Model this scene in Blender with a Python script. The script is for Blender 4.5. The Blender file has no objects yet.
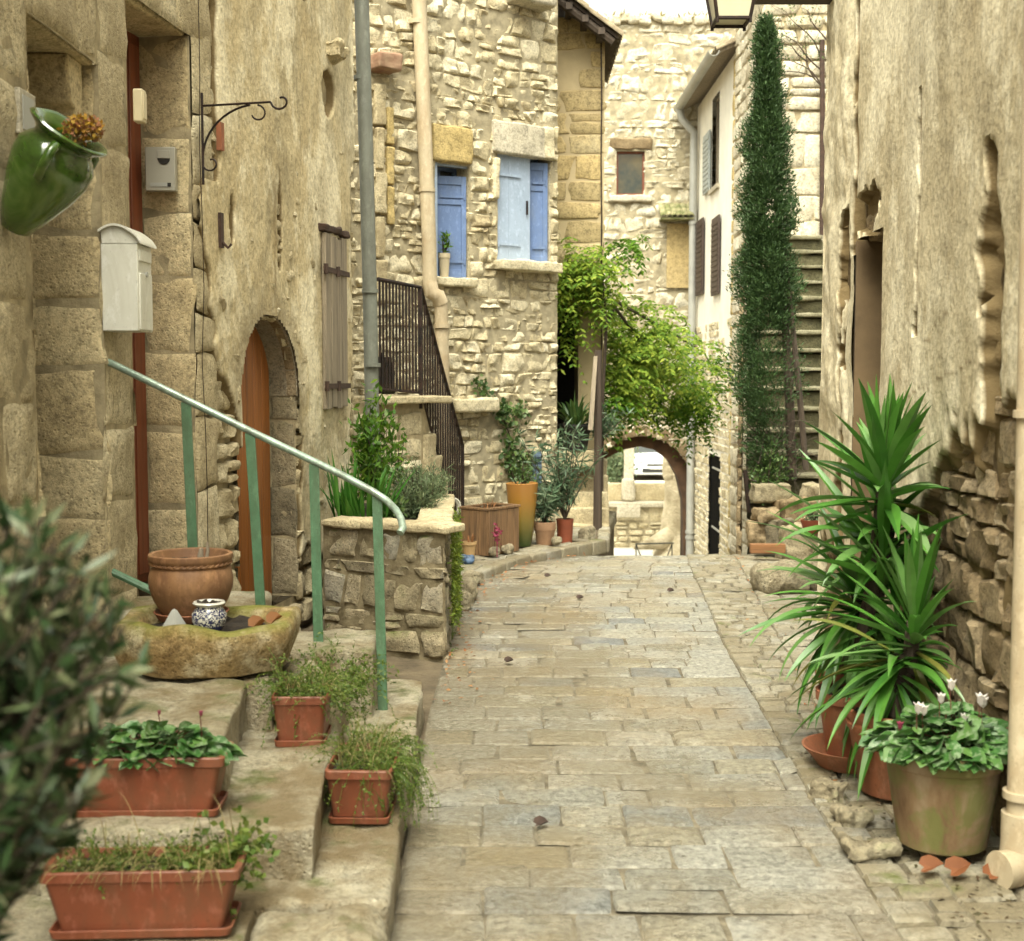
import bpy, math, random
import numpy as np
from mathutils import Vector, Matrix

random.seed(7)
RNG = np.random.default_rng(11)
SC = bpy.context.scene
COL = SC.collection

# ------------------------------------------------------------------ camera, sky, sun, exposure
EYE = 1.65
F = 1300.0
PITCH = math.atan(94.5 / F)
cam = bpy.data.cameras.new("camera")
cam.sensor_fit = 'HORIZONTAL'
cam.sensor_width = 36.0
cam.lens = 36.0 * F / 1024.0
cam.clip_start = 0.05
cam.clip_end = 2000
cam.dof.use_dof = True
cam.dof.focus_distance = 7.6
cam.dof.aperture_fstop = 3.7
camo = bpy.data.objects.new("camera", cam)
COL.objects.link(camo)
camo.location = (0, 0, EYE)
camo.rotation_euler = (math.radians(90) - PITCH, 0, 0)
SC.camera = camo

SUN_EL, SUN_AZ = math.radians(60), math.radians(196)     # azimuth clockwise from +Y
world = bpy.data.worlds.new("World")
SC.world = world
world.use_nodes = True
wn = world.node_tree
bg = wn.nodes["Background"]
sky = wn.nodes.new("ShaderNodeTexSky")
sky.sky_type = 'NISHITA'
sky.sun_disc = False
sky.sun_elevation = SUN_EL
sky.sun_rotation = SUN_AZ
sky.air_density = 1.0
sky.dust_density = 6.0
sky.ozone_density = 0.5
hs = wn.nodes.new("ShaderNodeHueSaturation")
hs.inputs['Saturation'].default_value = 0.12
wm = wn.nodes.new("ShaderNodeMix"); wm.data_type = 'RGBA'; wm.blend_type = 'MULTIPLY'
wm.inputs[0].default_value = 1.0
wm.inputs[7].default_value = (1.0, 0.985, 0.835, 1)
wn.links.new(sky.outputs[0], hs.inputs['Color'])
wn.links.new(hs.outputs[0], wm.inputs[6])
wn.links.new(wm.outputs[2], bg.inputs[0])
bg.inputs[1].default_value = 0.15
sl = bpy.data.lights.new("sun", 'SUN')
sl.energy = 1.5
sl.angle = math.radians(40)
sl.color = (1.0, 0.965, 0.83)
so = bpy.data.objects.new("sun", sl)
COL.objects.link(so)
_sd = Vector((math.sin(SUN_AZ) * math.cos(SUN_EL), math.cos(SUN_AZ) * math.cos(SUN_EL), math.sin(SUN_EL)))
so.rotation_euler = _sd.to_track_quat('Z', 'Y').to_euler()
SC.view_settings.view_transform = 'Standard'
SC.view_settings.look = 'None'
SC.view_settings.gamma = 1.0
SC.view_settings.use_curve_mapping = False
SC.view_settings.exposure = 1.72
SC.render.engine = 'CYCLES'
SC.cycles.max_bounces = 8
SC.cycles.diffuse_bounces = 3
SC.cycles.use_denoising = True

# ------------------------------------------------------------------ pixel to world
_cp, _sp = math.cos(PITCH), math.sin(PITCH)
def ray(px, py):
    u, v = (px - 512) / F, -(py - 470.5) / F
    return np.array([u, _cp + v * _sp, -_sp + v * _cp])
def wp(px, py, Y):                       # the point at depth Y
    r = ray(px, py); k = Y / r[1]
    return np.array([r[0] * k, Y, EYE + r[2] * k])
def gp(px, py, z=0.0):                   # the point at height z
    r = ray(px, py); k = (z - EYE) / r[2]
    return np.array([r[0] * k, r[1] * k, z])

# ------------------------------------------------------------------ numeric noise
def _hash(i, seed):
    h = (i[..., 0] * 374761393 + i[..., 1] * 668265263 + i[..., 2] * 2147483647 + seed * 974634541) & 0xffffffff
    h = ((h ^ (h >> 13)) * 1274126177) & 0xffffffff
    h = (h ^ (h >> 16)) & 0xffffffff
    return h / 4294967295.0 * 2 - 1
def vnoise(p, seed=0):
    p = np.asarray(p, float)
    i = np.floor(p).astype(np.int64); f = p - i
    f = f * f * (3 - 2 * f)
    r = 0
    for dx in (0, 1):
        for dy in (0, 1):
            for dz in (0, 1):
                w = (f[..., 0] if dx else 1 - f[..., 0]) * (f[..., 1] if dy else 1 - f[..., 1]) * (f[..., 2] if dz else 1 - f[..., 2])
                r = r + w * _hash(i + np.array([dx, dy, dz]), seed)
    return r
def fbm(p, seed=0, oct=4):
    p = np.asarray(p, float); r = 0; a = 0.5
    for k in range(oct):
        r = r + a * vnoise(p * (2 ** k), seed + k * 31); a *= 0.5
    return r
def n1(x, seed=0):
    x = np.asarray(x, float)
    return vnoise(np.stack([x, x * 0 + 0.5, x * 0 + 0.5], -1), seed)
def sstep(a, b, x):
    t = np.clip((x - a) / (b - a), 0, 1)
    return t * t * (3 - 2 * t)
def rot2(v, a):
    c, s = math.cos(a), math.sin(a)
    return np.array([v[0] * c - v[1] * s, v[0] * s + v[1] * c])
def unit(v):
    v = np.asarray(v, float)
    return v / (np.linalg.norm(v, axis=-1, keepdims=True) + 1e-9)

# ------------------------------------------------------------------ mesh builder
class MB:
    def __init__(s):
        s.V = []; s.P = []; s.M = []; s.A = []; s.n = 0
    def add(s, V, Fs, m=0, a=0.0):
        V = np.asarray(V, float).reshape(-1, 3)
        if isinstance(Fs, np.ndarray):
            Fs = [Fs]
        else:
            d = {}
            for f in Fs:
                d.setdefault(len(f), []).append(f)
            Fs = [np.array(x) for x in d.values()]
        for f in Fs:
            if len(f):
                s.P.append(f.astype(np.int64) + s.n); s.M.append(m)
        s.V.append(V)
        s.A.append(np.broadcast_to(np.asarray(a, float), (len(V),)))
        s.n += len(V)
        return s
    def box(s, c, d, rz=0.0, m=0, R=None):
        d = np.array(d, float) / 2
        v = np.array([[x, y, z] for x in (-1, 1) for y in (-1, 1) for z in (-1, 1)], float) * d
        if rz:
            cc, ss = math.cos(rz), math.sin(rz)
            v = v @ np.array([[cc, ss, 0], [-ss, cc, 0], [0, 0, 1]])
        if R is not None:
            v = v @ np.array(R).T
        return s.add(v + np.array(c), [(0, 1, 3, 2), (4, 6, 7, 5), (0, 4, 5, 1), (2, 3, 7, 6), (0, 2, 6, 4), (1, 5, 7, 3)], m)
    def tube(s, pts, r, n=8, m=0, cap=True, closed=False):
        pts = np.array(pts, float); k = len(pts)
        r = np.broadcast_to(np.asarray(r, float), (k,))
        if closed:
            T = np.roll(pts, -1, 0) - np.roll(pts, 1, 0)
        else:
            T = np.gradient(pts, axis=0)
        T = unit(T)
        up = np.array([0, 0, 1.0]) if abs(T[0][2]) < 0.9 else np.array([1.0, 0, 0])
        N = []
        prev = unit(np.cross(np.cross(T[0], up), T[0]))
        for t in T:
            prev = unit(prev - t * np.dot(prev, t)); N.append(prev)
        N = np.array(N); B = np.cross(T, N)
        a = np.arange(n) * 2 * math.pi / n
        V = pts[:, None] + r[:, None, None] * (np.cos(a)[None, :, None] * N[:, None] + np.sin(a)[None, :, None] * B[:, None])
        fs = []
        for i in range(k if closed else k - 1):
            i2 = (i + 1) % k
            for j in range(n):
                j2 = (j + 1) % n
                fs.append((i * n + j, i * n + j2, i2 * n + j2, i2 * n + j))
        V = V.reshape(-1, 3)
        if cap and not closed:
            fs.append(tuple(range(n - 1, -1, -1))); fs.append(tuple(range((k - 1) * n, k * n)))
        return s.add(V, fs, m)
    def lathe(s, prof, c=(0, 0, 0), n=32, m=0, R=None, wob=0.0, seed=0):
        prof = np.array(prof, float); k = len(prof)
        a = np.arange(n) * 2 * math.pi / n
        V = np.zeros((k, n, 3))
        V[:, :, 0] = prof[:, :1] * np.cos(a); V[:, :, 1] = prof[:, :1] * np.sin(a); V[:, :, 2] = prof[:, 1:]
        V = V.reshape(-1, 3)
        if wob:
            V = V * (1 + wob * vnoise(V * 9, seed)[:, None])
        if R is not None:
            V = V @ np.array(R).T
        fs = [(i * n + j, i * n + (j + 1) % n, (i + 1) * n + (j + 1) % n, (i + 1) * n + j) for i in range(k - 1) for j in range(n)]
        return s.add(V + np.array(c), fs, m)
    def disc(s, c, r, n=24, m=0, R=None, amp=0.0):
        a = np.arange(n) * 2 * math.pi / n
        rr = np.array([0.0, 0.35, 0.7, 1.0]) * r
        V = np.zeros((4, n, 3)); V[:, :, 0] = rr[:, None] * np.cos(a); V[:, :, 1] = rr[:, None] * np.sin(a)
        V[:, :, 2] = amp * RNG.standard_normal((4, n)); V[0, :, 2] = 0
        V = V.reshape(-1, 3)
        if R is not None:
            V = V @ np.array(R).T
        fs = [(i * n + j, i * n + (j + 1) % n, (i + 1) * n + (j + 1) % n, (i + 1) * n + j) for i in range(3) for j in range(n)]
        return s.add(V + np.array(c), fs, m)
    def prism(s, poly, z0, z1, m=0, cap=True):
        poly = np.array(poly, float); n = len(poly)
        V = np.concatenate([np.c_[poly, np.full(n, z0)], np.c_[poly, np.full(n, z1)]])
        fs = [(i, (i + 1) % n, n + (i + 1) % n, n + i) for i in range(n)]
        if cap:
            fs += [tuple(range(n - 1, -1, -1)), tuple(range(n, 2 * n))]
        return s.add(V, fs, m)
    def extr(s, poly3, vec, m=0):                    # a flat outline in space pulled along a vector
        p = np.array(poly3, float); n = len(p)
        V = np.concatenate([p, p + np.array(vec)])
        fs = [(i, (i + 1) % n, n + (i + 1) % n, n + i) for i in range(n)] + [tuple(range(n - 1, -1, -1)), tuple(range(n, 2 * n))]
        return s.add(V, fs, m)
    def rbox(s, c, d, r=0.03, n=8, amp=0.01, fr=6.0, seed=0, rz=0.0, m=0, taper=0.0, R=None):   # worn block
        d = np.array(d, float) / 2; r = min(r, d.min() * 0.98)
        g = [np.unique(np.r_[np.linspace(-h, -h + r, 4), np.linspace(-h + r, h - r, max(2, int(n * h / d.max()) + 1)), np.linspace(h - r, h, 4)]) for h in d]
        allV = []; fs = []; base = 0
        for ax in range(3):
            a1, a2 = [(1, 2), (2, 0), (0, 1)][ax]
            for sg in (-1, 1):
                A, B = np.meshgrid(g[a1], g[a2], indexing='ij')
                P = np.zeros(A.shape + (3,)); P[..., a1] = A; P[..., a2] = B; P[..., ax] = sg * d[ax]
                na, nb = A.shape
                for i in range(na - 1):
                    for j in range(nb - 1):
                        q = [base + i * nb + j, base + (i + 1) * nb + j, base + (i + 1) * nb + j + 1, base + i * nb + j + 1]
                        fs.append(q if sg > 0 else q[::-1])
                allV.append(P.reshape(-1, 3)); base += na * nb
        P = np.concatenate(allV)
        key, inv = np.unique(np.round(P, 6), axis=0, return_inverse=True)
        inv = inv.reshape(-1)
        P = key
        q = np.clip(P, -(d - r), d - r); D = P - q
        P = q + unit(D) * r
        nr = unit(P - q)
        if taper:
            P[:, :2] *= (1 - taper * (P[:, 2:3] / d[2] * 0.5 + 0.5))
        if amp:
            P = P + nr * (amp * 2 * fbm((P + np.array(c)) * fr + seed * 7.3, seed))[:, None]
        if rz:
            cc, ss = math.cos(rz), math.sin(rz)
            P = P @ np.array([[cc, ss, 0], [-ss, cc, 0], [0, 0, 1]])
        if R is not None:
            P = P @ np.array(R).T
        F_ = inv[np.array(fs)]
        return s.add(P + np.array(c), F_, m)
    def build(s, name, mat, parent=None, origin=None, smooth=35, bevel=0.0, **tags):
        V = np.concatenate(s.V)
        if parent is not None:
            o0 = np.array(WORLD[parent.name])
        elif origin is not None:
            o0 = np.array(origin, float)
        else:
            o0 = np.zeros(3)
        me = bpy.data.meshes.new(name)
        nl = sum(p.size for p in s.P); npoly = sum(len(p) for p in s.P)
        me.vertices.add(len(V)); me.vertices.foreach_set("co", (V - o0).astype(np.float32).ravel())
        me.loops.add(nl); me.polygons.add(npoly)
        me.loops.foreach_set("vertex_index", np.concatenate([p.ravel() for p in s.P]).astype(np.int32))
        sizes = np.concatenate([np.full(len(p), p.shape[1]) for p in s.P])
        me.polygons.foreach_set("loop_start", np.r_[0, np.cumsum(sizes)[:-1]].astype(np.int32))
        me.polygons.foreach_set("material_index", np.concatenate([np.full(len(p), m) for p, m in zip(s.P, s.M)]).astype(np.int32))
        me.update(calc_edges=True)
        A = np.concatenate(s.A)
        if A.any():
            at = me.attributes.new("mask", 'FLOAT', 'POINT'); at.data.foreach_set("value", A.astype(np.float32))
        me.validate()
        if smooth:
            me.polygons.foreach_set("use_smooth", np.ones(len(me.polygons), bool))
            if smooth < 180:
                me.set_sharp_from_angle(angle=math.radians(smooth))
        for mm in (mat if isinstance(mat, (list, tuple)) else [mat]):
            me.materials.append(mm)
        o = bpy.data.objects.new(name, me)
        COL.objects.link(o)
        if parent is not None:
            o.parent = parent
            WORLD[o.name] = tuple(o0)
        else:
            o.location = tuple(o0); WORLD[o.name] = tuple(o0)
        if bevel:
            b = o.modifiers.new("bevel", 'BEVEL'); b.width = bevel; b.segments = 2; b.limit_method = 'ANGLE'
        for k, v in tags.items():
            o[k] = v
        return o
WORLD = {}
def thing(name, label, category, loc=(0, 0, 0), group=None):
    o = bpy.data.objects.new(name, None)
    COL.objects.link(o); o.location = tuple(float(x) for x in loc)
    o.empty_display_size = 0.1
    o["label"] = label; o["category"] = category
    if group: o["group"] = group
    WORLD[o.name] = tuple(float(x) for x in loc)
    return o

# ------------------------------------------------------------------ leaves
def leaves(mb, P, D, N, L, W, fold=0.15, m=0):
    P = np.asarray(P, float); D = unit(D); n = len(P)
    S = unit(np.cross(D, N)); N2 = np.cross(S, D)
    L = np.broadcast_to(np.asarray(L, float), (n,))[:, None]; W = np.broadcast_to(np.asarray(W, float), (n,))[:, None]
    v = np.stack([P, P + D * L * .45 + S * W / 2 + N2 * W * fold, P + D * L, P + D * L * .45 - S * W / 2 + N2 * W * fold], 1)
    i = np.arange(n)[:, None] * 4
    f = np.concatenate([i + np.array([[0, 1, 2]]), i + np.array([[0, 2, 3]])])
    return mb.add(v.reshape(-1, 3), f, m)
def round_leaves(mb, P, D, N, L, m=0, heart=True, cup=.12):
    P = np.asarray(P, float); D = unit(D); n = len(P)
    S = unit(np.cross(D, N)); N2 = np.cross(S, D)
    o = np.array([[0.12, 0, 0], [-0.08, .25, .1], [.12, .48, .5], [.5, .46, .7], [.8, .25, .5], [1.05, 0, -.1], [.8, -.25, .5], [.5, -.46, .7], [.12, -.48, .5], [-.08, -.25, .1], [.5, 0, -.3]])
    L = np.broadcast_to(np.asarray(L, float), (n,))[:, None, None]
    v = P[:, None] + L * (o[None, :, :1] * D[:, None] + o[None, :, 1:2] * S[:, None] + cup * o[None, :, 2:] * N2[:, None])
    i = np.arange(n)[:, None] * 11
    f = np.concatenate([i + np.array([[a, (a + 1) % 10, 10]]) for a in range(10)])
    return mb.add(v.reshape(-1, 3), f, m)
def ribbon(mb, base, d0, L, W, droop=0.4, seg=8, fold=0.25, m=0, twist=0.0, taper=0.12, mid=0.35):
    d = unit(np.array(d0, float)); p = np.array(base, float); rows = []
    side = unit(np.cross(d, [0, 0, 1.0]) + 1e-6)
    if abs(d[2]) > .98:
        a = random.random() * 6.28; side = np.array([math.cos(a), math.sin(a), 0])
    for i in range(seg + 1):
        t = i / seg
        w = W * (taper + (1 - taper) * min(1, t / mid) ** .7) if t < mid else W * (1 - ((t - mid) / (1 - mid)) ** 1.6)
        w = max(w, W * .02)
        up = unit(np.cross(side, d))
        tw = twist * t
        s2 = side * math.cos(tw) + up * math.sin(tw)
        rows += [p - s2 * w / 2 + up * w * fold, p, p + s2 * w / 2 + up * w * fold]
        p = p + d * L / seg
        d = unit(d + np.array([0, 0, -1.0]) * droop * t * 2 / seg)
        side = unit(side - d * np.dot(side, d))
    fs = []
    for i in range(seg):
        a = i * 3
        fs += [(a, a + 1, a + 4, a + 3), (a + 1, a + 2, a + 5, a + 4)]
    return mb.add(np.array(rows), np.array(fs), m)
def rdir(n, up=0.0, spread=1.0):
    v = RNG.standard_normal((n, 3)) * spread; v[:, 2] += up
    return unit(v)
def blob_pts(n, c, r, shell=0.5):
    v = unit(RNG.standard_normal((n, 3)))
    k = (shell + (1 - shell) * RNG.random(n)) ** (1 / 1.5)
    return np.array(c) + v * k[:, None] * np.array(r)

# ------------------------------------------------------------------ masonry
G9 = np.array([-1, -.94, -.78, -.42, 0, .42, .78, .94, 1.0]); G7 = np.array([-1, -.9, -.5, 0, .5, .9, 1.0]); G5 = np.array([-1, -.8, 0, .8, 1.0])
def blocked(holes, a, b):
    out = []
    for h in holes:
        if h[0] == 'r':
            _, s0, s1, t0, t1 = h
            if min(b, t1) - max(a, t0) > .35 * (b - a): out.append((s0, s1))
        else:                                          # ('a', s0, s1, t0, spring): round-headed
            _, s0, s1, t0, ts = h
            mid = (a + b) / 2; r = (s1 - s0) / 2
            if mid < t0: continue
            if mid < ts: out.append((s0, s1))
            elif mid < ts + r:
                w = math.sqrt(max(r * r - (mid - ts) ** 2, 0)); out.append(((s0 + s1) / 2 - w, (s0 + s1) / 2 + w))
    return sorted(out)
def inhole(holes, s, t):
    k = np.zeros(s.shape, bool)
    for h in holes:
        if h[0] == 'r':
            k |= (s > h[1]) & (s < h[2]) & (t > h[3]) & (t < h[4])
        else:
            r = (h[2] - h[1]) / 2; c = (h[1] + h[2]) / 2
            k |= (s > h[1]) & (s < h[2]) & (t > h[3]) & (t < h[4])
            k |= ((s - c) ** 2 + (t - h[4]) ** 2 < r * r) & (t >= h[4])
    return k
def stones(mb, mapf, s0, s1, t0, t1, hr=(.08, .16), lr=(.1, .28), depth=.03, gap=.012, holes=(), seed=1, G=G7, wob=.02, rnd=.3, amp=.008, keep=None, m=0, tilt=.3, sink=.012, swob=0.0, base=0.0, pe=8):
    rg = random.Random(seed)
    Q = []
    t = t0; k = 0
    while t < t1 - 1e-4:
        h = rg.uniform(*hr); h = min(h, t1 - t)
        if t1 - t - h < hr[0] * .6: h = t1 - t
        segs = []; cur = s0
        for (a, b) in blocked(holes, t, t + h):
            if a > cur: segs.append((cur, min(a, s1)))
            cur = max(cur, b)
        if cur < s1: segs.append((cur, s1))
        for (a, b) in segs:
            if b - a < .02: continue
            cuts = [a]; x = a
            while True:
                l = rg.uniform(*lr) * (0.7 + .6 * h / hr[1])
                if x + l > b - lr[0] * .6: break
                x += l; cuts.append(x)
            cuts.append(b)
            off = [0] + [rg.uniform(-tilt, tilt) * h * .5 for _ in cuts[1:-1]] + [0]
            for i in range(len(cuts) - 1):
                l0 = cuts[i]; l1 = cuts[i + 1]
                if rg.random() < .16 and h > hr[0] * 1.3 and l1 - l0 > lr[0]:      # two thin stones on top of each other
                    f = rg.uniform(.4, .6)
                    Q.append((l0, l1, off[i], off[i + 1], t, h, 0, f, k, rg.random()))
                    Q.append((l0, l1, off[i], off[i + 1], t, h, f, 1, k, rg.random()))
                else:
                    Q.append((l0, l1, off[i], off[i + 1], t, h, 0, 1, k, rg.random()))
        t += h; k += 1
    if not Q: return mb
    Q = np.array(Q)
    if keep is not None:
        Q = Q[keep((Q[:, 0] + Q[:, 1]) / 2, Q[:, 4] + Q[:, 5] / 2)]
        if not len(Q): return mb
    n = len(Q); g = len(G)
    U, V = np.meshgrid(G, G, indexing='ij')
    c = rnd
    u = U * np.sqrt(1 - c * V ** 2 / 2) ; v = V * np.sqrt(1 - c * U ** 2 / 2)
    u = np.broadcast_to(u, (n, g, g)).copy(); v = np.broadcast_to(v, (n, g, g)).copy()
    q = lambda i: Q[:, i][:, None, None]
    sc_ = np.minimum(q(1) - q(0), q(5))
    jit = .19
    sd = (np.arange(n) * 13.7)[:, None, None]
    P0 = np.stack([u * 1.1 + sd, v * 1.1 + sd * .37, 0 * u + seed], -1)
    u = u + jit * vnoise(P0, seed) ; v = v + jit * vnoise(P0 + 55.5, seed)
    a = (u + 1) / 2; b = (v + 1) / 2
    gs = gap / np.maximum(q(1) - q(0), .02); gt = gap / q(5) / np.maximum(q(7) - q(6), .3)
    a = gs / 2 + a * (1 - gs); b = gt / 2 + b * (1 - gt)
    b = q(6) + (q(7) - q(6)) * b
    S = q(0) + (q(1) - q(0)) * a + (q(2) * (1 - a) + q(3) * a) * (b - .5)
    lo = q(4) + wob * n1(S * 2.3 + q(8) * 19.1, seed) * (q(8) > 0)
    hi = q(4) + q(5) + wob * n1(S * 2.3 + (q(8) + 1) * 19.1, seed)
    T = lo + (hi - lo) * b
    e = np.maximum(np.abs(U), np.abs(V))[None]
    D = depth * (.55 + .9 * q(9)) * (1 - e ** pe) - sink * (e ** (2 * pe))
    pn = np.stack([S * 14, T * 14, sd + 0 * S], -1)
    D = D + amp * (2 * fbm(pn, seed + 3, 3) + 1.2 * np.abs(vnoise(pn * .8 + 31, seed + 9)) - .4) * (1 - e ** 8)
    tl = RNG.uniform(-1, 1, (n, 1, 1)) * U[None] + RNG.uniform(-1, 1, (n, 1, 1)) * V[None]
    D = D + base + tl * depth * .25
    W = mapf(S.ravel(), T.ravel(), D.ravel())
    idx = np.arange(g * g).reshape(g, g)
    f = np.stack([idx[:-1, :-1], idx[1:, :-1], idx[1:, 1:], idx[:-1, 1:]], -1).reshape(-1, 4)
    Fs = (np.arange(n)[:, None, None] * g * g + f[None]).reshape(-1, 4)
    return mb.add(W, Fs, m)
def sheet(mb, mapf, s0, s1, t0, t1, step=.1, holes=(), d=None, a=None, m=0, tstep=None, cut=None):
    sv = np.linspace(s0, s1, max(2, int(round((s1 - s0) / step)) + 1)); tv = np.linspace(t0, t1, max(2, int(round((t1 - t0) / (tstep or step))) + 1))
    for h in holes:
        sv = np.r_[sv, h[1], h[2]]; tv = np.r_[tv, h[3], h[4]]
    sv = np.unique(np.round(sv[(sv >= s0) & (sv <= s1)], 5)); tv = np.unique(np.round(tv[(tv >= t0) & (tv <= t1)], 5))
    S, T = np.meshgrid(sv, tv, indexing='ij')
    D = d(S, T) if callable(d) else np.full(S.shape, d or 0.0)
    A = a(S, T) if a is not None else 0 * S
    V = mapf(S.ravel(), T.ravel(), D.ravel())
    ni, nj = S.shape
    idx = np.arange(ni * nj).reshape(ni, nj)
    f = np.stack([idx[:-1, :-1], idx[1:, :-1], idx[1:, 1:], idx[:-1, 1:]], -1)
    cs = (S[:-1, :-1] + S[1:, 1:]) / 2; ct = (T[:-1, :-1] + T[1:, 1:]) / 2
    k = ~inhole(holes, cs, ct)
    if cut is not None: k &= ~cut(cs, ct)
    return mb.add(V, f[k], m, A.ravel())
def plane_map(o, ds, nrm, lean=0.0):                   # o: (x, y) start; ds: unit (x, y); nrm: unit (x, y) outward
    o = np.array(o, float); ds = np.array(ds, float); nrm = np.array(nrm, float)
    def f(s, t, d):
        xy = o + np.outer(s, ds) + np.outer(d - lean * t, nrm)
        return np.c_[xy, t]
    return f
def arch_ring(mb, mapf, sc, ts, r0, r1, n=9, d0=-.05, d1=.02, gap=.012, m=0, seed=0, a0=0.0, a1=math.pi):
    rg = random.Random(seed)
    for i in range(n):
        b0 = a0 + (a1 - a0) * i / n + gap / 2 / r1; b1 = a0 + (a1 - a0) * (i + 1) / n - gap / 2 / r1
        rr = r1 + rg.uniform(-.04, .04) * (r1 - r0) * 3; dd = d1 + rg.uniform(-.006, .006)
        A = np.linspace(b0, b1, 4)
        V = []
        for (r, d) in ((r0, d0), (r0, dd - .006), (r0 + .012, dd), (rr - .012, dd), (rr, dd - .006), (rr, d0)):
            V.append(mapf(sc - r * np.cos(A), ts + r * np.sin(A), np.full(4, d)))
        V = np.concatenate(V); fs = []
        for k in range(5):
            for j in range(3):
                fs.append((k * 4 + j, k * 4 + j + 1, (k + 1) * 4 + j + 1, (k + 1) * 4 + j))
        fs.append((0, 4, 8, 12, 16, 20)); fs.append((23, 19, 15, 11, 7, 3))
        mb.add(V, fs, m)
    return mb
def fbox(mb, mapf, s0, s1, t0, t1, d0, d1, m=0):        # a box laid out on a wall
    V = mapf(np.array([s0, s1, s1, s0] * 2), np.array([t0, t0, t1, t1] * 2), np.array([d0] * 4 + [d1] * 4))
    return mb.add(V, [(3, 2, 1, 0), (4, 5, 6, 7), (0, 1, 5, 4), (1, 2, 6, 5), (2, 3, 7, 6), (3, 0, 4, 7)], m)
def frock(mb, mapf, s, t, d, ds, dt, dd, seed=0, r=.02, amp=.006, m=0, n=8, fr=8.0):     # a worn block laid out on a wall
    t_ = MB(); t_.rbox((s, d, t), (ds, dd, dt), r, n, amp, fr, seed)
    V = t_.V[0]
    return mb.add(mapf(V[:, 0], V[:, 2], V[:, 1]), t_.P[0][:, ::-1], m)

# ------------------------------------------------------------------ materials
class N:
    def __init__(s, name):
        s.m = bpy.data.materials.new(name); s.m.use_nodes = True
        s.t = s.m.node_tree; s.t.nodes.clear()
    def a(s, typ, ins=None, **pr):
        nd = s.t.nodes.new("ShaderNode" + typ)
        for k, v in pr.items(): setattr(nd, k, v)
        for k, v in (ins or {}).items():
            if isinstance(v, bpy.types.NodeSocket): s.t.links.new(v, nd.inputs[k])
            elif isinstance(v, bpy.types.Node): s.t.links.new(v.outputs[0], nd.inputs[k])
            else: nd.inputs[k].default_value = v
        return nd
    def co(s, scale=(1, 1, 1)):
        if not hasattr(s, 'tc'): s.tc = s.a('TexCoord').outputs['Object']
        if scale == (1, 1, 1): return s.tc
        return s.a('Mapping', {'Vector': s.tc, 'Scale': scale}).outputs[0]
    def noise(s, sc=5, det=5, scale=(1, 1, 1), rough=.6, dist=0.0):
        return s.a('TexNoise', {'Vector': s.co(scale), 'Scale': sc, 'Detail': det, 'Roughness': rough, 'Distortion': dist}).outputs[0]
    def ramp(s, f, stops):
        r = s.a('ValToRGB', {'Fac': f}); e = r.color_ramp.elements
        rgba = lambda c: (c[0], c[1], c[2], 1) if hasattr(c, '__len__') else (c, c, c, 1)
        e.remove(e[1]); e[0].position = stops[0][0]; e[0].color = rgba(stops[0][1])
        for p, c in stops[1:]:
            el = e.new(p); el.color = rgba(c)
        return r.outputs[0]
    def mix(s, f, a, b, mode='MIX'):
        n = s.a('Mix', data_type='RGBA', blend_type=mode)
        for i, v in ((0, f), (6, a), (7, b)):
            if isinstance(v, bpy.types.NodeSocket): s.t.links.new(v, n.inputs[i])
            elif i == 0: n.inputs[i].default_value = v
            else: n.inputs[i].default_value = (v[0], v[1], v[2], 1)
        return n.outputs[2]
    def mth(s, op, a, b=0.0, c=0.0):
        return s.a('Math', {0: a, 1: b, 2: c}, operation=op).outputs[0]
    def isl(s): return s.a('NewGeometry').outputs['Random Per Island']
    def attr(s, nm): return s.a('Attribute', attribute_name=nm).outputs['Fac']
    def end(s, col, rough=.8, bump=None, bs=.3, bd=.02, spec=.5, metal=0.0, trans=0.0, coat=0.0, **kw):
        b = s.a('BsdfPrincipled', {'Base Color': col if isinstance(col, bpy.types.NodeSocket) else (*col, 1), 'Roughness': rough, 'Metallic': metal, 'Specular IOR Level': spec, 'Coat Weight': coat})
        for k, v in kw.items(): b.inputs[k].default_value = v
        if bump is not None:
            bn = s.a('Bump', {'Height': bump, 'Strength': bs, 'Distance': bd}); s.t.links.new(bn.outputs[0], b.inputs['Normal'])
        o = s.a('OutputMaterial')
        sh = b.outputs[0]
        if trans:
            tr = s.a('BsdfTranslucent', {'Color': col if isinstance(col, bpy.types.NodeSocket) else (*col, 1)})
            sh = s.a('MixShader', {0: trans, 1: sh, 2: tr.outputs[0]}).outputs[0]
        s.t.links.new(sh, o.inputs[0])
        return s.m
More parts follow.
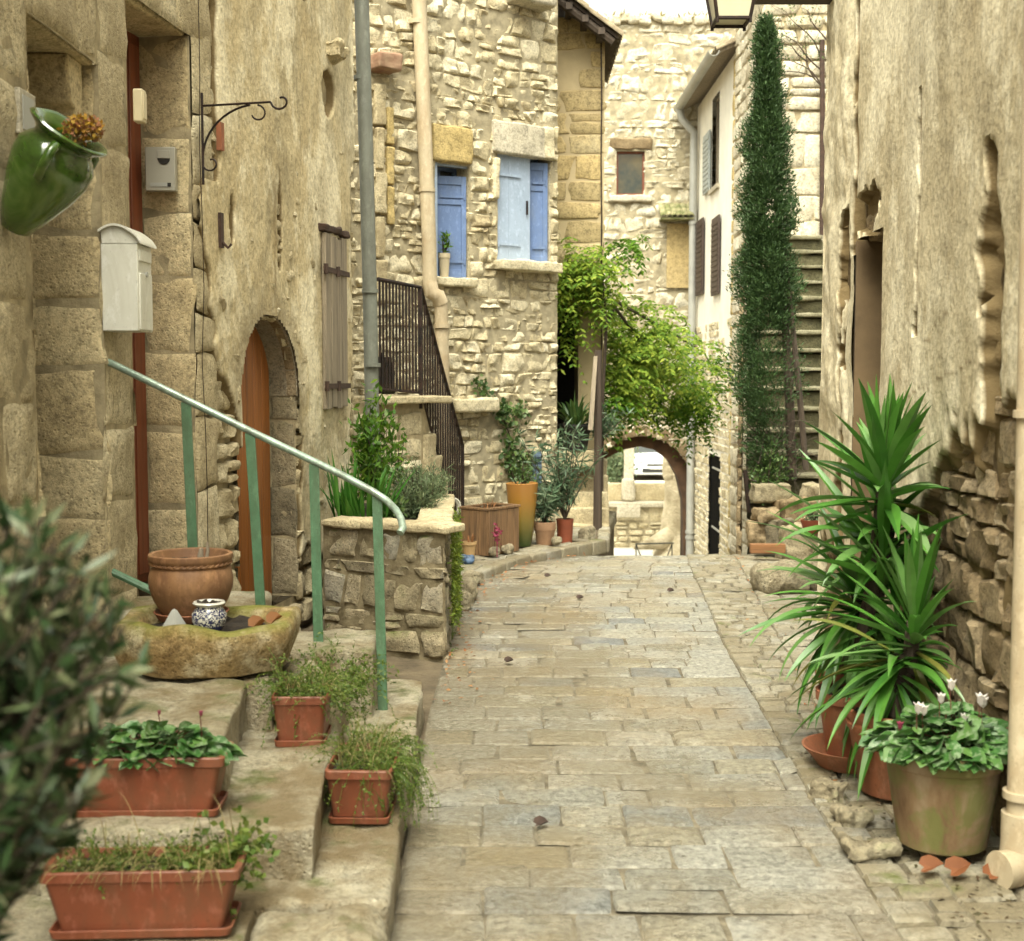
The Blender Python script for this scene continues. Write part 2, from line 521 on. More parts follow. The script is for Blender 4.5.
def mat_stone(name, cols, sc=3.0, isl=.6, fine=22, bs=.5, bd=.02, rough=.88, moss=0.0, spec=.3, mcol=(.10, .12, .025), dirt=None, da=.8):
    q = N(name)
    a = q.noise(sc, 6, rough=.7); f = q.mth('MULTIPLY_ADD', q.noise(fine * .8, 9, rough=.72), .5, q.mth('MULTIPLY', q.noise(fine * 2.6, 6, rough=.7), .5))
    v = q.mth('ADD', q.mth('MULTIPLY', q.isl(), isl), q.mth('MULTIPLY', q.ramp(a, [(.3, 0), (.7, 1)]), 1 - isl))
    k = len(cols)
    col = q.ramp(v, [(.08 + .84 * i / (k - 1), c) for i, c in enumerate(cols)])
    col = q.mix(1.0, col, q.ramp(f, [(.40, .55), (.5, 1.0), (.60, 1.28)]), 'MULTIPLY')
    pit = q.a('TexVoronoi', {'Vector': q.co(), 'Scale': fine * 1.7}).outputs[0]
    col = q.mix(q.ramp(pit, [(.05, .55), (.22, 0)]), col, tuple(.45 * x for x in cols[0]))
    if dirt:
        col = q.mix(q.ramp(q.noise(1.9, 8, rough=.68), [(.44, 0), (.56, da)]), col, dirt)
    if moss:
        nz = q.a('SeparateXYZ', {0: q.a('NewGeometry').outputs['Normal']}).outputs[2]
        mm = q.mth('MULTIPLY', q.ramp(q.noise(4.5, 6), [(.62 - .3 * moss, 0), (.72 - .2 * moss, 1)]), q.mth('MAXIMUM', q.mth('MULTIPLY_ADD', nz, 1.1, .05), .06))
        col = q.mix(q.mth('MULTIPLY', mm, .85), col, mcol)
    h = q.mth('ADD', q.noise(fine * 2.2, 8, rough=.7), q.mth('MULTIPLY', q.ramp(pit, [(0, 0), (.3, 1)]), .5))
    return q.end(col, rough, h, bs, bd, spec)
def mat_plain(name, col, rough=.5, var=.15, sc=8, bs=.1, spec=.5, metal=0, coat=0, col2=None, bd=.01, st=(1, 1, 1), dirt=None, da=.55):
    q = N(name)
    n = q.noise(sc, 6, st)
    c = q.mix(q.ramp(n, [(.35, 0), (.7, 1)]), tuple(x * (1 - var) for x in col), col2 or tuple(min(1, x * (1 + var)) for x in col))
    if dirt:
        c = q.mix(q.ramp(q.noise(6, 9, (1, 1, .45), .72, .6), [(.45, 0), (.60, da)]), c, dirt)
        c = q.mix(q.ramp(q.noise(24, 8, (1, 1, .5), .7), [(.53, 0), (.64, da * .6)]), c, tuple(min(1, x * 1.7 + .06) for x in col))
        c = q.mix(q.ramp(q.noise(60, 6), [(.60, 0), (.70, .5)]), c, tuple(x * .45 for x in col))
    return q.end(c, rough, q.noise(sc * 6, 5, st), bs, bd, spec, metal, coat=coat)
def mat_leaf(name, cols, rough=.45, trans=.35, spec=.4, bs=0):
    q = N(name)
    k = len(cols)
    c = q.ramp(q.isl(), [(i / (k - 1), x) for i, x in enumerate(cols)])
    c = q.mix(1.0, c, q.ramp(q.noise(9, 3), [(.3, .8), (.7, 1.15)]), 'MULTIPLY')
    return q.end(c, rough, spec=spec, trans=trans)
def mat_plaster(name, c0, c1, c2, grey, bs=.35, streak=1.0):
    q = N(name)
    big = q.noise(1.5, 8, (1, 1, .6), .68, .6); st = q.noise(2.2, 9, (1, 1, .38), .72, .8); fine = q.noise(30, 9, rough=.7)
    col = q.ramp(big, [(.3, c0), (.5, c1), (.68, c2)])
    col = q.mix(q.mth('MULTIPLY', q.ramp(st, [(.50, 0), (.66, .9)]), streak), col, grey)
    col = q.mix(q.ramp(q.noise(5, 9, (1, 1, .8), .75), [(.55, 0), (.66, .5)]), col, tuple(x * .5 for x in c1))
    col = q.mix(q.ramp(q.noise(1.7, 8, (1, 1, .7), .7), [(.49, 0), (.57, .85)]), col, tuple(min(1, x * 1.25) for x in c2))
    col = q.mix(q.ramp(q.noise(2.3, 7), [(.52, 0), (.72, .6)]), col, tuple(x * .62 for x in c0))
    col = q.mix(1.0, col, q.ramp(fine, [(.38, .74), (.5, 1), (.61, 1.14)]), 'MULTIPLY')
    spk = q.a('TexVoronoi', {'Vector': q.co((1, 1, .8)), 'Scale': 11}).outputs[0]
    col = q.mix(q.ramp(spk, [(.03, .6), (.09, 0)]), col, tuple(x * .4 for x in c0))
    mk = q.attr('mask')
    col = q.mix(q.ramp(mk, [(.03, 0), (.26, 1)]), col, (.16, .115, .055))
    h = q.mth('ADD', q.mth('MULTIPLY', q.noise(40, 8), .7), q.mth('MULTIPLY', q.noise(6, 6), 1.8))
    return q.end(col, .92, h, bs, .02, .2)
# ------------------------------------------------------------------ the palette
M = {}
M['mortar'] = mat_plain('mortar', (.33, .275, .17), .95, .35, 9, .5, .1)
M['mortar_dark'] = mat_plain('mortar_dark', (.17, .135, .078), .95, .45, 9, .5, .1, col2=(.27, .225, .14))
M['mortar_pale'] = mat_plain('mortar_pale', (.33, .285, .19), .95, .3, 9, .5, .1)
M['rubble'] = mat_stone('rubble', [(.30, .24, .14), (.45, .385, .245), (.55, .485, .335), (.62, .565, .42)], 3.5, .55)
M['rubble_pale'] = mat_stone('rubble_pale', [(.34, .29, .19), (.46, .41, .30), (.53, .485, .37), (.58, .54, .43)], 2.2, .5, 14)
M['rubble_dark'] = mat_stone('rubble_dark', [(.10, .07, .036), (.18, .13, .07), (.25, .19, .11), (.31, .25, .16)], 2.5, .6)
M['planter_stone'] = mat_stone('planter_stone', [(.12, .10, .065), (.22, .185, .115), (.30, .25, .16), (.27, .25, .20)], 2.5, .75, 24, .6, moss=.25)
M['ashlar'] = mat_stone('ashlar', [(.44, .36, .215), (.56, .475, .30), (.63, .56, .39)], 1.6, .45, 26, .7, .03, dirt=(.30, .235, .13), da=.55)
M['jamb'] = mat_stone('jamb', [(.38, .295, .16), (.52, .425, .25), (.60, .51, .32)], 1.8, .35, 24, .6, .02)
M['yellow_stone'] = mat_stone('yellow_stone', [(.36, .27, .11), (.52, .40, .18)], 3, .2, 26, .7)
M['white_stone'] = mat_stone('white_stone', [(.36, .32, .235), (.50, .455, .355)], 2.5, .2, 22, .5)
M['c_stone'] = mat_stone('c_stone', [(.29, .225, .11), (.37, .29, .15), (.45, .34, .16), (.41, .35, .22)], 1.2, .7, 20, .4)
M['slab'] = None
M['step'] = mat_stone('step', [(.30, .26, .17), (.42, .375, .265), (.52, .48, .37)], 2.4, .2, 30, .8, .03, .40, moss=.3, spec=.5, dirt=(.165, .11, .04))
M['rock'] = mat_stone('rock', [(.16, .13, .08), (.27, .23, .15), (.40, .36, .26)], 5, .2, 20, .7, .03, moss=.3)
M['basin'] = mat_stone('basin', [(.17, .10, .035), (.29, .20, .09), (.44, .38, .25)], 6, .05, 30, .7, .02, moss=.9, mcol=(.17, .17, .03))
M['plaster_warm'] = mat_plaster('plaster_warm', (.47, .37, .205), (.55, .46, .28), (.60, .54, .385), (.28, .24, .15), .5, .75)
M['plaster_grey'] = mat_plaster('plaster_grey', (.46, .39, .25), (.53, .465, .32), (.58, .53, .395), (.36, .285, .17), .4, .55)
M['plaster_white'] = mat_plain('plaster_white', (.76, .73, .64), .92, .08, 3, .4)
M['plaster_beige'] = mat_plain('plaster_beige', (.45, .36, .21), .92, .15, 3, .2)
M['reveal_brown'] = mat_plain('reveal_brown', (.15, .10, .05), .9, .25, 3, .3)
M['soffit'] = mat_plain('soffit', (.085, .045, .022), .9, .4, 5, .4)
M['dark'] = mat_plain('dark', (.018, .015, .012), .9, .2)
M['interior'] = mat_plain('interior', (.05, .035, .022), .95, .3)
M['wood_orange'] = mat_plain('wood_orange', (.30, .105, .022), .45, .3, 3, .15, st=(9, 9, .5))
M['wood_red'] = mat_plain('wood_red', (.17, .045, .018), .5, .25, 3, .15, st=(9, 9, .5))
M['wood_grey'] = mat_plain('wood_grey', (.25, .205, .145), .85, .35, 3, .5, st=(12, 12, .6))
M['wood_brown'] = mat_plain('wood_brown', (.05, .034, .022), .75, .35, 3, .3, st=(10, 10, .6))
M['wood_crate'] = mat_plain('wood_crate', (.17, .095, .042), .8, .45, 4, .4, st=(14, 14, .6))
M['wood_plank'] = mat_plain('wood_plank', (.20, .09, .032), .7, .3, 4, .3, st=(.6, 12, 12))
M['blue_dark'] = mat_plain('blue_dark', (.115, .18, .35), .55, .12, 3, .15, dirt=(.15, .20, .30), da=0.5)
M['blue_light'] = mat_plain('blue_light', (.31, .385, .50), .6, .1, 3, .15, dirt=(.30, .36, .46), da=0.5)
M['green_paint'] = mat_plain('green_paint', (.075, .165, .085), .4, .18, 14, .15, col2=(.095, .195, .11), dirt=(.07, .09, .05), da=0.5)
M['rail_worn'] = mat_plain('rail_worn', (.28, .37, .30), .3, .2, 10, .1, metal=.25, dirt=(.12, .10, .07), da=0.5)
M['iron'] = mat_plain('iron', (.016, .013, .012), .5, .4, 18, .3, metal=.4, col2=(.045, .022, .014))
M['iron_rust'] = mat_plain('iron_rust', (.05, .026, .016), .8, .4, 18, .3)
M['pipe_grey'] = mat_plain('pipe_grey', (.17, .18, .15), .55, .15, 4, .08, dirt=(.09, .085, .065), da=0.4)
M['pipe_cream'] = mat_plain('pipe_cream', (.44, .365, .245), .5, .1, 3, .05, dirt=(.30, .20, .10), da=0.4)
M['pipe_zinc'] = mat_plain('pipe_zinc', (.36, .36, .33), .5, .15, 3, .05, metal=.2)
M['tile'] = mat_plain('tile', (.30, .145, .085), .85, .35, 6, .4, col2=(.36, .25, .16))
M['tile_old'] = mat_plain('tile_old', (.20, .145, .085), .9, .4, 7, .5, col2=(.30, .25, .16))
M['tile_moss'] = mat_plain('tile_moss', (.13, .16, .035), .95, .4, 9, .6, col2=(.34, .30, .18))
M['terracotta'] = mat_plain('terracotta', (.28, .095, .04), .75, .2, 5, .15, dirt=(.15, .09, .05), da=0.5)
M['plastic_terracotta'] = mat_plain('plastic_terracotta', (.20, .056, .025), .5, .2, 4, .05, dirt=(.12, .06, .03))
M['soil'] = mat_plain('soil', (.035, .024, .014), .97, .5, 30, 1.0, bd=.02)
M['mail_white'] = mat_plain('mail_white', (.66, .65, .57), .35, .05, 3, .03, dirt=(.45, .42, .33), da=0.4)
M['grey_plastic'] = mat_plain('grey_plastic', (.33, .315, .26), .45, .06, 3, .03)
M['bell'] = mat_plain('bell', (.58, .50, .32), .5, .08, 3, .03)
M['glass'] = mat_plain('glass', (.045, .05, .048), .06, .1, 3, 0.0, spec=.8)
M['bark'] = mat_plain('bark', (.055, .038, .024), .9, .4, 6, .7, st=(4, 4, 1))
M['bark_pale'] = mat_plain('bark_pale', (.50, .41, .25), .9, .35, 3, .8, bd=.05, col2=(.62, .54, .38))
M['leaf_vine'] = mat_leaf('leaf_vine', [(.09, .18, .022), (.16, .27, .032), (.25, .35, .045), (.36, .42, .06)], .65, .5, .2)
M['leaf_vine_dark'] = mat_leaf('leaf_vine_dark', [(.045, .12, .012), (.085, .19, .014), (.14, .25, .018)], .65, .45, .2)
M['leaf_ivy'] = mat_leaf('leaf_ivy', [(.035, .08, .02), (.07, .13, .03), (.11, .16, .04)], .5, .25)
M['leaf_cypress'] = mat_leaf('leaf_cypress', [(.022, .05, .014), (.036, .078, .02), (.062, .115, .032)], .6, .2)
M['leaf_yucca'] = mat_leaf('leaf_yucca', [(.03, .11, .014), (.06, .18, .022), (.09, .23, .035), (.15, .25, .09)], .36, .22, .5)
M['leaf_yucca_dry'] = mat_leaf('leaf_yucca_dry', [(.10, .15, .02), (.20, .18, .04)], .5, .25)
M['leaf_olive'] = mat_leaf('leaf_olive', [(.014, .034, .010), (.028, .056, .018), (.055, .082, .030), (.14, .15, .08)], .42, .2)
M['leaf_oleander'] = mat_leaf('leaf_oleander', [(.05, .10, .05), (.09, .15, .08), (.16, .21, .12)], .5, .25)
M['leaf_bright'] = mat_leaf('leaf_bright', [(.05, .13, .015), (.09, .20, .02), (.16, .26, .03)], .45, .35)
M['leaf_iris'] = mat_leaf('leaf_iris', [(.03, .12, .012), (.05, .17, .02), (.08, .20, .03)], .4, .3)
q = N('leaf_cyclamen')
c = q.ramp(q.isl(), [(0, (.03, .095, .02)), (.5, (.055, .14, .03)), (1, (.10, .19, .045))])
c = q.mix(q.ramp(q.noise(38, 4), [(.5, 0), (.58, .75)]), c, (.20, .27, .15))
M['leaf_cyclamen'] = q.end(c, .45, spec=.4, trans=.2)
M['leaf_rosemary'] = mat_leaf('leaf_rosemary', [(.08, .12, .055), (.12, .17, .08), (.17, .20, .10)], .6, .2)
M['weed'] = mat_leaf('weed', [(.06, .12, .016), (.11, .17, .025), (.17, .20, .045)], .5, .35)
M['straw'] = mat_leaf('straw', [(.22, .18, .07), (.34, .27, .12), (.15, .15, .04)], .7, .3)
M['moss_plant'] = mat_leaf('moss_plant', [(.08, .13, .014), (.14, .20, .02), (.20, .24, .03)], .6, .35)
M['petal_white'] = mat_leaf('petal_white', [(.80, .72, .68), (.85, .80, .76)], .5, .35)
M['petal_pink'] = mat_leaf('petal_pink', [(.24, .03, .07), (.36, .06, .12)], .5, .3)
M['stem_red'] = mat_plain('stem_red', (.15, .05, .035), .6)
M['dry_flower'] = mat_leaf('dry_flower', [(.40, .20, .02), (.45, .28, .03), (.24, .11, .05), (.33, .13, .05)], .7, .25)
M['dry_leaf'] = mat_leaf('dry_leaf', [(.33, .12, .035), (.25, .11, .04), (.38, .20, .08)], .7, .2)
M['black_pot'] = mat_plain('black_pot', (.012, .012, .011), .5, .2)
M['cream_pot'] = mat_plain('cream_pot', (.47, .40, .27), .7, .15)
M['red_pot'] = mat_plain('red_pot', (.19, .045, .018), .6, .15)
M['hose'] = mat_plain('hose', (.50, .48, .40), .5, .1)
M['blue_bag'] = mat_plain('blue_bag', (.05, .09, .16), .5, .4, 12)
M['blue_slat'] = mat_plain('blue_slat', (.10, .145, .20), .7, .35, 12)

def mat_slab():
    q = N('slab')
    i = q.isl()
    col = q.ramp(i, [(.0, (.24, .23, .185)), (.25, (.30, .29, .245)), (.5, (.33, .315, .26)), (.70, (.285, .255, .18)), (.78, (.36, .345, .29)), (.93, (.235, .24, .22)), (1, (.17, .178, .178))])
    col = q.mix(1.0, col, q.ramp(q.noise(34, 9, rough=.74), [(.37, .5), (.5, 1), (.62, 1.4)]), 'MULTIPLY')
    col = q.mix(q.ramp(q.noise(1.1, 7, (1, .8, 1)), [(.45, 0), (.7, .7)]), col, (.29, .20, .09))
    col = q.mix(q.ramp(q.noise(7, 7), [(.55, 0), (.75, .55)]), col, (.50, .46, .37))
    side = q.a('SeparateXYZ', {0: q.tc}).outputs[0]
    wet = q.ramp(q.mth('ADD', q.noise(1.1, 7, rough=.65), q.mth('MULTIPLY', side, -.13)), [(.40, 0), (.50, 1)])
    col = q.mix(q.mth('MULTIPLY', wet, .45), col, (.20, .16, .085))
    rg = q.ramp(q.mth('ADD', q.mth('MULTIPLY', wet, .5), q.mth('MULTIPLY', q.noise(12, 5), .5)), [(.25, .46), (.55, .12)])
    h = q.mth('ADD', q.noise(22, 9, rough=.72), q.mth('MULTIPLY', q.noise(75, 5), .4))
    b = q.a('BsdfPrincipled', {'Base Color': col, 'Roughness': rg, 'Specular IOR Level': .5, 'Coat Weight': q.mth('MULTIPLY', wet, .6), 'Coat Roughness': .12})
    q.t.links.new(q.a('Bump', {'Height': h, 'Strength': 1.0, 'Distance': .03}).outputs[0], b.inputs['Normal'])
    q.t.links.new(q.a('Bump', {'Height': h, 'Strength': .8, 'Distance': .02}).outputs[0], b.inputs['Coat Normal'])
    q.t.links.new(b.outputs[0], q.a('OutputMaterial').inputs[0])
    return q.m
M['slab'] = mat_slab()
M['cobble'] = mat_stone('cobble', [(.18, .155, .10), (.26, .235, .17), (.32, .295, .225), (.22, .21, .175)], 2, .8, 28, .6, .02, .5, moss=.12, spec=.45, dirt=(.17, .135, .075), da=.6)
M['joint'] = mat_plain('joint', (.10, .082, .05), .9, .35, 14, .6, bd=.02, col2=(.23, .195, .13))
M['earth'] = mat_plain('earth', (.13, .10, .06), .95, .4, 6, .8, bd=.03)
M['road_far'] = mat_plain('road_far', (.52, .49, .42), .95, .12, 2, .3)

# ------------------------------------------------------------------ ground
def road_z(Y):
    Y = np.asarray(Y, float)
    return -2.85 * sstep(11.3, 22.5, Y)
def ground_z(X, Y):
    z = road_z(Y)
    return np.where(Y > 34.3, -2.02, z)
def lerp_tab(tab):
    t = np.array(tab, float)
    return lambda y: np.interp(y, t[:, 0], t[:, 1])
XL = lerp_tab([(2, -.33), (6.3, -.41), (7.4, -.40), (9.2, -.42), (10.4, -.26), (11.3, .05), (12.0, .5), (12.6, .93), (14, 1.04), (24, 1.48)])
XR = lerp_tab([(2, 1.10), (3.8, 1.15), (4.9, 1.174), (6.3, 1.24), (7.9, 1.31), (9.2, 1.41), (11.3, 1.556), (13, 1.75), (16, 2.2), (19, 2.85), (24, 3.2)])
XG = lerp_tab([(2, 1.38), (3.8, 1.40), (5.06, 1.43), (6.06, 1.49), (9.58, 1.83), (12.2, 2.09), (16, 2.6), (19, 3.2), (24, 3.3)])

yy = np.r_[-40, -10, np.arange(-2, 34, .5), 34.25, 34.31, 40, 60, 120, 400, 900]
xx = np.r_[-600, -100, -30, -10, np.arange(-6, 6.1, 1), 10, 30, 100, 600]
GX, GY = np.meshgrid(xx, yy, indexing='ij')
mb = MB()
idx = np.arange(GX.size).reshape(GX.shape)
mb.add(np.c_[GX.ravel(), GY.ravel(), (ground_z(GX, GY) - .035).ravel()], np.stack([idx[:-1, :-1], idx[1:, :-1], idx[1:, 1:], idx[:-1, 1:]], -1).reshape(-1, 4))
mb.build('ground', M['earth'], kind='structure')

G9R = np.array([-1, -.98, -.9, -.45, 0, .45, .9, .98, 1.0])
def paving(mb, fl, fr_, y0, y1, rh, lr, seed, gap=.008, dz=.006, depth=.012, G=G7, tilt=.01, base=0.0, zf=road_z, skew=0.0, wob=.010, jt=.03):
    """rows of stones across a strip whose edges are fl(Y) and fr_(Y)"""
    rg = random.Random(seed)
    Q = []; y = y0; k = 0
    while y < y1:
        h = rg.uniform(*rh)
        a, b = float(fl(y)), float(fr_(y))
        w = b - a; cuts = [0.0]; x = rg.uniform(-.5, 0) * lr[0]
        while True:
            x += rg.uniform(*lr)
            if x > w - lr[0] * .45: break
            if x > lr[0] * .45: cuts.append(x)
        cuts.append(w)
        for i in range(len(cuts) - 1):
            Q.append((cuts[i] / w, cuts[i + 1] / w, y, h, k, rg.random(), w, rg.gauss(0, 1), rg.gauss(0, 1)))
        y += h; k += 1
    Q = np.array(Q); n = len(Q); g = len(G)
    U, V = np.meshgrid(G, G, indexing='ij')
    q = lambda i: Q[:, i][:, None, None]
    u = np.broadcast_to(U * (1 - .012 * V ** 6), (n, g, g)); v = np.broadcast_to(V * (1 - .015 * U ** 6), (n, g, g))
    sd = (np.arange(n) * 9.1)[:, None, None]
    u = u + jt * .6 * vnoise(np.stack([u * 1.3 + sd, v * 1.3, 0 * u], -1), seed); v = v + jt * vnoise(np.stack([u * 1.3 + sd, v * 1.3, 0 * u + 9], -1), seed)
    lx = (q(1) - q(0)) * q(6)
    a = (u + 1) / 2; b = (v + 1) / 2
    a = gap / 2 / lx + a * (1 - gap / lx); b = gap / 2 / q(3) + b * (1 - gap / q(3))
    fu = q(0) + (q(1) - q(0)) * a
    Y = q(2) + q(3) * b + wob * n1(fu * 3 + 0 * u, seed)
    X = fl(Y) + (fr_(Y) - fl(Y)) * fu
    Y = Y + skew * (X - .3)
    e = np.maximum(np.abs(U), np.abs(V))[None]
    ys = np.arange(y0, y1 + .3, .2); ml = np.concatenate([np.c_[f_(ys), ys, zf(ys) + base - .008] for f_ in (fl, fr_)]); k_ = np.arange(len(ys) - 1)
    mb.add(ml, np.stack([k_, k_ + len(ys), k_ + len(ys) + 1, k_ + 1], -1), 1)
    Z = zf(Y) + base + depth * (1 - e ** 8) - .011 * (e ** 24) + dz * 1.6 * (q(5) - .5) + tilt * (q(7) * U[None] + q(8) * V[None]) * .3
    Z = Z + .007 * fbm(np.stack([X * 9, Y * 9, 0 * X], -1), seed, 3) * (1 - .6 * e ** 4)
    idx = np.arange(g * g).reshape(g, g)
    f = np.stack([idx[:-1, :-1], idx[1:, :-1], idx[1:, 1:], idx[:-1, 1:]], -1).reshape(-1, 4)
    return mb.add(np.stack([X, Y, Z], -1).reshape(-1, 3), (np.arange(n)[:, None, None] * g * g + f[None]).reshape(-1, 4))
mb = MB()
paving(mb, XL, XR, 2.4, 24.0, (.17, .25), (.17, .46), 5, .004, .006, .003, G9R, .010, jt=.018)
mb.build('road', [M['slab'], M['joint']], kind='structure')
mb = MB()
paving(mb, lambda y: XR(y) - .008, XG, 2.4, 13.2, (.075, .13), (.12, .22), 6, .010, .008, .012, G7, .010, .002, jt=.035)
mb.build('gutter', [M['cobble'], M['joint']], kind='structure')
mb = MB()
paving(mb, lambda y: XG(y) - .010, lambda y: np.where(np.asarray(y) < 8, 1.75 + .06 * (np.asarray(y) - 4), 3.6), 2.4, 12.9, (.11, .19), (.14, .30), 8, .010, .008, .010, G7, .010, .006, jt=.05)
mb.build('pavement', [M['cobble'], M['joint']], kind='structure')
# raised terrace on the left in front of the blue-shuttered house, edged with kerb stones
kerb = [(-.44, 9.15), (-.30, 10.35), (.02, 11.25), (.48, 11.98), (.92, 12.6), (1.02, 13.8), (1.2, 15.2)]
mb = MB()
top = np.array([(-1.7, 9.15)] + kerb + [(.2, 15.2), (-1.7, 12.4)])
mb.prism(top, -1.2, .045)
mb.build('terrace', M['earth'], kind='structure')
mb = MB()
kp = np.array(kerb)
seg = np.r_[0, np.cumsum(np.linalg.norm(np.diff(kp, axis=0), axis=1))]
sarr = np.arange(0, seg[-1], .27)
for i, s_ in enumerate(sarr):
    x = np.interp(s_ + .13, seg, kp[:, 0]); y = np.interp(s_ + .13, seg, kp[:, 1])
    x2 = np.interp(s_ + .2, seg, kp[:, 0]); y2 = np.interp(s_ + .2, seg, kp[:, 1])
    mb.rbox((x - .03, y + .02, -.005), (.255, .12, .14), .02, 4, .008, 12, i, math.atan2(y2 - y, x2 - x))
mb.build('kerb', M['cobble'], kind='structure')
mb = MB()
paving(mb, lambda y: -1.6 + 0 * np.asarray(y), lambda y: XL(y) - .12, 9.3, 13.9, (.13, .22), (.16, .34), 12, .014, .012, .01, G5, .02, .055, zf=lambda y: 0 * y)
mb.build('terrace_paving', [M['cobble'], M['joint']], kind='structure')
# the level street beyond the arch
mb = MB()
mb.box((2.5, 40, -2.02 + .004), (80, 11.0, .008)); mb.build('upper_road', M['road_far'], kind='structure')
mb = MB()
mb.box((2.5, 30.1, -2.85 - .012), (30, 8.0, .008)); mb.build('lower_road', M['road_far'], kind='structure')

# ------------------------------------------------------------------ the plastered house on the left
A = thing('plastered_house', 'old ochre plastered house with a small arched doorway and worn stone door surrounds', 'house', (-1.8, 6.2, 0))
L2 = math.hypot(.6, 3.6); d2 = np.array([.6, 3.6]) / L2; n2 = np.array([d2[1], -d2[0]])
A1 = plane_map((-1.8, 3.0), (0, 1), (1, 0))
A2 = plane_map((-1.8, 6.2), d2, n2)
def sA2(Y): return (Y - 6.2) / d2[1]
ZT = 6.3
O1 = ('r', 1.93, 2.76, .45, 3.0)
O2 = ('r', .001, .72, .55, 3.42)
O3 = ('a', sA2(7.5), sA2(8.5), .2, 1.52)
mb = MB()
sheet(mb, A1, 0, 3.2, 0, ZT, .4, [O1], -.003, m=1)
stones(mb, A1, 0, 1.93, 0, ZT, (.30, .46), (.5, .8), .006, .007, [O1], 3, G9, .01, .04, .012, tilt=.1, sink=.007)
stones(mb, A1, 2.76, 3.2, 0, ZT, (.30, .48), (.4, .5), .006, .007, [], 4, G9, .01, .04, .012, tilt=.05, sink=.007)
stones(mb, A1, 1.93, 2.76, 3.0, ZT, (.40, .5), (.4, .5), .006, .007, [], 14, G9, .01, .04, .012, tilt=.05, sink=.007)
stones(mb, A1, 1.93, 2.76, 0, .45, (.2, .25), (.4, .5), .006, .007, [], 15, G9, .01, .04, .012, tilt=.05, sink=.007)
# rubble and quoins under the plaster
sheet(mb, A2, 0, L2, 0, ZT, .08, [O2, O3], -.03, m=1)
stones(mb, A2, .72, 1.0, 0, 3.5, (.30, .46), (.25, .3), .008, .007, [], 21, G9, .01, .05, .012, sink=.008, tilt=.1, base=.012)
stones(mb, A2, 0, 1.0, 3.42, ZT, (.34, .46), (.4, .6), .008, .007, [O2], 22, G9, .01, .05, .012, sink=.008, tilt=.1, base=.012)
stones(mb, A2, 0, 1.0, 0, .55, (.2, .3), (.3, .5), .008, .007, [], 23, G9, .01, .05, .012, sink=.008, tilt=.1)
stones(mb, A2, .95, L2, 0, 3.4, (.08, .2), (.1, .3), .03, .014, [O3], 24, G9, .04, .45, .022, base=-.018, tilt=.5)
mb.prism([(-1.83, 3.0), (-1.83, 6.2), (-1.28, 9.78), (-2.3, 9.9), (-5, 9.9), (-5, 3.0), (-2.6, 3.0), (-2.6, 2.99)][2:7] + [(-2.6, 3.0), (-2.6, 6.2), (-2.0, 9.3)], 0, ZT, m=1)
mb.add(np.array([[-1.83, 3.0, 0], [-2.7, 3.0, 0], [-2.7, 3.0, ZT], [-1.83, 3.0, ZT]]), [(0, 1, 2, 3)], 1)
mb.box((-3.33, 1.6, ZT / 2), (3.0, 2.78, ZT), m=1)  # unseen run of house wall beside the camera, added to darken the foreground
# end of the wall by the drainpipe: rubble edge
E_ = plane_map((-1.2, 9.8), (-.99, .12), (.12, .99))
sheet(mb, E_, 0, 2.5, 0, ZT, .4, [], -.01, m=1)
mb.build('wall', [M['ashlar'], M['mortar']], A)
# plaster skin with its peeled patches
def maskA(s, t, stain=True):
    nz = fbm(np.stack([s * 2.2, t * 1.6, 0 * s], -1), 5, 4)
    nz2 = fbm(np.stack([s * 7, t * 6, 0 * s + 3], -1), 6, 3)
    left = .98 + .55 * np.clip((2.0 - t) / 1.6, 0, 1) + .35 * nz + .1 * nz2
    left = np.where(t > 2.7, 1.0 + .05 * nz2, left)
    m = sstep(.03, -.03, s - left)
    m = np.maximum(m, sstep(.03, -.03, t - (.55 + .5 * nz + .1 * nz2)))
    r = np.maximum(np.abs(s - .5 * (O3[1] + O3[2])) - .5, np.hypot(s - .5 * (O3[1] + O3[2]), np.maximum(t - 1.52, 0)) - .5)
    m = np.maximum(m, sstep(.02, -.02, r - (.05 + .12 * nz + .05 * nz2)) * (t < 1.2 + .5 * nz))
    for (cs, ct, rs, rt) in ((1.20, 2.5, .035, .13), (2.02, 2.62, .045, .24), (3.05, 3.62, .16, .17), (2.5, 4.15, .10, .05), (1.05, 3.95, .03, .03), (1.0, 3.62, .03, .06)):
        m = np.maximum(m, sstep(1.1, .7, np.hypot((s - cs) / rs, (t - ct) / rt) + .6 * nz2))
    if stain:
        rr_ = np.where(t < 1.52, np.abs(s - .5 * (O3[1] + O3[2])), np.hypot(s - .5 * (O3[1] + O3[2]), t - 1.52)) - .5
        m = np.maximum(m, .13 * sstep(.30, .05, rr_ + .22 * nz + .05 * nz2) * (t > .9))
        m = np.maximum(m, .17 * sstep(.10, .0, np.abs(s - .5 * (O3[1] + O3[2]) - .10 - .08 * nz2) + .10 * nz) * sstep(2.95, 2.75, t) * (t > 2.0))
    edge = s - (L2 - .10 - .1 * nz - .05 * nz2 * (t < 3.2))
    m = np.maximum(m, sstep(-.02, .02, edge) * (t < 3.0 + nz))
    return m
mb = MB()
dA = lambda s, t: .030 + .016 * fbm(np.stack([s * 1.5, t * 1.2, 0 * s], -1), 9, 4) + .006 * fbm(np.stack([s * 9, t * 7, 0 * s], -1), 10, 3) - .065 * maskA(s, t, False)
sheet(mb, A2, .75, L2, 0, 5.2, .02, [O3], dA, maskA)
sheet(mb, A2, .75, L2, 5.2, ZT, .3, [], .03)
mb.build('plaster', M['plaster_warm'], A, smooth=60)
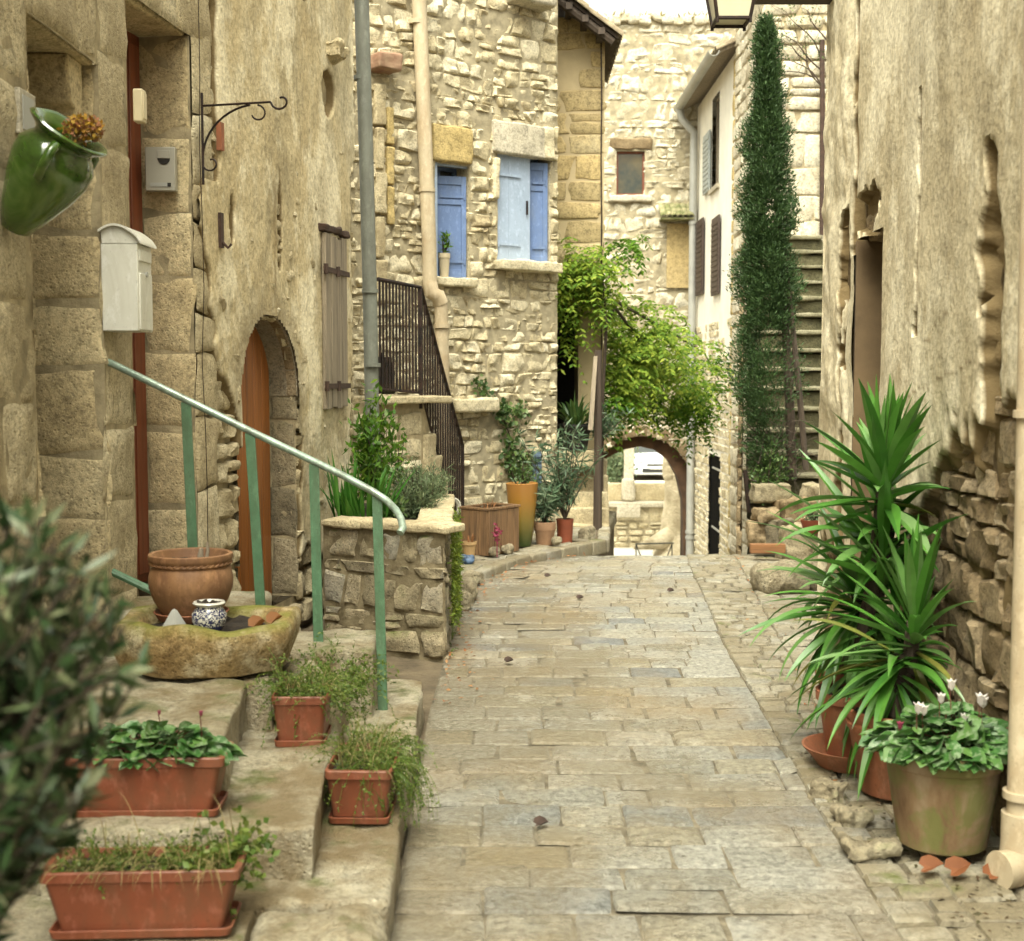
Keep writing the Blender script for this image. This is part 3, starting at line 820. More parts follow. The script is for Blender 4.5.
def door_reveal(mapf, hole, depth, seed, near=True, far=True, top=True):
    mb = MB()
    s0, s1, t0, t1 = hole[1:5]
    p = mapf(np.array([s1, s1]), np.array([0., 0.]), np.array([0., -depth]))
    inw = unit(p[1, :2] - p[0, :2]); dirs = unit(mapf(np.array([1.]), np.array([0.]), np.array([0.]))[0, :2] - mapf(np.array([0.]), np.array([0.]), np.array([0.]))[0, :2])
    if far:
        fm = plane_map(p[0, :2], inw, -dirs)
        sheet(mb, fm, 0, depth, t0, t1, .5, [], -.003, m=1)
        stones(mb, fm, 0.0, depth, t0, t1, (.26, .5), (depth * .95, depth), .005, .007, [], seed, G9, .004, .04, .008, tilt=0, sink=.007)
    if near:
        p0 = mapf(np.array([s0]), np.array([0.]), np.array([0.]))[0, :2]
        nm = plane_map(p0, inw, dirs)
        stones(mb, nm, 0.0, depth, t0, t1, (.26, .5), (depth * .95, depth), .008, .006, [], seed + 1, G7, .004, .12, .008, tilt=0)
    if top and hole[0] == 'r':
        frock(mb, mapf, (s0 + s1) / 2, t1 + .1, -depth / 2 - .01, s1 - s0 + .02, .21, depth - .02, seed, .02, .008)
    return mb
door_reveal(A1, O1, .42, 31).build('door_jamb', [M['jamb'], M['mortar']], A)
door_reveal(A2, O2, .285, 33).build('door_jamb', [M['jamb'], M['mortar']], A)
mb = door_reveal(A2, O3, .18, 35, top=False)
ang = np.linspace(0, math.pi, 17); c_ = (O3[1] + O3[2]) / 2
V = np.concatenate([A2(c_ - .5 * np.cos(ang), 1.52 + .5 * np.sin(ang), np.full(17, d_)) for d_ in (.02, -.19)])
mb.add(V, [(i + 1, i, 17 + i, 18 + i) for i in range(16)], 0)
mb.build('arch_jamb', [M['planter_stone'], M['mortar']], A)
mb = MB(); arch_ring(mb, A2, c_, 1.52, .495, .60, 9, -.05, .012, .012, 0, 4); mb.build('arch_stones', M['rubble_dark'], A)
# bracket under the first lintel
mb = MB()
prof = [(0, 3.0), (0, 2.62), (-.06, 2.60), (-.10, 2.70), (-.10, 2.78), (-.16, 2.80), (-.19, 2.93), (-.19, 3.0)]
mb.extr([A1(np.array([2.74 + a]), np.array([b]), np.array([-.26]))[0] for a, b in prof], (.20, 0, 0))
mb.build('corbel', M['jamb'], A, bevel=.012)
mb = MB(); fbox(mb, A1, 1.93, 2.76, .45, 3.0, -.48, -.43); mb.build('door', M['wood_brown'], A)
mb = MB(); fbox(mb, A2, 0.0, .72, .55, 3.42, -.33, -.275)
for k in range(5): fbox(mb, A2, .03 + .135 * k, .15 + .135 * k, .6, 3.36, -.28, -.262)
D2 = mb.build('door', M['wood_red'], A, bevel=.004)
mb = MB()
for k in range(7):
    a, b = O3[1] + .01 + .14 * k, O3[1] + .145 + .14 * k
    h = 2.06
    fbox(mb, A2, a, b, .2, h, -.20, -.165)
D3 = mb.build('door', M['wood_orange'], A, bevel=.005)
D3['label'] = 'orange varnished plank door in the arched doorway'
mb = MB(); fbox(mb, A2, O3[1] + .06, O3[1] + .34, 1.02, 1.40, -.165, -.155); mb.build('notice', mat_plain('notice', (.50, .36, .10), .6, .1), D3)
# weathered closed shutter
sa, sb = sA2(8.97), sA2(9.47)
mb = MB()
w = (sb - sa) / 2
for k in range(4): fbox(mb, A2, sa + .006 + k * w / 2, sa - .004 + (k + 1) * w / 2, 1.42 + .012 * (k % 2), 2.63 - .01 * (k % 3), .035, .065 + .002 * (k % 2))
S_ = mb.build('shutter', M['wood_grey'], A, bevel=.004)
for z in (2.38, 1.58):
    mb = MB(); fbox(mb, A2, sa - .05, sb + .04, z - .018, z + .018, .066, .075)
    for s_ in (sa - .02, (sa + sb) / 2): mb.tube(A2(np.array([s_, s_]), np.array([z - .035, z + .035]), np.array([.075, .075])), .016, 8)
    mb.build('strap_hinge', M['iron_rust'], S_)
mb = MB(); frock(mb, A2, (sa + sb) / 2, 2.665, .04, sb - sa + .05, .045, .07, 8, .01, .015, fr=20); mb.build('lintel', M['iron_rust'], A)
# stubs, hooks and a stone bracket in the plaster
mb = MB(); frock(mb, A2, sA2(9.25), 3.90, .05, .22, .10, .16, 12, .015, .035, fr=12); mb.build('stone_stub', M['ashlar'], A)
mb = MB(); frock(mb, A2, sA2(8.6), 4.28, .04, .14, .08, .16, 13, .03, .02); mb.build('beam_end', M['wood_brown'], A)
mb = MB(); fbox(mb, A2, sA2(7.2) - .02, sA2(7.2) + .02, 2.35, 2.54, .03, .05); mb.tube(A2(np.array([sA2(7.2)] * 3), np.array([2.38, 2.35, 2.37]), np.array([.05, .08, .1])), .008, 6); mb.build('iron_hook', M['iron_rust'], A)
mb = MB(); mb.tube(A2(np.array([1.06, 1.10, 1.16]), np.array([3.78, 3.79, 3.78]), np.array([.02, .06, .07])), .012, 6); mb.build('iron_hook', M['iron_rust'], A)
mb = MB(); fbox(mb, A2, 1.02, 1.06, 2.88, 3.03, .02, .05); mb.build('brick_plug', M['terracotta'], A)
mb = MB(); mb.tube(A2(np.array([.755] * 14), np.linspace(.6, 5.5, 14), .038 + .008 * np.random.default_rng(1).standard_normal(14)), .0022, 4); mb.build('cable', M['iron'], A)
mb = MB(); mb.tube([wp(356, -190, 9.93), wp(366, 150, 9.93), wp(370, 300, 9.95), wp(374, 520, 9.98)], .055, 14)
gp_ = mb.build('drainpipe', M['pipe_grey'], A)
for y in (-60, 78, 291, 365): p = wp(359 + 15 * (y / 400), y, 9.94); mb = MB(); mb.tube([p - [0, 0, .015], p + [0, 0, .015]], .062, 14); mb.build('pipe_clip', M['pipe_grey'], gp_)

# ------------------------------------------------------------------ the rubble house with blue shutters
B0 = np.array([.457, 13.5]); ub = np.array([-.774, -.633]); ub = ub / np.linalg.norm(ub)
LB = 2.9
Bs = B0 + ub * LB                                         # left end
Bn = np.array([-ub[1], ub[0]]); Bn = Bn if Bn[1] < 0 else -Bn
BM = plane_map(Bs, -ub, Bn)
def sB(px):                                               # wall coordinate seen at picture column px
    a = (px - 512) / F
    # Bs + s*(-ub): x = a*y
    return (a * Bs[1] - Bs[0]) / (-ub[0] + a * ub[1])
def zB(px, py): s = sB(px); Y = (Bs - ub * s)[1]; return wp(px, py, Y)[2]
B = thing('rubble_house', 'rubble stone house with two blue shuttered windows and a cream drainpipe', 'house', (B0[0], B0[1], 0))
W1 = ('r', sB(435), sB(469), zB(450, 279), zB(450, 164)); W2 = ('r', sB(497), sB(549.5), zB(520, 263), zB(520, 153))
NB = ('a', sB(372), sB(395), 1.45, 1.72)
HB = [W1, W2, NB]
mb = MB()
mort = lambda b, a, sd: (lambda s_, t_: b + a * fbm(np.stack([s_ * 6, t_ * 6, 0 * s_], -1), sd, 3))
sheet(mb, BM, 0, LB, -.3, 6.2, .04, HB, mort(.010, .024, 51), m=1)
stones(mb, BM, 0, LB, -.3, 6.2, (.075, .19), (.08, .25), .024, .005, HB, 41, G9, .06, .16, .030, tilt=.8, pe=12)
Bb = B0 - Bn * 0
Br = plane_map(B0, -Bn, -ub)                              # right return
sheet(mb, Br, 0, 1.2, -.3, 6.2, .4, [], -.01, m=1)
stones(mb, Br, 0, 1.2, -.3, 6.2, (.09, .17), (.1, .25), .03, .012, [], 42, G5, .03, .4, .01)
q0 = B0 - Bn * .32; q1 = Bs - Bn * .32
mb.prism([tuple(q1), tuple(q0), tuple(B0 - Bn * 3 + np.array([.0, 0])), tuple(Bs - Bn * 3)], -.3, 6.2, m=1)
mb.build('wall', [M['rubble'], M['mortar_pale']], B)
def frame_reveal(mapf, h, depth, mat, parent, name='window_reveal', t=.03):
    mb = MB(); _, s0, s1, t0, t1 = h
    fbox(mb, mapf, s0 - t, s0, t0, t1, -depth, -.004); fbox(mb, mapf, s1, s1 + t, t0, t1, -depth, -.004)
    fbox(mb, mapf, s0 - t, s1 + t, t1, t1 + t, -depth, -.004); fbox(mb, mapf, s0 - t, s1 + t, t0 - t, t0, -depth, -.004)
    return mb.build(name, mat, parent)
def leaf_shutter(mapf, hinge, w, z0, z1, ang, d, parent, mat, plain=False, side=1):
    """one shutter leaf hinged at wall coordinate hinge; ang opens it inward"""
    mb = MB()
    o = mapf(np.array([hinge]), np.array([0.]), np.array([d]))[0, :2]
    e = unit(mapf(np.array([hinge + side]), np.array([0.]), np.array([d]))[0, :2] - o); nn = unit(mapf(np.array([hinge]), np.array([0.]), np.array([d + 1]))[0, :2] - o)
    dd = e * math.cos(ang) - nn * math.sin(ang); n_ = nn * math.cos(ang) + e * math.sin(ang)
    lm = plane_map(o, dd, n_)
    fbox(mb, lm, 0, w, z0, z1, 0, .025)
    h = z1 - z0
    if plain: fbox(mb, lm, w * .36, w * .37, z0, z0 + h, .0255, .0275)
    else:
     for (a, b, c, d_) in ((.0, .05, 0, h), (w - .05, w, 0, h), (.05, w - .05, 0, .08), (.05, w - .05, h - .08, h), (.05, w - .05, h * .72, h * .72 + .05)):
        fbox(mb, lm, a, b, z0 + c, z0 + d_, .0255, .036)
    s_ = mb.build('shutter', mat, parent, bevel=.003)
    for f in (.16, .8):
        mb = MB(); fbox(mb, lm, .01, w * .7, z0 + h * f - .012, z0 + h * f + .012, .037, .042); mb.tube(lm(np.array([.02, .02]), np.array([z0 + h * f - .03, z0 + h * f + .03]), np.array([.04, .04])), .009, 6); mb.build('hinge', mat, s_)
    mb = MB(); fbox(mb, lm, w * .86, w * .9, z0 + h * .45, z0 + h * .58, .0365, .05); mb.build('latch', M['iron'], s_)
    return s_
def window(parent, mapf, h, depth=.2, frame=M['blue_dark'], glass=M['glass'], mull=True):
    _, s0, s1, t0, t1 = h; mb = MB(); w = .035
    fbox(mb, mapf, s0, s0 + w, t0, t1, -depth, -depth + .05); fbox(mb, mapf, s1 - w, s1, t0, t1, -depth, -depth + .05)
    fbox(mb, mapf, s0 + w, s1 - w, t1 - w, t1, -depth, -depth + .05); fbox(mb, mapf, s0 + w, s1 - w, t0, t0 + w, -depth, -depth + .05)
    if mull: fbox(mb, mapf, (s0 + s1) / 2 - .012, (s0 + s1) / 2 + .012, t0 + w, t1 - w, -depth, -depth + .04)
    f = mb.build('window', frame, parent)
    mb = MB(); fbox(mb, mapf, s0 + w / 2, s1 - w / 2, t0 + w / 2, t1 - w / 2, -depth + .005, -depth + .015); mb.build('pane', glass, f)
    return f
frame_reveal(BM, W1, .26, M['rubble'], B); frame_reveal(BM, W2, .26, M['white_stone'], B)
w1 = window(B, BM, W1, .24); w2 = window(B, BM, W2, .24)
mb = MB(); fbox(mb, BM, W1[1], W1[1] + .03, W1[3], W1[4], -.05, .012); fbox(mb, BM, W1[1], W1[2], W1[4] - .02, W1[4], -.05, -.02); mb.build('frame', M['blue_light'], w1)
leaf_shutter(BM, W1[2] - .005, (W1[2] - W1[1]) * .92, W1[3] + .02, W1[4] - .1, math.radians(22), -.045, B, M['blue_dark'], side=-1)
leaf_shutter(BM, W2[1] + .006, sB(531) - W2[1] - .006, W2[3] + .01, W2[4] - .02, 0, -.045, B, M['blue_light'], True)
leaf_shutter(BM, W2[2] - .006, (W2[2] - sB(531)) * .93, W2[3] + .01, W2[4] - .06, math.radians(24), -.045, B, M['blue_dark'], side=-1)
def lint(name, px0, px1, py0, py1, mat, seed, dd=.10, d=.02, r=.025, parent=B):
    s0, s1 = sB(px0), sB(px1); a, b = zB((px0 + px1) / 2, py1), zB((px0 + px1) / 2, py0)
    mb = MB(); frock(mb, BM, (s0 + s1) / 2, (a + b) / 2, d, s1 - s0, b - a, dd, seed, r, .012); return mb.build(name, mat, parent)
lint('lintel', 431, 470, 127, 163, M['yellow_stone'], 2, .14, .0, .02); lint('lintel', 491, 541, 124, 156, M['white_stone'], 5, .14, .0, .02)
lint('jamb_stone', 491, 497.3, 158, 200, M['rubble'], 6, .12, .0); lint('jamb_stone', 540, 551, 128, 160, M['rubble'], 7, .12, .0)
lint('sill', 493, 552, 262, 272, M['rubble'], 9, .2, .07, .015); lint('sill', 431, 472, 278, 287, M['rubble'], 10, .16, .03, .02)
lint('corbel', 504, 541, -8, 9, M['white_stone'], 11, .3, .1, .05); lint('ledge_stone', 446, 488, 398, 412, M['rubble'], 31, .22, .08, .03)
lint('tile_canopy', 370, 392, 57, 73, M['tile'], 12, .25, .08, .02)
for i in range(5): lint('quoin', 374 + (i % 2), 385 - 2 * (i % 2), 85 + i * 44, 126 + i * 44, M['ashlar'], 50 + i, .08, .03, .015)
for i in range(3): lint('quoin', 386, 393, 108 + i * 40, 145 + i * 40, M['yellow_stone'], 60 + i, .06, .03, .015)
mb = MB(); fbox(mb, BM, NB[1] - .02, NB[2] + .02, 1.43, 2.1, -.3, -.22); mb.build('niche_door', M['wood_brown'], B)
mb = MB()
pY = 12.32
mb.tube([wp(410, -150, pY), wp(420, 20, pY), wp(429, 240, pY), wp(430, 288, pY)], .068, 16)
mb.tube([wp(430, 284, pY - .03), wp(432, 293, pY - .04), wp(438, 296, pY - .02), wp(441, 304, pY)], .072, 16)
mb.tube([wp(441, 302, pY), wp(443, 390, pY + .02), wp(446, 520, pY + .05)], .064, 16)
cp = mb.build('drainpipe', M['pipe_cream'], B)
for (x, y) in ((417, 22), (427, 190), (442, 326), (412, -90)): p = wp(x, y, pY); mb = MB(); mb.tube([p - [0, 0, .02], p + [0, 0, .02]], .077, 16); mb.build('pipe_clip', M['pipe_cream'], cp)

# landing and stairs up to the rubble house
ST = thing('house_stairs', 'stone landing and narrow stairs rising beside the rubble house', 'stairs', (-.9, 11.2, 0))
c0 = np.array([-.756, 10.8]); c1 = np.array([-1.10, 10.42]); sd_ = np.array([.296, 1.3])
mb = MB()
mb.prism([tuple(c1 + [-.35, -.3]), tuple(c1), tuple(c0), tuple(c0 + [.05, .25]), tuple(c0 + [-.35, .75]), tuple(c1 + [-.45, .9])], -.1, 1.44, m=1)
lm_ = plane_map(c1 + np.array([-.2, -.22]), unit(c0 - c1), np.array([unit(c0 - c1)[1], -unit(c0 - c1)[0]]))
stones(mb, lm_, 0, .82, 0, 1.36, (.12, .22), (.14, .3), .03, .014, [], 71, G7, .03, .35, .01, base=.0)
mb.build('landing', [M['rubble'], M['mortar']], ST)
mb = MB(); p = (c0 + c1) / 2; mb.rbox((p[0] - .06, p[1] + .22, 1.455), (.78, .62, .06), .015, 8, .006, 8, 3, math.atan2((c0 - c1)[1], (c0 - c1)[0])); mb.build('landing_slab', M['ashlar'], ST)
for k in range(7):
    f = (k + .5) / 7; zt = 1.44 - (k + 1) * .2
    c = c0 + sd_ * f + np.array([-.26, .14])
    mb = MB(); mb.rbox((c[0], c[1], zt - .1 - .15), (.66, .24, .34), .015, 6, .008, 8, 80 + k, math.atan2(sd_[1], sd_[0]) - math.pi / 2); mb.build('step', M['ashlar'], ST)

# ------------------------------------------------------------------ the tall house in the recess
CY = 14.3
C = thing('tall_house', 'tall narrow house of yellow stone blocks with an old tiled eave and a dark doorway', 'house', (.8, CY, 0))
CM = plane_map((.15, CY), (1, 0), (0, -1))
xC = lambda px: (px - 512) / F * CY - .15
OC = ('r', xC(557), xC(578), .80, 2.45)
CR = xC(603)
mb = MB()
sheet(mb, CM, 0, CR, -.9, 5.5, .2, [OC], -.004, m=1)
stones(mb, CM, 0, CR, 2.45, 5.5, (.16, .30), (.22, .5), .014, .010, [OC], 91, G7, .015, .2, .008, keep=lambda s, t: fbm(np.stack([s * 2, t * 2, 0 * s], -1), 3) < .25)
stones(mb, CM, 0, CR, -.9, .78, (.10, .2), (.15, .4), .03, .012, [], 92, G5, .02, .3, .01)
mb.prism([(.15 + OC[2], CY + .02), (.15 + CR, CY + .02), (.15 + CR, CY + 3), (-1.2, CY + 3), (-1.2, CY + 1.2), (.15 + OC[2], CY + 1.2)], -2.9, 5.5, m=1)
mb.build('wall', [M['c_stone'], M['plaster_beige']], C)
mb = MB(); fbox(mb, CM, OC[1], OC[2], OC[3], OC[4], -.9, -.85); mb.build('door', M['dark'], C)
mb = MB(); fbox(mb, CM, OC[2] + .0, CR - .03, .78, 2.5, .003, .02); mb.build('plaster_panel', M['plaster_beige'], C)
# roof: a slab of boards with tiles over it
rt = thing  # (roof is a part of C)
mb = MB()
R0 = wp(548, -14, CY - .35); R1 = wp(606, 26, CY - .35); R2 = wp(618, 40, CY - .35)
sl_ = (R2[2] - R0[2]) / (R2[0] - R0[0])
def roofp(x, y, h): return (x, y, R0[2] + sl_ * (x - R0[0]) + h)
mb.add([roofp(x, y, h) for x in (R0[0] - .6, R2[0]) for y in (CY - .38, CY + 1.8) for h in (0, .04)], [(0, 4, 6, 2), (1, 3, 7, 5), (0, 1, 5, 4), (2, 6, 7, 3), (4, 5, 7, 6), (0, 2, 3, 1)])
rf = mb.build('roof', M['wood_brown'], C)
mb = MB()
for k in range(13):
    y = CY - .36 + .17 * k
    for j in range(5):
        xs = np.linspace(R2[0] + .05 - .36 * j, R2[0] - .40 - .36 * j, 2)
        ang = np.linspace(0, math.pi, 7)
        V = np.concatenate([[(x, y + .085 * math.cos(a) * f, R0[2] + sl_ * (x - R0[0]) + .05 + .065 * math.sin(a) * f + .01 * (1 - i)) for a in ang] for i, (x, f) in enumerate(zip(xs, (1.05, .85)))])
        W_ = np.concatenate([V, V - [0, 0, .012]])
        fs = [(i, i + 1, 8 + i, 7 + i) for i in range(6)] + [(14 + i + 1, 14 + i, 21 + i, 22 + i) for i in range(6)] + [(i, 14 + i, 15 + i, i + 1) for i in range(6)]
        mb.add(W_, fs)
mb.build('tiles', M['tile_old'], rf)
mb = MB()
for k in range(4): p = np.array(roofp(R0[0] + .05 + .17 * k, CY - .2, -.05)); mb.box(p, (.07, .42, .07), 0)
mb.tube([np.array(roofp(R0[0] - .3, CY - .34, -.06)), np.array(roofp(R2[0] - .05, CY - .34, -.06))], .05, 8)
mb.build('rafter', M['wood_brown'], rf)
mb = MB(); mb.tube([wp(601 + (i % 2) * .6, 40 + i * 60, CY - .03) for i in range(9)], .008, 5); mb.build('cable', M['iron'], C)
# the stone stairs by its door
CS = thing('door_steps', 'rough stone steps behind the oleanders below the dark doorway', 'stairs', (.75, 13.9, 0))
for k in range(5):
    mb = MB(); mb.rbox((.72, 13.75 + .1 * k, .10 + .165 * k - .14), (.62, .3, .26), .02, 7, .014, 8, 100 + k); mb.build('step', M['ashlar'], CS)

# ------------------------------------------------------------------ the wall with the archway
DY = 24.0
D = thing('arch_house', 'tall pale rubble house at the street end with one small window and an archway', 'house', (2.4, DY, -2.85))
DM = plane_map((0, DY), (1, 0), (0, -1))
ac = (642 - 512) / F * DY; ar = .95; asz = -.40
OD = ('a', ac - ar, ac + ar, -3.0, asz)
wx = lambda px: (px - 512) / F * DY
wz = lambda py: wp(512, py, DY)[2]
WD = ('r', wx(615), wx(643), wz(195), wz(151))
mb = MB()
sheet(mb, DM, -1.0, 7.0, -3.0, 8.05, .06, [OD, WD], mort(.014, .026, 52), m=1)
stones(mb, DM, 1.0, 5.0, 1.8, 8.0, (.12, .33), (.16, .55), .024, .008, [OD, WD], 111, G9, .10, .16, .034, pe=12, tilt=.5)
stones(mb, DM, .6, 5.0, -3.0, 1.8, (.08, .2), (.1, .3), .026, .008, [OD, WD], 112, G7, .07, .25, .03, tilt=.5)
for (x0, x1, y0, y1, z0, z1) in ((-1, OD[1], DY + .02, DY + 1.7, -3, 8.0), (OD[2], 7, DY + .02, DY + 1.7, -3, 8.0)):
    mb.box(((x0 + x1) / 2, (y0 + y1) / 2, (z0 + z1) / 2), (x1 - x0, y1 - y0, z1 - z0), m=1)
zc = asz + ar
mb.box((ac, DY + .98, (WD[3] + zc + .02) / 2 + .0), (2 * ar, 1.44, WD[3] - zc - .03), m=1)
mb.box((ac, DY + .98, (WD[4] + 8.0) / 2), (2 * ar, 1.44, 8.0 - WD[4] - .01), m=1)
mb.build('wall', [M['rubble_pale'], M['mortar_pale']], D)
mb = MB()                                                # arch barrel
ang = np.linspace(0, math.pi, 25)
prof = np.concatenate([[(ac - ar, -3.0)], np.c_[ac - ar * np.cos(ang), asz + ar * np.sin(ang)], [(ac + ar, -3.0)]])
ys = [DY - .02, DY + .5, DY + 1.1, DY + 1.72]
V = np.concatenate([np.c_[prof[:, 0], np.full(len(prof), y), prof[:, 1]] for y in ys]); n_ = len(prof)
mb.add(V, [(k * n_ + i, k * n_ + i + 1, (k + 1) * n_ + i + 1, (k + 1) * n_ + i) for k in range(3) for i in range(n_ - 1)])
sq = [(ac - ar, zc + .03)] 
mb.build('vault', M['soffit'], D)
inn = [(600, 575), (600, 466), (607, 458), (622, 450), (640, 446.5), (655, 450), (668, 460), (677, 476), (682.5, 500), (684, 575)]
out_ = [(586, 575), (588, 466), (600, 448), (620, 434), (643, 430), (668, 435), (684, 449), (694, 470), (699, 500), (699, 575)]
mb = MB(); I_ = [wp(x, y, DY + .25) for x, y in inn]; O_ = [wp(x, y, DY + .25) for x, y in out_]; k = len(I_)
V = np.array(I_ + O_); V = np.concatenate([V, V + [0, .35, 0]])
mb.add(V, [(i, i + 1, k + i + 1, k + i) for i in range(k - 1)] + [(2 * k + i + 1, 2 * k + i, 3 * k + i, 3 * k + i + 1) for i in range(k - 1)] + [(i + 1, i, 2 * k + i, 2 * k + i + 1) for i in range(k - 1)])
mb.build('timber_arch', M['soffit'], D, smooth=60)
mb = MB(); arch_ring(mb, DM, ac, asz, ar - .01, ar + .2, 15, -.1, .03, .02, 0, 8); mb.build('arch_stones', M['rubble_dark'], D)
mb = MB()
for y0, y1 in ((DY + .02, DY + 1.7),):                    # spandrels above the barrel
    for i in range(len(ang) - 1):
        a, b = ang[i], ang[i + 1]
        x0, x1 = ac - ar * math.cos(a), ac - ar * math.cos(b)
        zt0, zt1 = asz + ar * math.sin(a) + .01, asz + ar * math.sin(b) + .01
        if x1 - x0 < .004: continue
        P = [(x0, y0, zt0), (x1, y0, zt1), (x1, y0, zc + .02), (x0, y0, zc + .02)]
        mb.add(np.concatenate([P, np.array(P) + [0, y1 - y0, 0]]), [(0, 1, 2, 3), (7, 6, 5, 4), (0, 4, 5, 1), (3, 2, 6, 7)])
mb.build('spandrel', M['mortar_pale'], D)
frame_reveal(DM, WD, .22, M['white_stone'], D); 
window(D, DM, WD, .12, M['wood_red'], mat_plain('pane_reflect', (.07, .085, .07), .12, .6, 1.5, .3, col2=(.16, .12, .05)), False)
mb = MB(); frock(mb, DM, (WD[1] + WD[2]) / 2, WD[4] + .12, .01, .75, .2, .1, 3, .03, .03); mb.build('lintel', M['rubble_dark'], D)
mb = MB(); frock(mb, DM, (WD[1] + WD[2]) / 2, WD[3] - .07, .03, .8, .12, .16, 5, .03, .02); mb.build('sill', M['white_stone'], D)
mb = MB()
for i in range(26): mb.rbox((.9 + i * .19 + RNG.uniform(-.03, .03), DY + .1, 8.04 + RNG.uniform(-.02, .06)), (.22, .4, .16), .05, 3, .03, 8, i)
mb.build('coping', M['rubble_pale'], D)
mb = MB()
n_ = 500; P = np.c_[RNG.uniform(1.0, 5.6, n_), DY + RNG.uniform(-.1, .2, n_), np.full(n_, 8.08)]
leaves(mb, P, rdir(n_, 1.2), rdir(n_), RNG.uniform(.08, .2, n_), .03); mb.build('wall_grass', M['straw'], D)
# mossy canopy over a blind niche
mb = MB()
p0, p1 = wp(659, 219, DY - .05), wp(691, 219, DY - .05); top_ = wp(675, 205, DY)[2]
for k in range(6):
    x = p0[0] + (p1[0] - p0[0]) * (k + .5) / 6; ang = np.linspace(0, math.pi, 7)
    V = np.concatenate([[(x + .06 * math.cos(a), y, z + .05 * math.sin(a)) for a in ang] for y, z in ((DY - .45, p0[2]), (DY + .0, top_))])
    mb.add(np.concatenate([V, V - [0, 0, .02]]), [(i, i + 1, 8 + i, 7 + i) for i in range(6)] + [(15 + i, 14 + i, 21 + i, 22 + i) for i in range(6)] + [(i, 14 + i, 15 + i, i + 1) for i in range(6)])
mb.box(((p0[0] + p1[0]) / 2, DY - .2, p0[2] - .03), (p1[0] - p0[0], .44, .03))
mb.build('canopy', M['tile_moss'], D)
a, b = wp(666, 288, DY), wp(691, 224, DY)
mb = MB(); fbox(mb, DM, a[0], b[0], a[2], b[2], .045, .075); mb.build('render_patch', M['c_stone'], D)

# ------------------------------------------------------------------ the white house on the right of the arch
EX, EY0, EY1 = 3.36, 19.9, 23.93
E = thing('white_house', 'whitewashed house beside the archway with a zinc gutter and brown shutters', 'house', (EX, EY0, -2.85))
EM = plane_map((EX, EY0), (0, 1), (-1, 0))               # street side, s runs away from the camera
EF = plane_map((EX, EY0), (1, 0), (0, -1))               # front
def yE(px): return EX / ((px - 512) / F) - EY0
def zE(px, py): return wp(px, py, EX / ((px - 512) / F))[2]
WE = ('r', yE(716), yE(709), zE(712, 187), zE(714, 93))
WL = ('r', yE(719.5), yE(712.5), zE(716, 295), zE(716, 217)); WK = ('r', yE(703.5), yE(697), zE(700, 295), zE(700, 220))
DE = ('r', yE(721), yE(709), -2.2, zE(715, 455))
mb = MB()
zt = 6.5
sheet(mb, EM, 0, EY1 - EY0, -3, zt, .2, [WE, DE], 0.0, m=0)
stones(mb, EM, 0, EY1 - EY0, -3, 2.55, (.09, .18), (.12, .32), .02, .014, [WE, DE], 121, G5, .03, .35, .01, m=1, keep=lambda s, t: (t < 1.9) | (fbm(np.stack([s * 2, t * 2, 0 * s], -1), 8) > .05))
sheet(mb, EF, 0, 2.6, -3, 7.2, .4, [], 0.0, m=2)
stones(mb, EF, 0, 2.6, -3, 6.6, (.16, .34), (.25, .5), .02, .014, [], 122, G5, .03, .2, .012, m=1)
mb.prism([(EX + .4, EY0 + .4), (6, EY0 + .4), (6, EY1), (EX + .4, EY1)], -3, 6.4, m=0)
mb.build('wall', [M['plaster_white'], M['rubble'], M['mortar_pale']], E)
mb = MB(); stones(mb, EF, .0, .22, -3, 6.45, (.25, .42), (.2, .22), .03, .012, [], 123, G5, .0, .12, .01, base=.012)
EQ = plane_map((EX, EY0), (0, 1), (-1, 0)); stones(mb, EQ, 0, .16, -3, 6.45, (.25, .42), (.15, .16), .012, .01, [], 123, G5, 0, .1, .006, base=.006)
mb.build('quoins', M['yellow_stone'], E)
w_ = window(E, EM, WE, .12, M['wood_grey'])
def shut(parent, mapf, s0, s1, z0, z1, d, mat):
    mb = MB(); fbox(mb, mapf, s0, s1, z0, z1, d, d + .03)
    n = int((z1 - z0) / .09)
    for k in range(n): fbox(mb, mapf, s0 + .04, s1 - .04, z0 + .05 + k * (z1 - z0 - .1) / n, z0 + .05 + (k + .7) * (z1 - z0 - .1) / n, d + .031, d + .042)
    return mb.build('shutter', mat, parent, bevel=.003)
M['shutter_grey'] = mat_plain('shutter_grey', (.36, .39, .38), .6)
M['shutter_brown'] = mat_plain('shutter_brown', (.05, .032, .024), .6)
shut(E, EM, WE[2] + .02, WE[2] + .72, WE[3], WE[3] + 1.0, .02, M['shutter_grey'])
for h in (WL, WK): shut(E, EM, h[1], h[2], h[3], h[4], .025, M['shutter_brown'])
mb = MB(); fbox(mb, EM, WE[1] - .1, WE[2] + .1, WE[3] - .08, WE[3] - .01, -.1, .05); mb.build('sill', M['white_stone'], E)
mb = MB(); n = 5
for k in range(n): fbox(mb, EM, DE[1] + (DE[2] - DE[1]) * k / n + .005, DE[1] + (DE[2] - DE[1]) * (k + 1) / n - .005, DE[3], DE[4] - .05 * k / n, -.06, -.03)
dr = mb.build('door', mat_plain('black_paint', (.004, .004, .004), .9, .2, spec=.05), E)
for z in (.1, -.9): mb = MB(); fbox(mb, EM, DE[1] - .04, DE[2] - .3, z, z + .03, -.03, -.015); mb.build('strap_hinge', M['pipe_zinc'], dr)
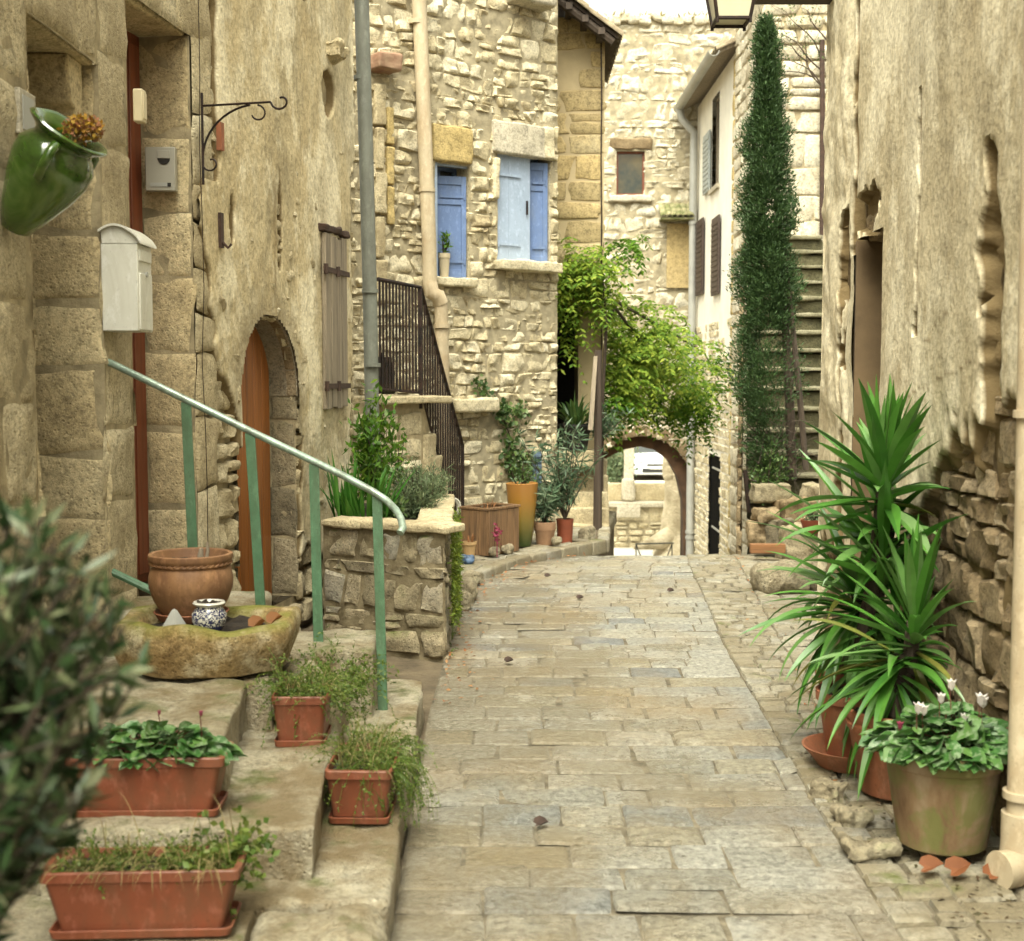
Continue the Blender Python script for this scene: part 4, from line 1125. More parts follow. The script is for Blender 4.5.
# eave, roof, gutter
ez = zE(728, 62) + .02
mb = MB()
P = [(EX - .28, EY0 - .15, ez), (EX - .28, EY1 + .1, ez), (6.2, EY1 + .1, ez + 1.35), (6.2, EY0 - .15, ez + 1.35)]
mb.add(np.concatenate([P, np.array(P) + [0, 0, .06]]), [(0, 1, 2, 3), (7, 6, 5, 4), (0, 4, 5, 1), (1, 5, 6, 2), (2, 6, 7, 3), (3, 7, 4, 0)])
er = mb.build('roof', M['wood_grey'], E)
mb = MB(); sl2 = 1.35 / (6.2 - EX + .28)
for k in range(21):
    y = EY0 - .1 + .2 * k
    for j in range(6):
        x0 = EX - .33 + .5 * j; ang = np.linspace(0, math.pi, 6)
        V = np.concatenate([[(x, y + .1 * f * math.cos(a), ez + .07 + sl2 * (x - EX + .28) + .07 * f * math.sin(a)) for a in ang] for x, f in ((x0, 1.0), (x0 + .55, .8))])
        mb.add(np.concatenate([V, V - [0, 0, .015]]), [(i, i + 1, 7 + i, 6 + i) for i in range(5)] + [(13 + i, 12 + i, 18 + i, 19 + i) for i in range(5)] + [(i, 12 + i, 13 + i, i + 1) for i in range(5)])
mb.build('tiles', M['tile_old'], er)
mb = MB(); ang = np.linspace(math.pi, 2 * math.pi, 9)
V = np.concatenate([[(EX - .36 + r * math.cos(a), y, ez + .03 + r * math.sin(a)) for a in ang] for y in (EY0 - .2, EY1 + .0) for r in (.085, .075)])
mb.add(V, [(i, 18 + i, 19 + i, i + 1) for i in range(8)] + [(9 + i + 1, 27 + i + 1, 27 + i, 9 + i) for i in range(8)] + [(i, i + 1, 10 + i, 9 + i) for i in range(8)] + [(0, 9, 27, 18), (8, 26, 35, 17)])
mb.build('gutter', M['pipe_zinc'], E)
dp = np.array([EX - .10, EY1 - .25])
mb = MB(); mb.tube([(EX - .36, EY1 - .25, ez - .03), (EX - .32, EY1 - .25, ez - .2), (dp[0], dp[1], ez - .45), (dp[0], dp[1], ez - .7), (dp[0], dp[1], 2), (dp[0], dp[1], -2.9)], .07, 12)
ep = mb.build('drainpipe', M['pipe_zinc'], E)
for z in (4.4, 2.4, .2, -1.2, -1.3): mb = MB(); mb.tube([(dp[0], dp[1], z - .03), (dp[0], dp[1], z + .03)], .085, 12); mb.build('pipe_clip', M['pipe_zinc'], ep)

# ------------------------------------------------------------------ the house above the long stairs
GYY = 17.75
Gx0 = (757 - 512) / F * GYY
G_ = thing('stairhead_house', 'large block stone house standing at the head of the long outdoor stairs', 'house', (Gx0, GYY, 3))
GM = plane_map((Gx0, GYY), (1, 0), (0, -1)); GL = plane_map((Gx0, GYY), (0, 1), (-1, 0))
mb = MB()
sheet(mb, GM, 0, 3.5, 0, 7.6, .4, [], -.01, m=1); sheet(mb, GL, 0, 2.1, -2, 7.6, .4, [], -.01, m=1)
stones(mb, GM, 0, 2.5, 3.0, 5.2, (.3, .55), (.4, .8), .02, .012, [], 131, G7, .02, .12, .01)
stones(mb, GM, 0, 2.5, 5.2, 7.6, (.14, .28), (.2, .5), .035, .016, [], 132, G7, .04, .3, .012)
stones(mb, GL, 0, 2.1, -1, 7.6, (.18, .32), (.25, .5), .02, .014, [], 133, G5, .03, .2, .01)
mb.prism([(Gx0 + .05, GYY + .05), (8, GYY + .05), (8, GYY + 2.1), (Gx0 + .05, GYY + 2.1)], -2, 7.55, m=1)
mb.build('wall', [M['rubble_pale'], M['mortar']], G_)
mb = MB(); mb.box((Gx0 + 1.6, GYY - .02, 7.66), (4.0, .5, .08)); 
for k in range(16): mb.tube([(Gx0 - .3 + .24 * k, GYY - .32, 7.74), (Gx0 - .3 + .24 * k, GYY + .4, 7.9)], .09, 8)
mb.build('roof', M['tile_old'], G_)
mb = MB(); mb.tube([wp(822, 40, GYY - .1), wp(822.5, 120, GYY - .1), wp(822, 235, GYY - .1)], .035, 8); mb.build('drainpipe', M['iron_rust'], G_)

# ------------------------------------------------------------------ the long outdoor stairs on the right
LS = thing('long_stairs', 'long flight of mossy stone stairs climbing beside the cypress', 'stairs', (2.9, 12.5, 0))
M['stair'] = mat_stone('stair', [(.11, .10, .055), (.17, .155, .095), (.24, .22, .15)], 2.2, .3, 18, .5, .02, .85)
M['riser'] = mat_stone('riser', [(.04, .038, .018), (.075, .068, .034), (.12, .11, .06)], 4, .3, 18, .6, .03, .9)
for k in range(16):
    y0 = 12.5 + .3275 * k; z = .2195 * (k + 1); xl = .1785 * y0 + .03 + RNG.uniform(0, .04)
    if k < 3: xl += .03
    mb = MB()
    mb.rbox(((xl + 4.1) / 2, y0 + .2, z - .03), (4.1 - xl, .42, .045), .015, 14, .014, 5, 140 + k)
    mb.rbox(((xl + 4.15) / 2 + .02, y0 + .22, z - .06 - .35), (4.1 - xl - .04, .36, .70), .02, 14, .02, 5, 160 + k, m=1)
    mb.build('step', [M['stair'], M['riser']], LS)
mb = MB()
mb.box((4.45, 18.3, 1.75), (2.1, 1.2, 3.4)); mb.build('landing', M['stair'], LS)
mb = MB()
fl = plane_map((.1785 * 12.45 - .03, 12.45), unit([.1785, 1.0]), (-.984, .176))
n = 0
for k in range(16): stones(mb, fl, .3275 * k * 1.016, .3275 * (k + 1) * 1.016, -3.0 if k > 5 else -.6, .2195 * (k + 1) - .07, (.14, .26), (.25, .33), .03, .015, [], 181 + k, G5, .02, .3, .012)
mb.build('flank_wall', M['rubble_dark'], LS)

# ------------------------------------------------------------------ the weathered house on the right
H0 = np.array([1.60, 2.9]); H1 = np.array([1.95, 8.1]); hd = unit(H1 - H0); hn = np.array([-hd[1], hd[0]]); LH = float(np.linalg.norm(H1 - H0))
HM = plane_map(H0, hd, hn, lean=.0)
H = thing('weathered_house', 'weathered grey plaster house with peeling patches and a narrow dark doorway', 'house', (1.95, 8.1, 0))
def sH(px): a = (px - 512) / F; return (a * H0[1] - H0[0]) / (hd[0] - a * hd[1])
def yH(s): return H0[1] + hd[1] * s
OH = ('r', sH(884), sH(857), .0, wp(860, 241, yH(sH(857)))[2])
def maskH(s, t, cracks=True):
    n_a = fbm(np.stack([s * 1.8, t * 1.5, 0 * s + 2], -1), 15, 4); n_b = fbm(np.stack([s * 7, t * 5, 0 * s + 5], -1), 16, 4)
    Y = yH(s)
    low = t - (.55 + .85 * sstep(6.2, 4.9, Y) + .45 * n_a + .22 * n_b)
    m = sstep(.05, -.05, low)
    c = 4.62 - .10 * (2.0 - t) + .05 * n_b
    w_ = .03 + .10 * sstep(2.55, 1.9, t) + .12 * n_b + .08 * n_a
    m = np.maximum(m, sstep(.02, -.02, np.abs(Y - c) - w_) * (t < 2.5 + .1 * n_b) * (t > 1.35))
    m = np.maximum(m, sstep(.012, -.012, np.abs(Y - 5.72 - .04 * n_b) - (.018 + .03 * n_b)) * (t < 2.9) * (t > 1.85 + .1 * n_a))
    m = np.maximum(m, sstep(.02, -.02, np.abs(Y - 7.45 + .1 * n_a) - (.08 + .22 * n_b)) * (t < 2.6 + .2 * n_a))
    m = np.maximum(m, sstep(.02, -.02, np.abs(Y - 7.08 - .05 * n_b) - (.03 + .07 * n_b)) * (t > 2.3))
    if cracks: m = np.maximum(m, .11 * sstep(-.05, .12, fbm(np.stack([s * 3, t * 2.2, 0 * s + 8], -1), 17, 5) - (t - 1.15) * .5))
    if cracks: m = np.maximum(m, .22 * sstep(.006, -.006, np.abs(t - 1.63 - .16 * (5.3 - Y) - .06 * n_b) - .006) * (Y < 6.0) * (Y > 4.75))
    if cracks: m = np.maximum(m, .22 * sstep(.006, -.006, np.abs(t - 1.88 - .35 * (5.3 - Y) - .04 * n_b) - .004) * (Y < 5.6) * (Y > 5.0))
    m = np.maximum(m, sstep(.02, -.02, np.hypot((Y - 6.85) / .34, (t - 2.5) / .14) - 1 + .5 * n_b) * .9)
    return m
mb = MB()
sheet(mb, HM, 0, LH, 0, 6.4, .05, [OH], mort(-.046, .02, 53), m=1)
stones(mb, HM, 0, LH, 0, 3.2, (.08, .2), (.10, .30), .022, .008, [OH], 191, G9, .05, .2, .022, base=-.038, tilt=.5, sink=.03, pe=14, keep=lambda s, t: maskH(s, t, False) + maskH(s + .08, t, False) + maskH(s - .08, t, False) + maskH(s, t + .07, False) > .15 + 9 * (t > 1.55))
mb.prism([tuple(H0 - hn * .06), tuple(H0 - hn * 4), tuple(H1 - hn * 4), tuple(H1 - hn * .35), tuple(H1 - hn * .35 - hd * 2.0), tuple(H0 - hn * .35 + hd * .5)][1:] , 0, 6.4, m=1)
mb.prism([tuple(H1 - hn * .36), tuple(H1 - hn * .03), tuple(H0 + hd * OH[2] - hn * .03), tuple(H0 + hd * OH[2] - hn * .36)][::-1], 0, 6.4, m=1)
e0 = H0 - hd * 2.8
mb.prism([tuple(e0 - hn * .02), tuple(e0 - hn * 4), tuple(H0 - hn * 4), tuple(H0 - hn * .02)], 0, 6.4, m=1)  # wall carried on out of view, added to shade the near lane
mb.build('wall', [M['rubble_dark'], mat_plain('old_mortar', (.12, .085, .045), .95, .5, 9, .8, .1, bd=.03, col2=(.22, .165, .095))], H)
def dH(s, t):
    n_a = fbm(np.stack([s * 1.2, t * .9, 0 * s], -1), 19, 4); n_b = fbm(np.stack([s * 8, t * 4.5, 0 * s], -1), 20, 4)
    Y = yH(s); rough = np.maximum(sstep(1.9, 1.0, t), sstep(6.9, 7.3, Y))
    groove = .05 * sstep(.16, .0, np.abs(Y - 7.35)) * sstep(1.7, 2.6, t)
    return .028 + .022 * n_a + (.006 + .024 * rough) * n_b - .075 * maskH(s, t, False) - groove
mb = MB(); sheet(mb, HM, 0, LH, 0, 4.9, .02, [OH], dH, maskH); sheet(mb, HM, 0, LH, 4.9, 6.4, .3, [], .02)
ed = plane_map(H1, -hn, hd); sheet(mb, ed, -.03, .5, 0, 6.4, .25, [], 0.0)
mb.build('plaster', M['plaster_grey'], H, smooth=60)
mb = MB()
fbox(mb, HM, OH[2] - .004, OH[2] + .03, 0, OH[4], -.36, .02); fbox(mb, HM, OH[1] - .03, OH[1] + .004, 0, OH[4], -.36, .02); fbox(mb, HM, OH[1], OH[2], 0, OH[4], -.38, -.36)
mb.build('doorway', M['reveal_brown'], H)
mb = MB(); frock(mb, HM, (OH[1] + OH[2]) / 2, OH[4] + .06, -.14, OH[2] - OH[1] + .04, .13, .22, 6, .02, .03); mb.build('lintel', M['rubble_dark'], H)
b0 = wp(786, 2, 8.0); mb = MB(); mb.box((1.75, 7.95, b0[2] + .09), (.62, .16, .2)); mb.build('beam', M['wood_brown'], H, bevel=.01)
mb = MB(); pc = np.array([1.65, 4.12]); mb.tube([(pc[0] - .03, pc[1] + .02, 6.2), (pc[0] - .015, pc[1] + .01, 3), (pc[0], pc[1], 1.2), (pc[0], pc[1], .22)], .046, 18)
mb.tube([(pc[0], pc[1], .24), (pc[0], pc[1], .13), (pc[0] - .01, pc[1] - .012, .085), (pc[0] - .04, pc[1] - .04, .07), (pc[0] - .09, pc[1] - .06, .07)], .062, 18)
hp = mb.build('drainpipe', M['pipe_cream'], H)
for z in (.30, 1.53, 2.9): mb = MB(); mb.tube([(pc[0], pc[1], z - .012), (pc[0], pc[1], z + .012)], .060, 18); mb.build('pipe_clip', M['pipe_cream'], hp)
# ------------------------------------------------------------------ plants: shared builders
def tufts(mb, c, n, L, W, spread=.6, droop=1.0, seg=5, r=.03, up=1.0, m=0):
    for i in range(n):
        a = random.random() * 6.283; rr = r * math.sqrt(random.random())
        d = np.array([math.cos(a) * spread * random.random(), math.sin(a) * spread * random.random(), up])
        ribbon(mb, np.array(c) + [rr * math.cos(a), rr * math.sin(a), 0], d, L * random.uniform(.5, 1.1), W * random.uniform(.7, 1.2), droop * random.uniform(.4, 1.4), seg, .2, m)
def sprigs(mb, bases, dirs, L, droop, nl, lw, ll, stem=.0015, m=0, seed=0):
    """thin arching stems set with small leaves"""
    P = []; D = []; 
    for b, d in zip(bases, dirs):
        d = unit(np.array(d, float)); p = np.array(b, float); l = L * random.uniform(.5, 1.15); k = 9; pts = [p]
        for i in range(k):
            d = unit(d + np.array([random.gauss(0, .12), random.gauss(0, .12), -droop / k * (i + 1) / 4 + random.gauss(0, .05)])); p = p + d * l / k; pts.append(p)
        pts = np.array(pts)
        mb.tube(pts, np.linspace(stem, stem * .4, len(pts)), 3, m, cap=False)
        t = np.random.default_rng(int(abs(p[0]) * 1e5) + seed).random(nl) * .95 + .05
        x = t * k; i0 = np.minimum(x.astype(int), k - 1); f = (x - i0)[:, None]
        P.append(pts[i0] * (1 - f) + pts[i0 + 1] * f); D.append((pts[i0 + 1] - pts[i0]) / (l / k) * .5 + rdir(nl, .1))
    P = np.concatenate(P); D = np.concatenate(D); n = len(P)
    leaves(mb, P, D, rdir(n, .8), RNG.uniform(.6, 1.2, n) * ll, RNG.uniform(.7, 1.2, n) * lw, .1, m)
def ring_bases(c, r, n): 
    a = RNG.random(n) * 6.283; k = np.sqrt(RNG.random(n)) * r
    return np.c_[c[0] + k * np.cos(a), c[1] + k * np.sin(a), np.full(n, c[2])]
def pot_lathe(name, label, c, prof, mat, soil_r, soil_z, cat='plant pot', wob=.004, group=None, n=40):
    o = thing(name, label, cat, c, group)
    mb = MB(); mb.lathe(prof, c, n, wob=wob, seed=int(c[0] * 100) % 50); mb.build('pot_body', mat, o, smooth=40)
    if soil_r:
        mb = MB(); mb.disc((c[0], c[1], c[2] + soil_z), soil_r, 24, amp=.006); mb.build('soil', M['soil'], o)
    return o
def trough(label, c, L, W, H, rz, group='plastic trough planters on the entrance steps'):
    o = thing('planter_trough', label, 'planter', c, group)
    cc, ss = math.cos(rz), math.sin(rz)
    def ring(l, w, z, r=.02, n=5):
        P = []
        for (sx, sy, a0) in ((1, 1, 0), (-1, 1, 90), (-1, -1, 180), (1, -1, 270)):
            for k in range(n):
                a = math.radians(a0 + 90 * k / (n - 1)); P.append((sx * (l / 2 - r) + r * math.cos(a), sy * (w / 2 - r) + r * math.sin(a)))
        P = np.array(P); return np.c_[c[0] + P[:, 0] * cc - P[:, 1] * ss, c[1] + P[:, 0] * ss + P[:, 1] * cc, np.full(len(P), c[2] + z)]
    def stack(mb, rows, cap=True):
        R_ = [ring(*r) for r in rows]; k = len(R_[0])
        fs = [(i * k + j, i * k + (j + 1) % k, (i + 1) * k + (j + 1) % k, (i + 1) * k + j) for i in range(len(R_) - 1) for j in range(k)]
        if cap: fs += [tuple(range(k - 1, -1, -1)), tuple(range((len(R_) - 1) * k, len(R_) * k))]
        mb.add(np.concatenate(R_), fs)
    z0 = .022; t = .82
    mb = MB(); stack(mb, [(L * t, W * t, z0), (L * .95, W * .95, z0 + H - .032), (L * .955, W * .955, z0 + H - .03), (L * 1.0, W * 1.0, z0 + H - .028), (L * 1.005, W * 1.005, z0 + H - .003), (L * .99, W * .985, z0 + H), (L * .94, W * .9, z0 + H), (L * .93, W * .88, z0 + H - .01), (L * .90, W * .84, z0 + H - .035)], True)
    mb.build('trough_body', M['plastic_terracotta'], o, smooth=30)
    mb = MB(); stack(mb, [(L * .84, W * .88, 0), (L * .90, W * .97, .006), (L * .92, W * 1.0, .026), (L * .90, W * .97, .028), (L * .87, W * .93, .012)]); mb.build('saucer', M['plastic_terracotta'], o, smooth=30)
    mb = MB(); stack(mb, [(L * .89, W * .82, z0 + H - .034), (L * .88, W * .80, z0 + H - .022)]); mb.build('soil', M['soil'], o)
    return o, np.array([c[0], c[1], c[2] + z0 + H - .025]), np.array([cc, ss, 0]), np.array([-ss, cc, 0])
def cyc_plant(name, label, c, rx, ry, n, L, ax=(1, 0, 0), ay=(0, 1, 0), flowers=(), group=None, hgt=.07):
    o = thing(name, label, 'plant', c, group)
    ax = np.array(ax); ay = np.array(ay); c = np.array(c, float)
    k = np.sqrt(RNG.random(n)); a = RNG.random(n) * 6.283
    off = (k * np.cos(a))[:, None] * ax * rx + (k * np.sin(a))[:, None] * ay * ry
    P = c + off; P[:, 2] += hgt * (1.1 - k ** 2) * RNG.uniform(.3, 1.2, n)
    D = off / max(rx, ry) * 1.0 + rdir(n) * .45; D[:, 2] = D[:, 2] * .3 - .45 * k ** 2 + .12
    mb = MB(); round_leaves(mb, P, D, rdir(n, 2.2), RNG.uniform(.7, 1.2, n) * L); mb.build('leaves', M['leaf_cyclamen'], o)
    mb = MB()
    for p in P[::2]: mb.tube([c + (p - c) * [.45, .45, 0] - [0, 0, .02], p * .6 + c * .4 + [0, 0, .01], p], .0018, 4)
    mb.build('stems', M['stem_red'], o)
    for (x, y, h, mt, s) in flowers:
        b = c + ax * x + ay * y; t = b + np.array([random.uniform(-.01, .01), -.01, h])
        mb = MB(); mb.tube([b, (b + t) / 2 + [.006, 0, 0], t, t + [.008, -.006, .004]], .0018, 5); 
        st = mb.build('flower_stalk', M['stem_red'], o)
        mb = MB(); q = 6
        for i in range(q):
            an = i * 6.283 / q + random.random() * .4
            ribbon(mb, t + [.004, -.005, 0], (math.cos(an) * .42, math.sin(an) * .42, .9), .034 * s, .020 * s, .25, 4, .3)
        mb.build('flower', M[mt], st)
    return o

# ------------------------------------------------------------------ entrance steps on the left
SP = thing('entrance_steps', 'broad worn stone entrance steps carrying the terracotta troughs', 'steps', (-.9, 4.6, 0))
for i, (cx, cy, cz, sx, sy, sz, rz) in enumerate([
    (-1.15, 3.50, .04, .86, .44, .21, .02), (-.68, 4.36, .04, .60, 1.5, .215, .03), (-.735, 5.74, .04, .63, 1.24, .215, .028),
    (-1.02, 4.22, .13, .80, .98, .38, .08), (-1.05, 5.22, .13, .70, .95, .36, .06), (-.82, 5.86, .28, .40, .46, .34, .05),
    (-1.42, 4.42, .25, .92, .82, .50, .10), (-1.40, 5.32, .24, .88, .98, .50, .10), (-1.55, 5.95, .3, .8, .5, .6, .1), (-1.36, 6.7, .1, .5, 1.3, .26, .16)]):
    mb = MB(); mb.rbox((cx, cy, cz), (sx, sy, sz), .018, 26, .016, 4.5, 200 + i, rz); mb.build('step', M['step'], SP, smooth=50)
def rock(label, c, d, seed, mat='rock', rz=0.0, amp=.05, fr=4, name='rock', group=None, r=.45):
    mb = MB(); mb.rbox(c, d, min(d) * r, 12, amp, fr, seed, rz)
    o = mb.build(name, M[mat], None, (c[0], c[1], c[2] - d[2] / 2), smooth=70, label=label, category='rock')
    if group: o['group'] = group
    return o
rock('big rounded yellow boulder at the foot of the entrance steps', (-.53, 3.40, .07), (.40, .36, .25), 3, 'step', .1, .04, 5, r=.4)
rock('mossy stone block at the foot of the green handrail', (-.74, 6.52, .06), (.22, .2, .18), 5, 'step', .1, .02, 6, r=.2)
rock('flat broken stone between basin and small trough', (-.90, 5.0, .38), (.16, .2, .14), 6, 'rock', .3, .03, 7)
rock('pale chunk of stone beside the second trough', (-.87, 5.28, .40), (.18, .16, .16), 7, 'rock', 1.1, .03, 7)

o1, p1_, ax1, ay1 = trough('long terracotta plastic trough lowest on the steps, filled with dry grass', (-1.0, 3.47, .145), .53, .19, .165, .05)
o2, p2_, ax2, ay2 = trough('long terracotta plastic trough planted with heart-leaved cyclamen on the second step', (-1.11, 3.92, .318), .48, .19, .165, .03)
o3, p3_, ax3, ay3 = trough('smallest square trough, wispy green weeds, at the top of the second step', (-.765, 4.69, .318), .20, .23, .165, .02)
o4, p4_, ax4, ay4 = trough('terracotta trough overflowing with weeds on the lowest step near the street', (-.51, 4.42, .148), .225, .34, .165, -.03)
t = thing('dry_grass', 'dry straw and small green weeds in the lowest trough', 'plant', p1_)
mb = MB()
for i in range(150):
    b = p1_ + ax1 * RNG.uniform(-.24, .24) + ay1 * RNG.uniform(-.06, .06); d = (RNG.normal(-.3, .6), RNG.normal(-.5, .5), .7)
    ribbon(mb, b, d, RNG.uniform(.08, .26), .0032, RNG.uniform(1.5, 4), 7, .1)
mb.build('straw', M['straw'], t)
mb = MB(); n = 260; B_ = p1_ + np.outer(RNG.uniform(-.25, .25, n), ax1) + np.outer(RNG.uniform(-.06, .08, n), ay1)
sprigs(mb, B_, rdir(n, .9), .09, .6, 12, .008, .012); n = 45; B_ = p1_ + np.outer(RNG.uniform(.14, .27, n), ax1) + np.outer(RNG.uniform(-.03, .08, n), ay1)
sprigs(mb, B_, rdir(n, .9) + [.3, 0, 0], .14, .8, 9, .02, .028); mb.build('weeds', M['weed'], t)
cyc_plant('cyclamen_plant', 'green heart-leaved cyclamen with two pink buds in the long trough', p2_ + [0, 0, .012], .25, .10, 300, .05, ax2, ay2, [(.15, 0, .12, 'petal_pink', .6), (.03, .02, .12, 'petal_pink', .5)])
t = thing('wispy_weeds', 'feathery green weeds spreading out of the smallest trough', 'plant', p3_)
mb = MB(); n = 190; B_ = ring_bases(p3_, .10, n); sprigs(mb, B_, rdir(n, .9) + [.15, .1, 0], .20, 1.3, 14, .007, .014); n = 75
B_ = ring_bases(p3_ + [.1, .25, -.02], .14, n); sprigs(mb, B_, rdir(n, .9), .24, 1.2, 18, .009, .016); mb.build('weeds', M['weed'], t)
mb = MB()
for i in range(60): ribbon(mb, ring_bases(p3_, .09, 1)[0], (RNG.normal(.2, .6), RNG.normal(-.2, .6), .8), RNG.uniform(.1, .22), .0028, 3, 6, .1)
mb.build('straw', M['straw'], t)
t = thing('wispy_weeds', 'feathery weeds trailing over the lowest step edge from the street-side trough', 'plant', p4_)
mb = MB(); n = 230; B_ = p4_ + np.outer(RNG.uniform(-.09, .09, n), ax4) + np.outer(RNG.uniform(-.14, .16, n), ay4)
sprigs(mb, B_, rdir(n, .9) + [.25, 0, .1], .22, 1.6, 16, .006, .013); n = 90; B_ = p4_ + np.outer(RNG.uniform(.02, .1, n), ax4) + np.outer(RNG.uniform(-.1, .16, n), ay4)
sprigs(mb, B_, rdir(n, .2) + [.9, -.2, .1], .27, 3.5, 20, .007, .013); mb.build('weeds', M['weed'], t)
mb = MB()
for i in range(90): ribbon(mb, p4_ + ax4 * RNG.uniform(-.09, .09) + ay4 * RNG.uniform(-.14, .14), (RNG.normal(.2, .6), RNG.normal(-.1, .6), .9), RNG.uniform(.1, .24), .0028, RNG.uniform(1, 4), 6, .1)
mb.build('straw', M['straw'], t)
t = thing('stair_weeds', 'low weeds growing from the joints behind the smallest trough', 'plant', (-.86, 5.35, .4))
mb = MB(); n = 170; B_ = np.c_[RNG.uniform(-.98, -.62, n), RNG.uniform(4.9, 5.75, n), np.full(n, .34)]; sprigs(mb, B_, rdir(n, 1.0), .16, .8, 14, .010, .018); mb.build('weeds', M['weed'], t)

# stone basin with its things
bc = np.array([-1.215, 5.12, .50])
mb = MB(); n_ = 72; a = np.arange(n_) * 2 * math.pi / n_
def bas(sx, sy, z, p=4.2, w=0.0):
    r = (np.abs(np.cos(a)) ** p + np.abs(np.sin(a)) ** p) ** (-1 / p)
    r = np.minimum(r, 1.22 / np.maximum(np.abs(np.cos(a)) * .75 + np.abs(np.sin(a)) * .9, .01))
    x = sx * r * np.cos(a); y = sy * r * np.sin(a)
    return np.c_[bc[0] + x, bc[1] + y, bc[2] + z + .012 * np.sin(a * 3 + 1) * w + .006 * w * np.sin(a * 7)]
rows = [bas(.27, .24, .0), bas(.31, .27, .012), bas(.345, .305, .10, w=.3), bas(.355, .315, .155, w=.6), bas(.35, .31, .185, w=.8), bas(.335, .295, .20, w=1), bas(.285, .245, .197, w=1), bas(.265, .225, .18, w=.8), bas(.25, .205, .13), bas(.22, .18, .125), bas(.01, .01, .125)]
V = np.concatenate(rows); V = V + .010 * np.stack([fbm(V * 7, 61), fbm(V * 7, 62), fbm(V * 7, 63)], -1)
mb.add(V, [(i * n_ + j, i * n_ + (j + 1) % n_, (i + 1) * n_ + (j + 1) % n_, (i + 1) * n_ + j) for i in range(len(rows) - 1) for j in range(n_)] + [tuple(range(n_ - 1, -1, -1))])
bo = thing('stone_basin', 'old shallow stone sink with a mossy rim on the entrance steps', 'basin', bc)
mb.build('basin_body', M['basin'], bo, smooth=38)
mb = MB(); mb.disc((bc[0], bc[1], bc[2] + .158), .235, 28, amp=.01); mb.build('soil', M['soil'], bo)
M['terracotta_worn'] = mat_plain('terracotta_worn', (.24, .11, .04), .7, .35, 5, .2, col2=(.33, .18, .08), dirt=(.10, .045, .022))
rp = np.array([-1.295, 5.20, .675])
prof = [(.0, .02), (.115, .02), (.12, .028), (.150, .08), (.166, .13), (.168, .165), (.160, .20), (.152, .213), (.156, .216), (.162, .222), (.158, .229), (.163, .236), (.168, .246), (.166, .262), (.158, .266), (.150, .262), (.146, .25), (.14, .225)]
ro = pot_lathe('round_pot', 'round bellied terracotta pot with a rope-pattern rim standing in the stone basin', rp, prof, M['terracotta_worn'], .142, .225)
mb = MB(); mb.lathe([(0, 0), (.13, 0), (.15, .03), (.145, .032), (.125, .012), (0, .012)], rp, 32); mb.build('saucer', M['terracotta'], ro)
mb = MB(); k = 40
for i in range(k):
    a0 = i * 6.283 / k; c_a = lambda q: np.array([math.cos(q), math.sin(q), 0])
    mb.tube([rp + .157 * c_a(a0 - .06) + [0, 0, .220], rp + .161 * c_a(a0) + [0, 0, .226], rp + .157 * c_a(a0 + .06) + [0, 0, .232]], .0045, 5)
mb.build('rope_rim', M['terracotta_worn'], ro)
t = thing('plant_stump', 'dry cut plant stump in the round bellied pot', 'plant', rp + [.03, .0, .22])
mb = MB(); b = rp + np.array([.035, .02, .22]); mb.tube([b, b + [.0, 0, .035], b + [.004, 0, .06]], [.014, .012, .008], 8); mb.tube([b + [.02, 0, 0], b + [.03, 0, .05], b + [.028, 0, .085]], [.008, .007, .005], 6); mb.build('stump', M['wood_grey'], t)
M['china'] = None
q = N('china'); z = q.a('SeparateXYZ', {0: q.co()}).outputs
w = q.mth('MULTIPLY', q.ramp(q.noise(42, 2, dist=2.5), [(.50, 0), (.55, 1)]), q.ramp(z[2], [(.022, 0), (.03, 1)]))
w = q.mth('MAXIMUM', w, q.ramp(z[2], [(.098, 0), (.103, .9)]))
col = q.mix(q.ramp(w, [(.42, 0), (.5, 1)]), (.016, .02, .07), (.55, .53, .47))
M['china'] = q.end(col, .15, spec=.6)
jo = pot_lathe('china_jar', 'small blue and white ceramic jar in the stone basin', np.array([-1.165, 4.95, .668]), [(0, 0), (.045, 0), (.05, .01), (.066, .045), (.066, .07), (.052, .092), (.046, .10), (.056, .105), (.062, .112), (.058, .118), (.05, .118), (.045, .108)], M['china'], .047, .112, 'jar')
mb = MB(); cc_ = np.array([-1.30, 4.95, .668]); mb.lathe([(.0, .095), (.012, .088), (.058, .012), (.06, .0), (0, 0)], cc_, 5, wob=.06); mb.build('stone_pyramid', M['pipe_zinc'], None, cc_, smooth=25, label='small grey pyramid-shaped stone in the basin', category='stone', )
for i, (x, y, l) in enumerate(((-1.01, 4.98, 'curled pale dead leaf in the stone basin beside the china jar'), (-.955, 5.06, 'brown dead leaf lying at the right end of the stone basin'))):
    mb = MB(); round_leaves(mb, [(x, y, .678)], [(.6, .4, .3)], [(0, -.3, 1)], .06, cup=.7); mb.build('dead_leaf', M['dry_leaf'], None, (x, y, .65), label=l, category='leaf')

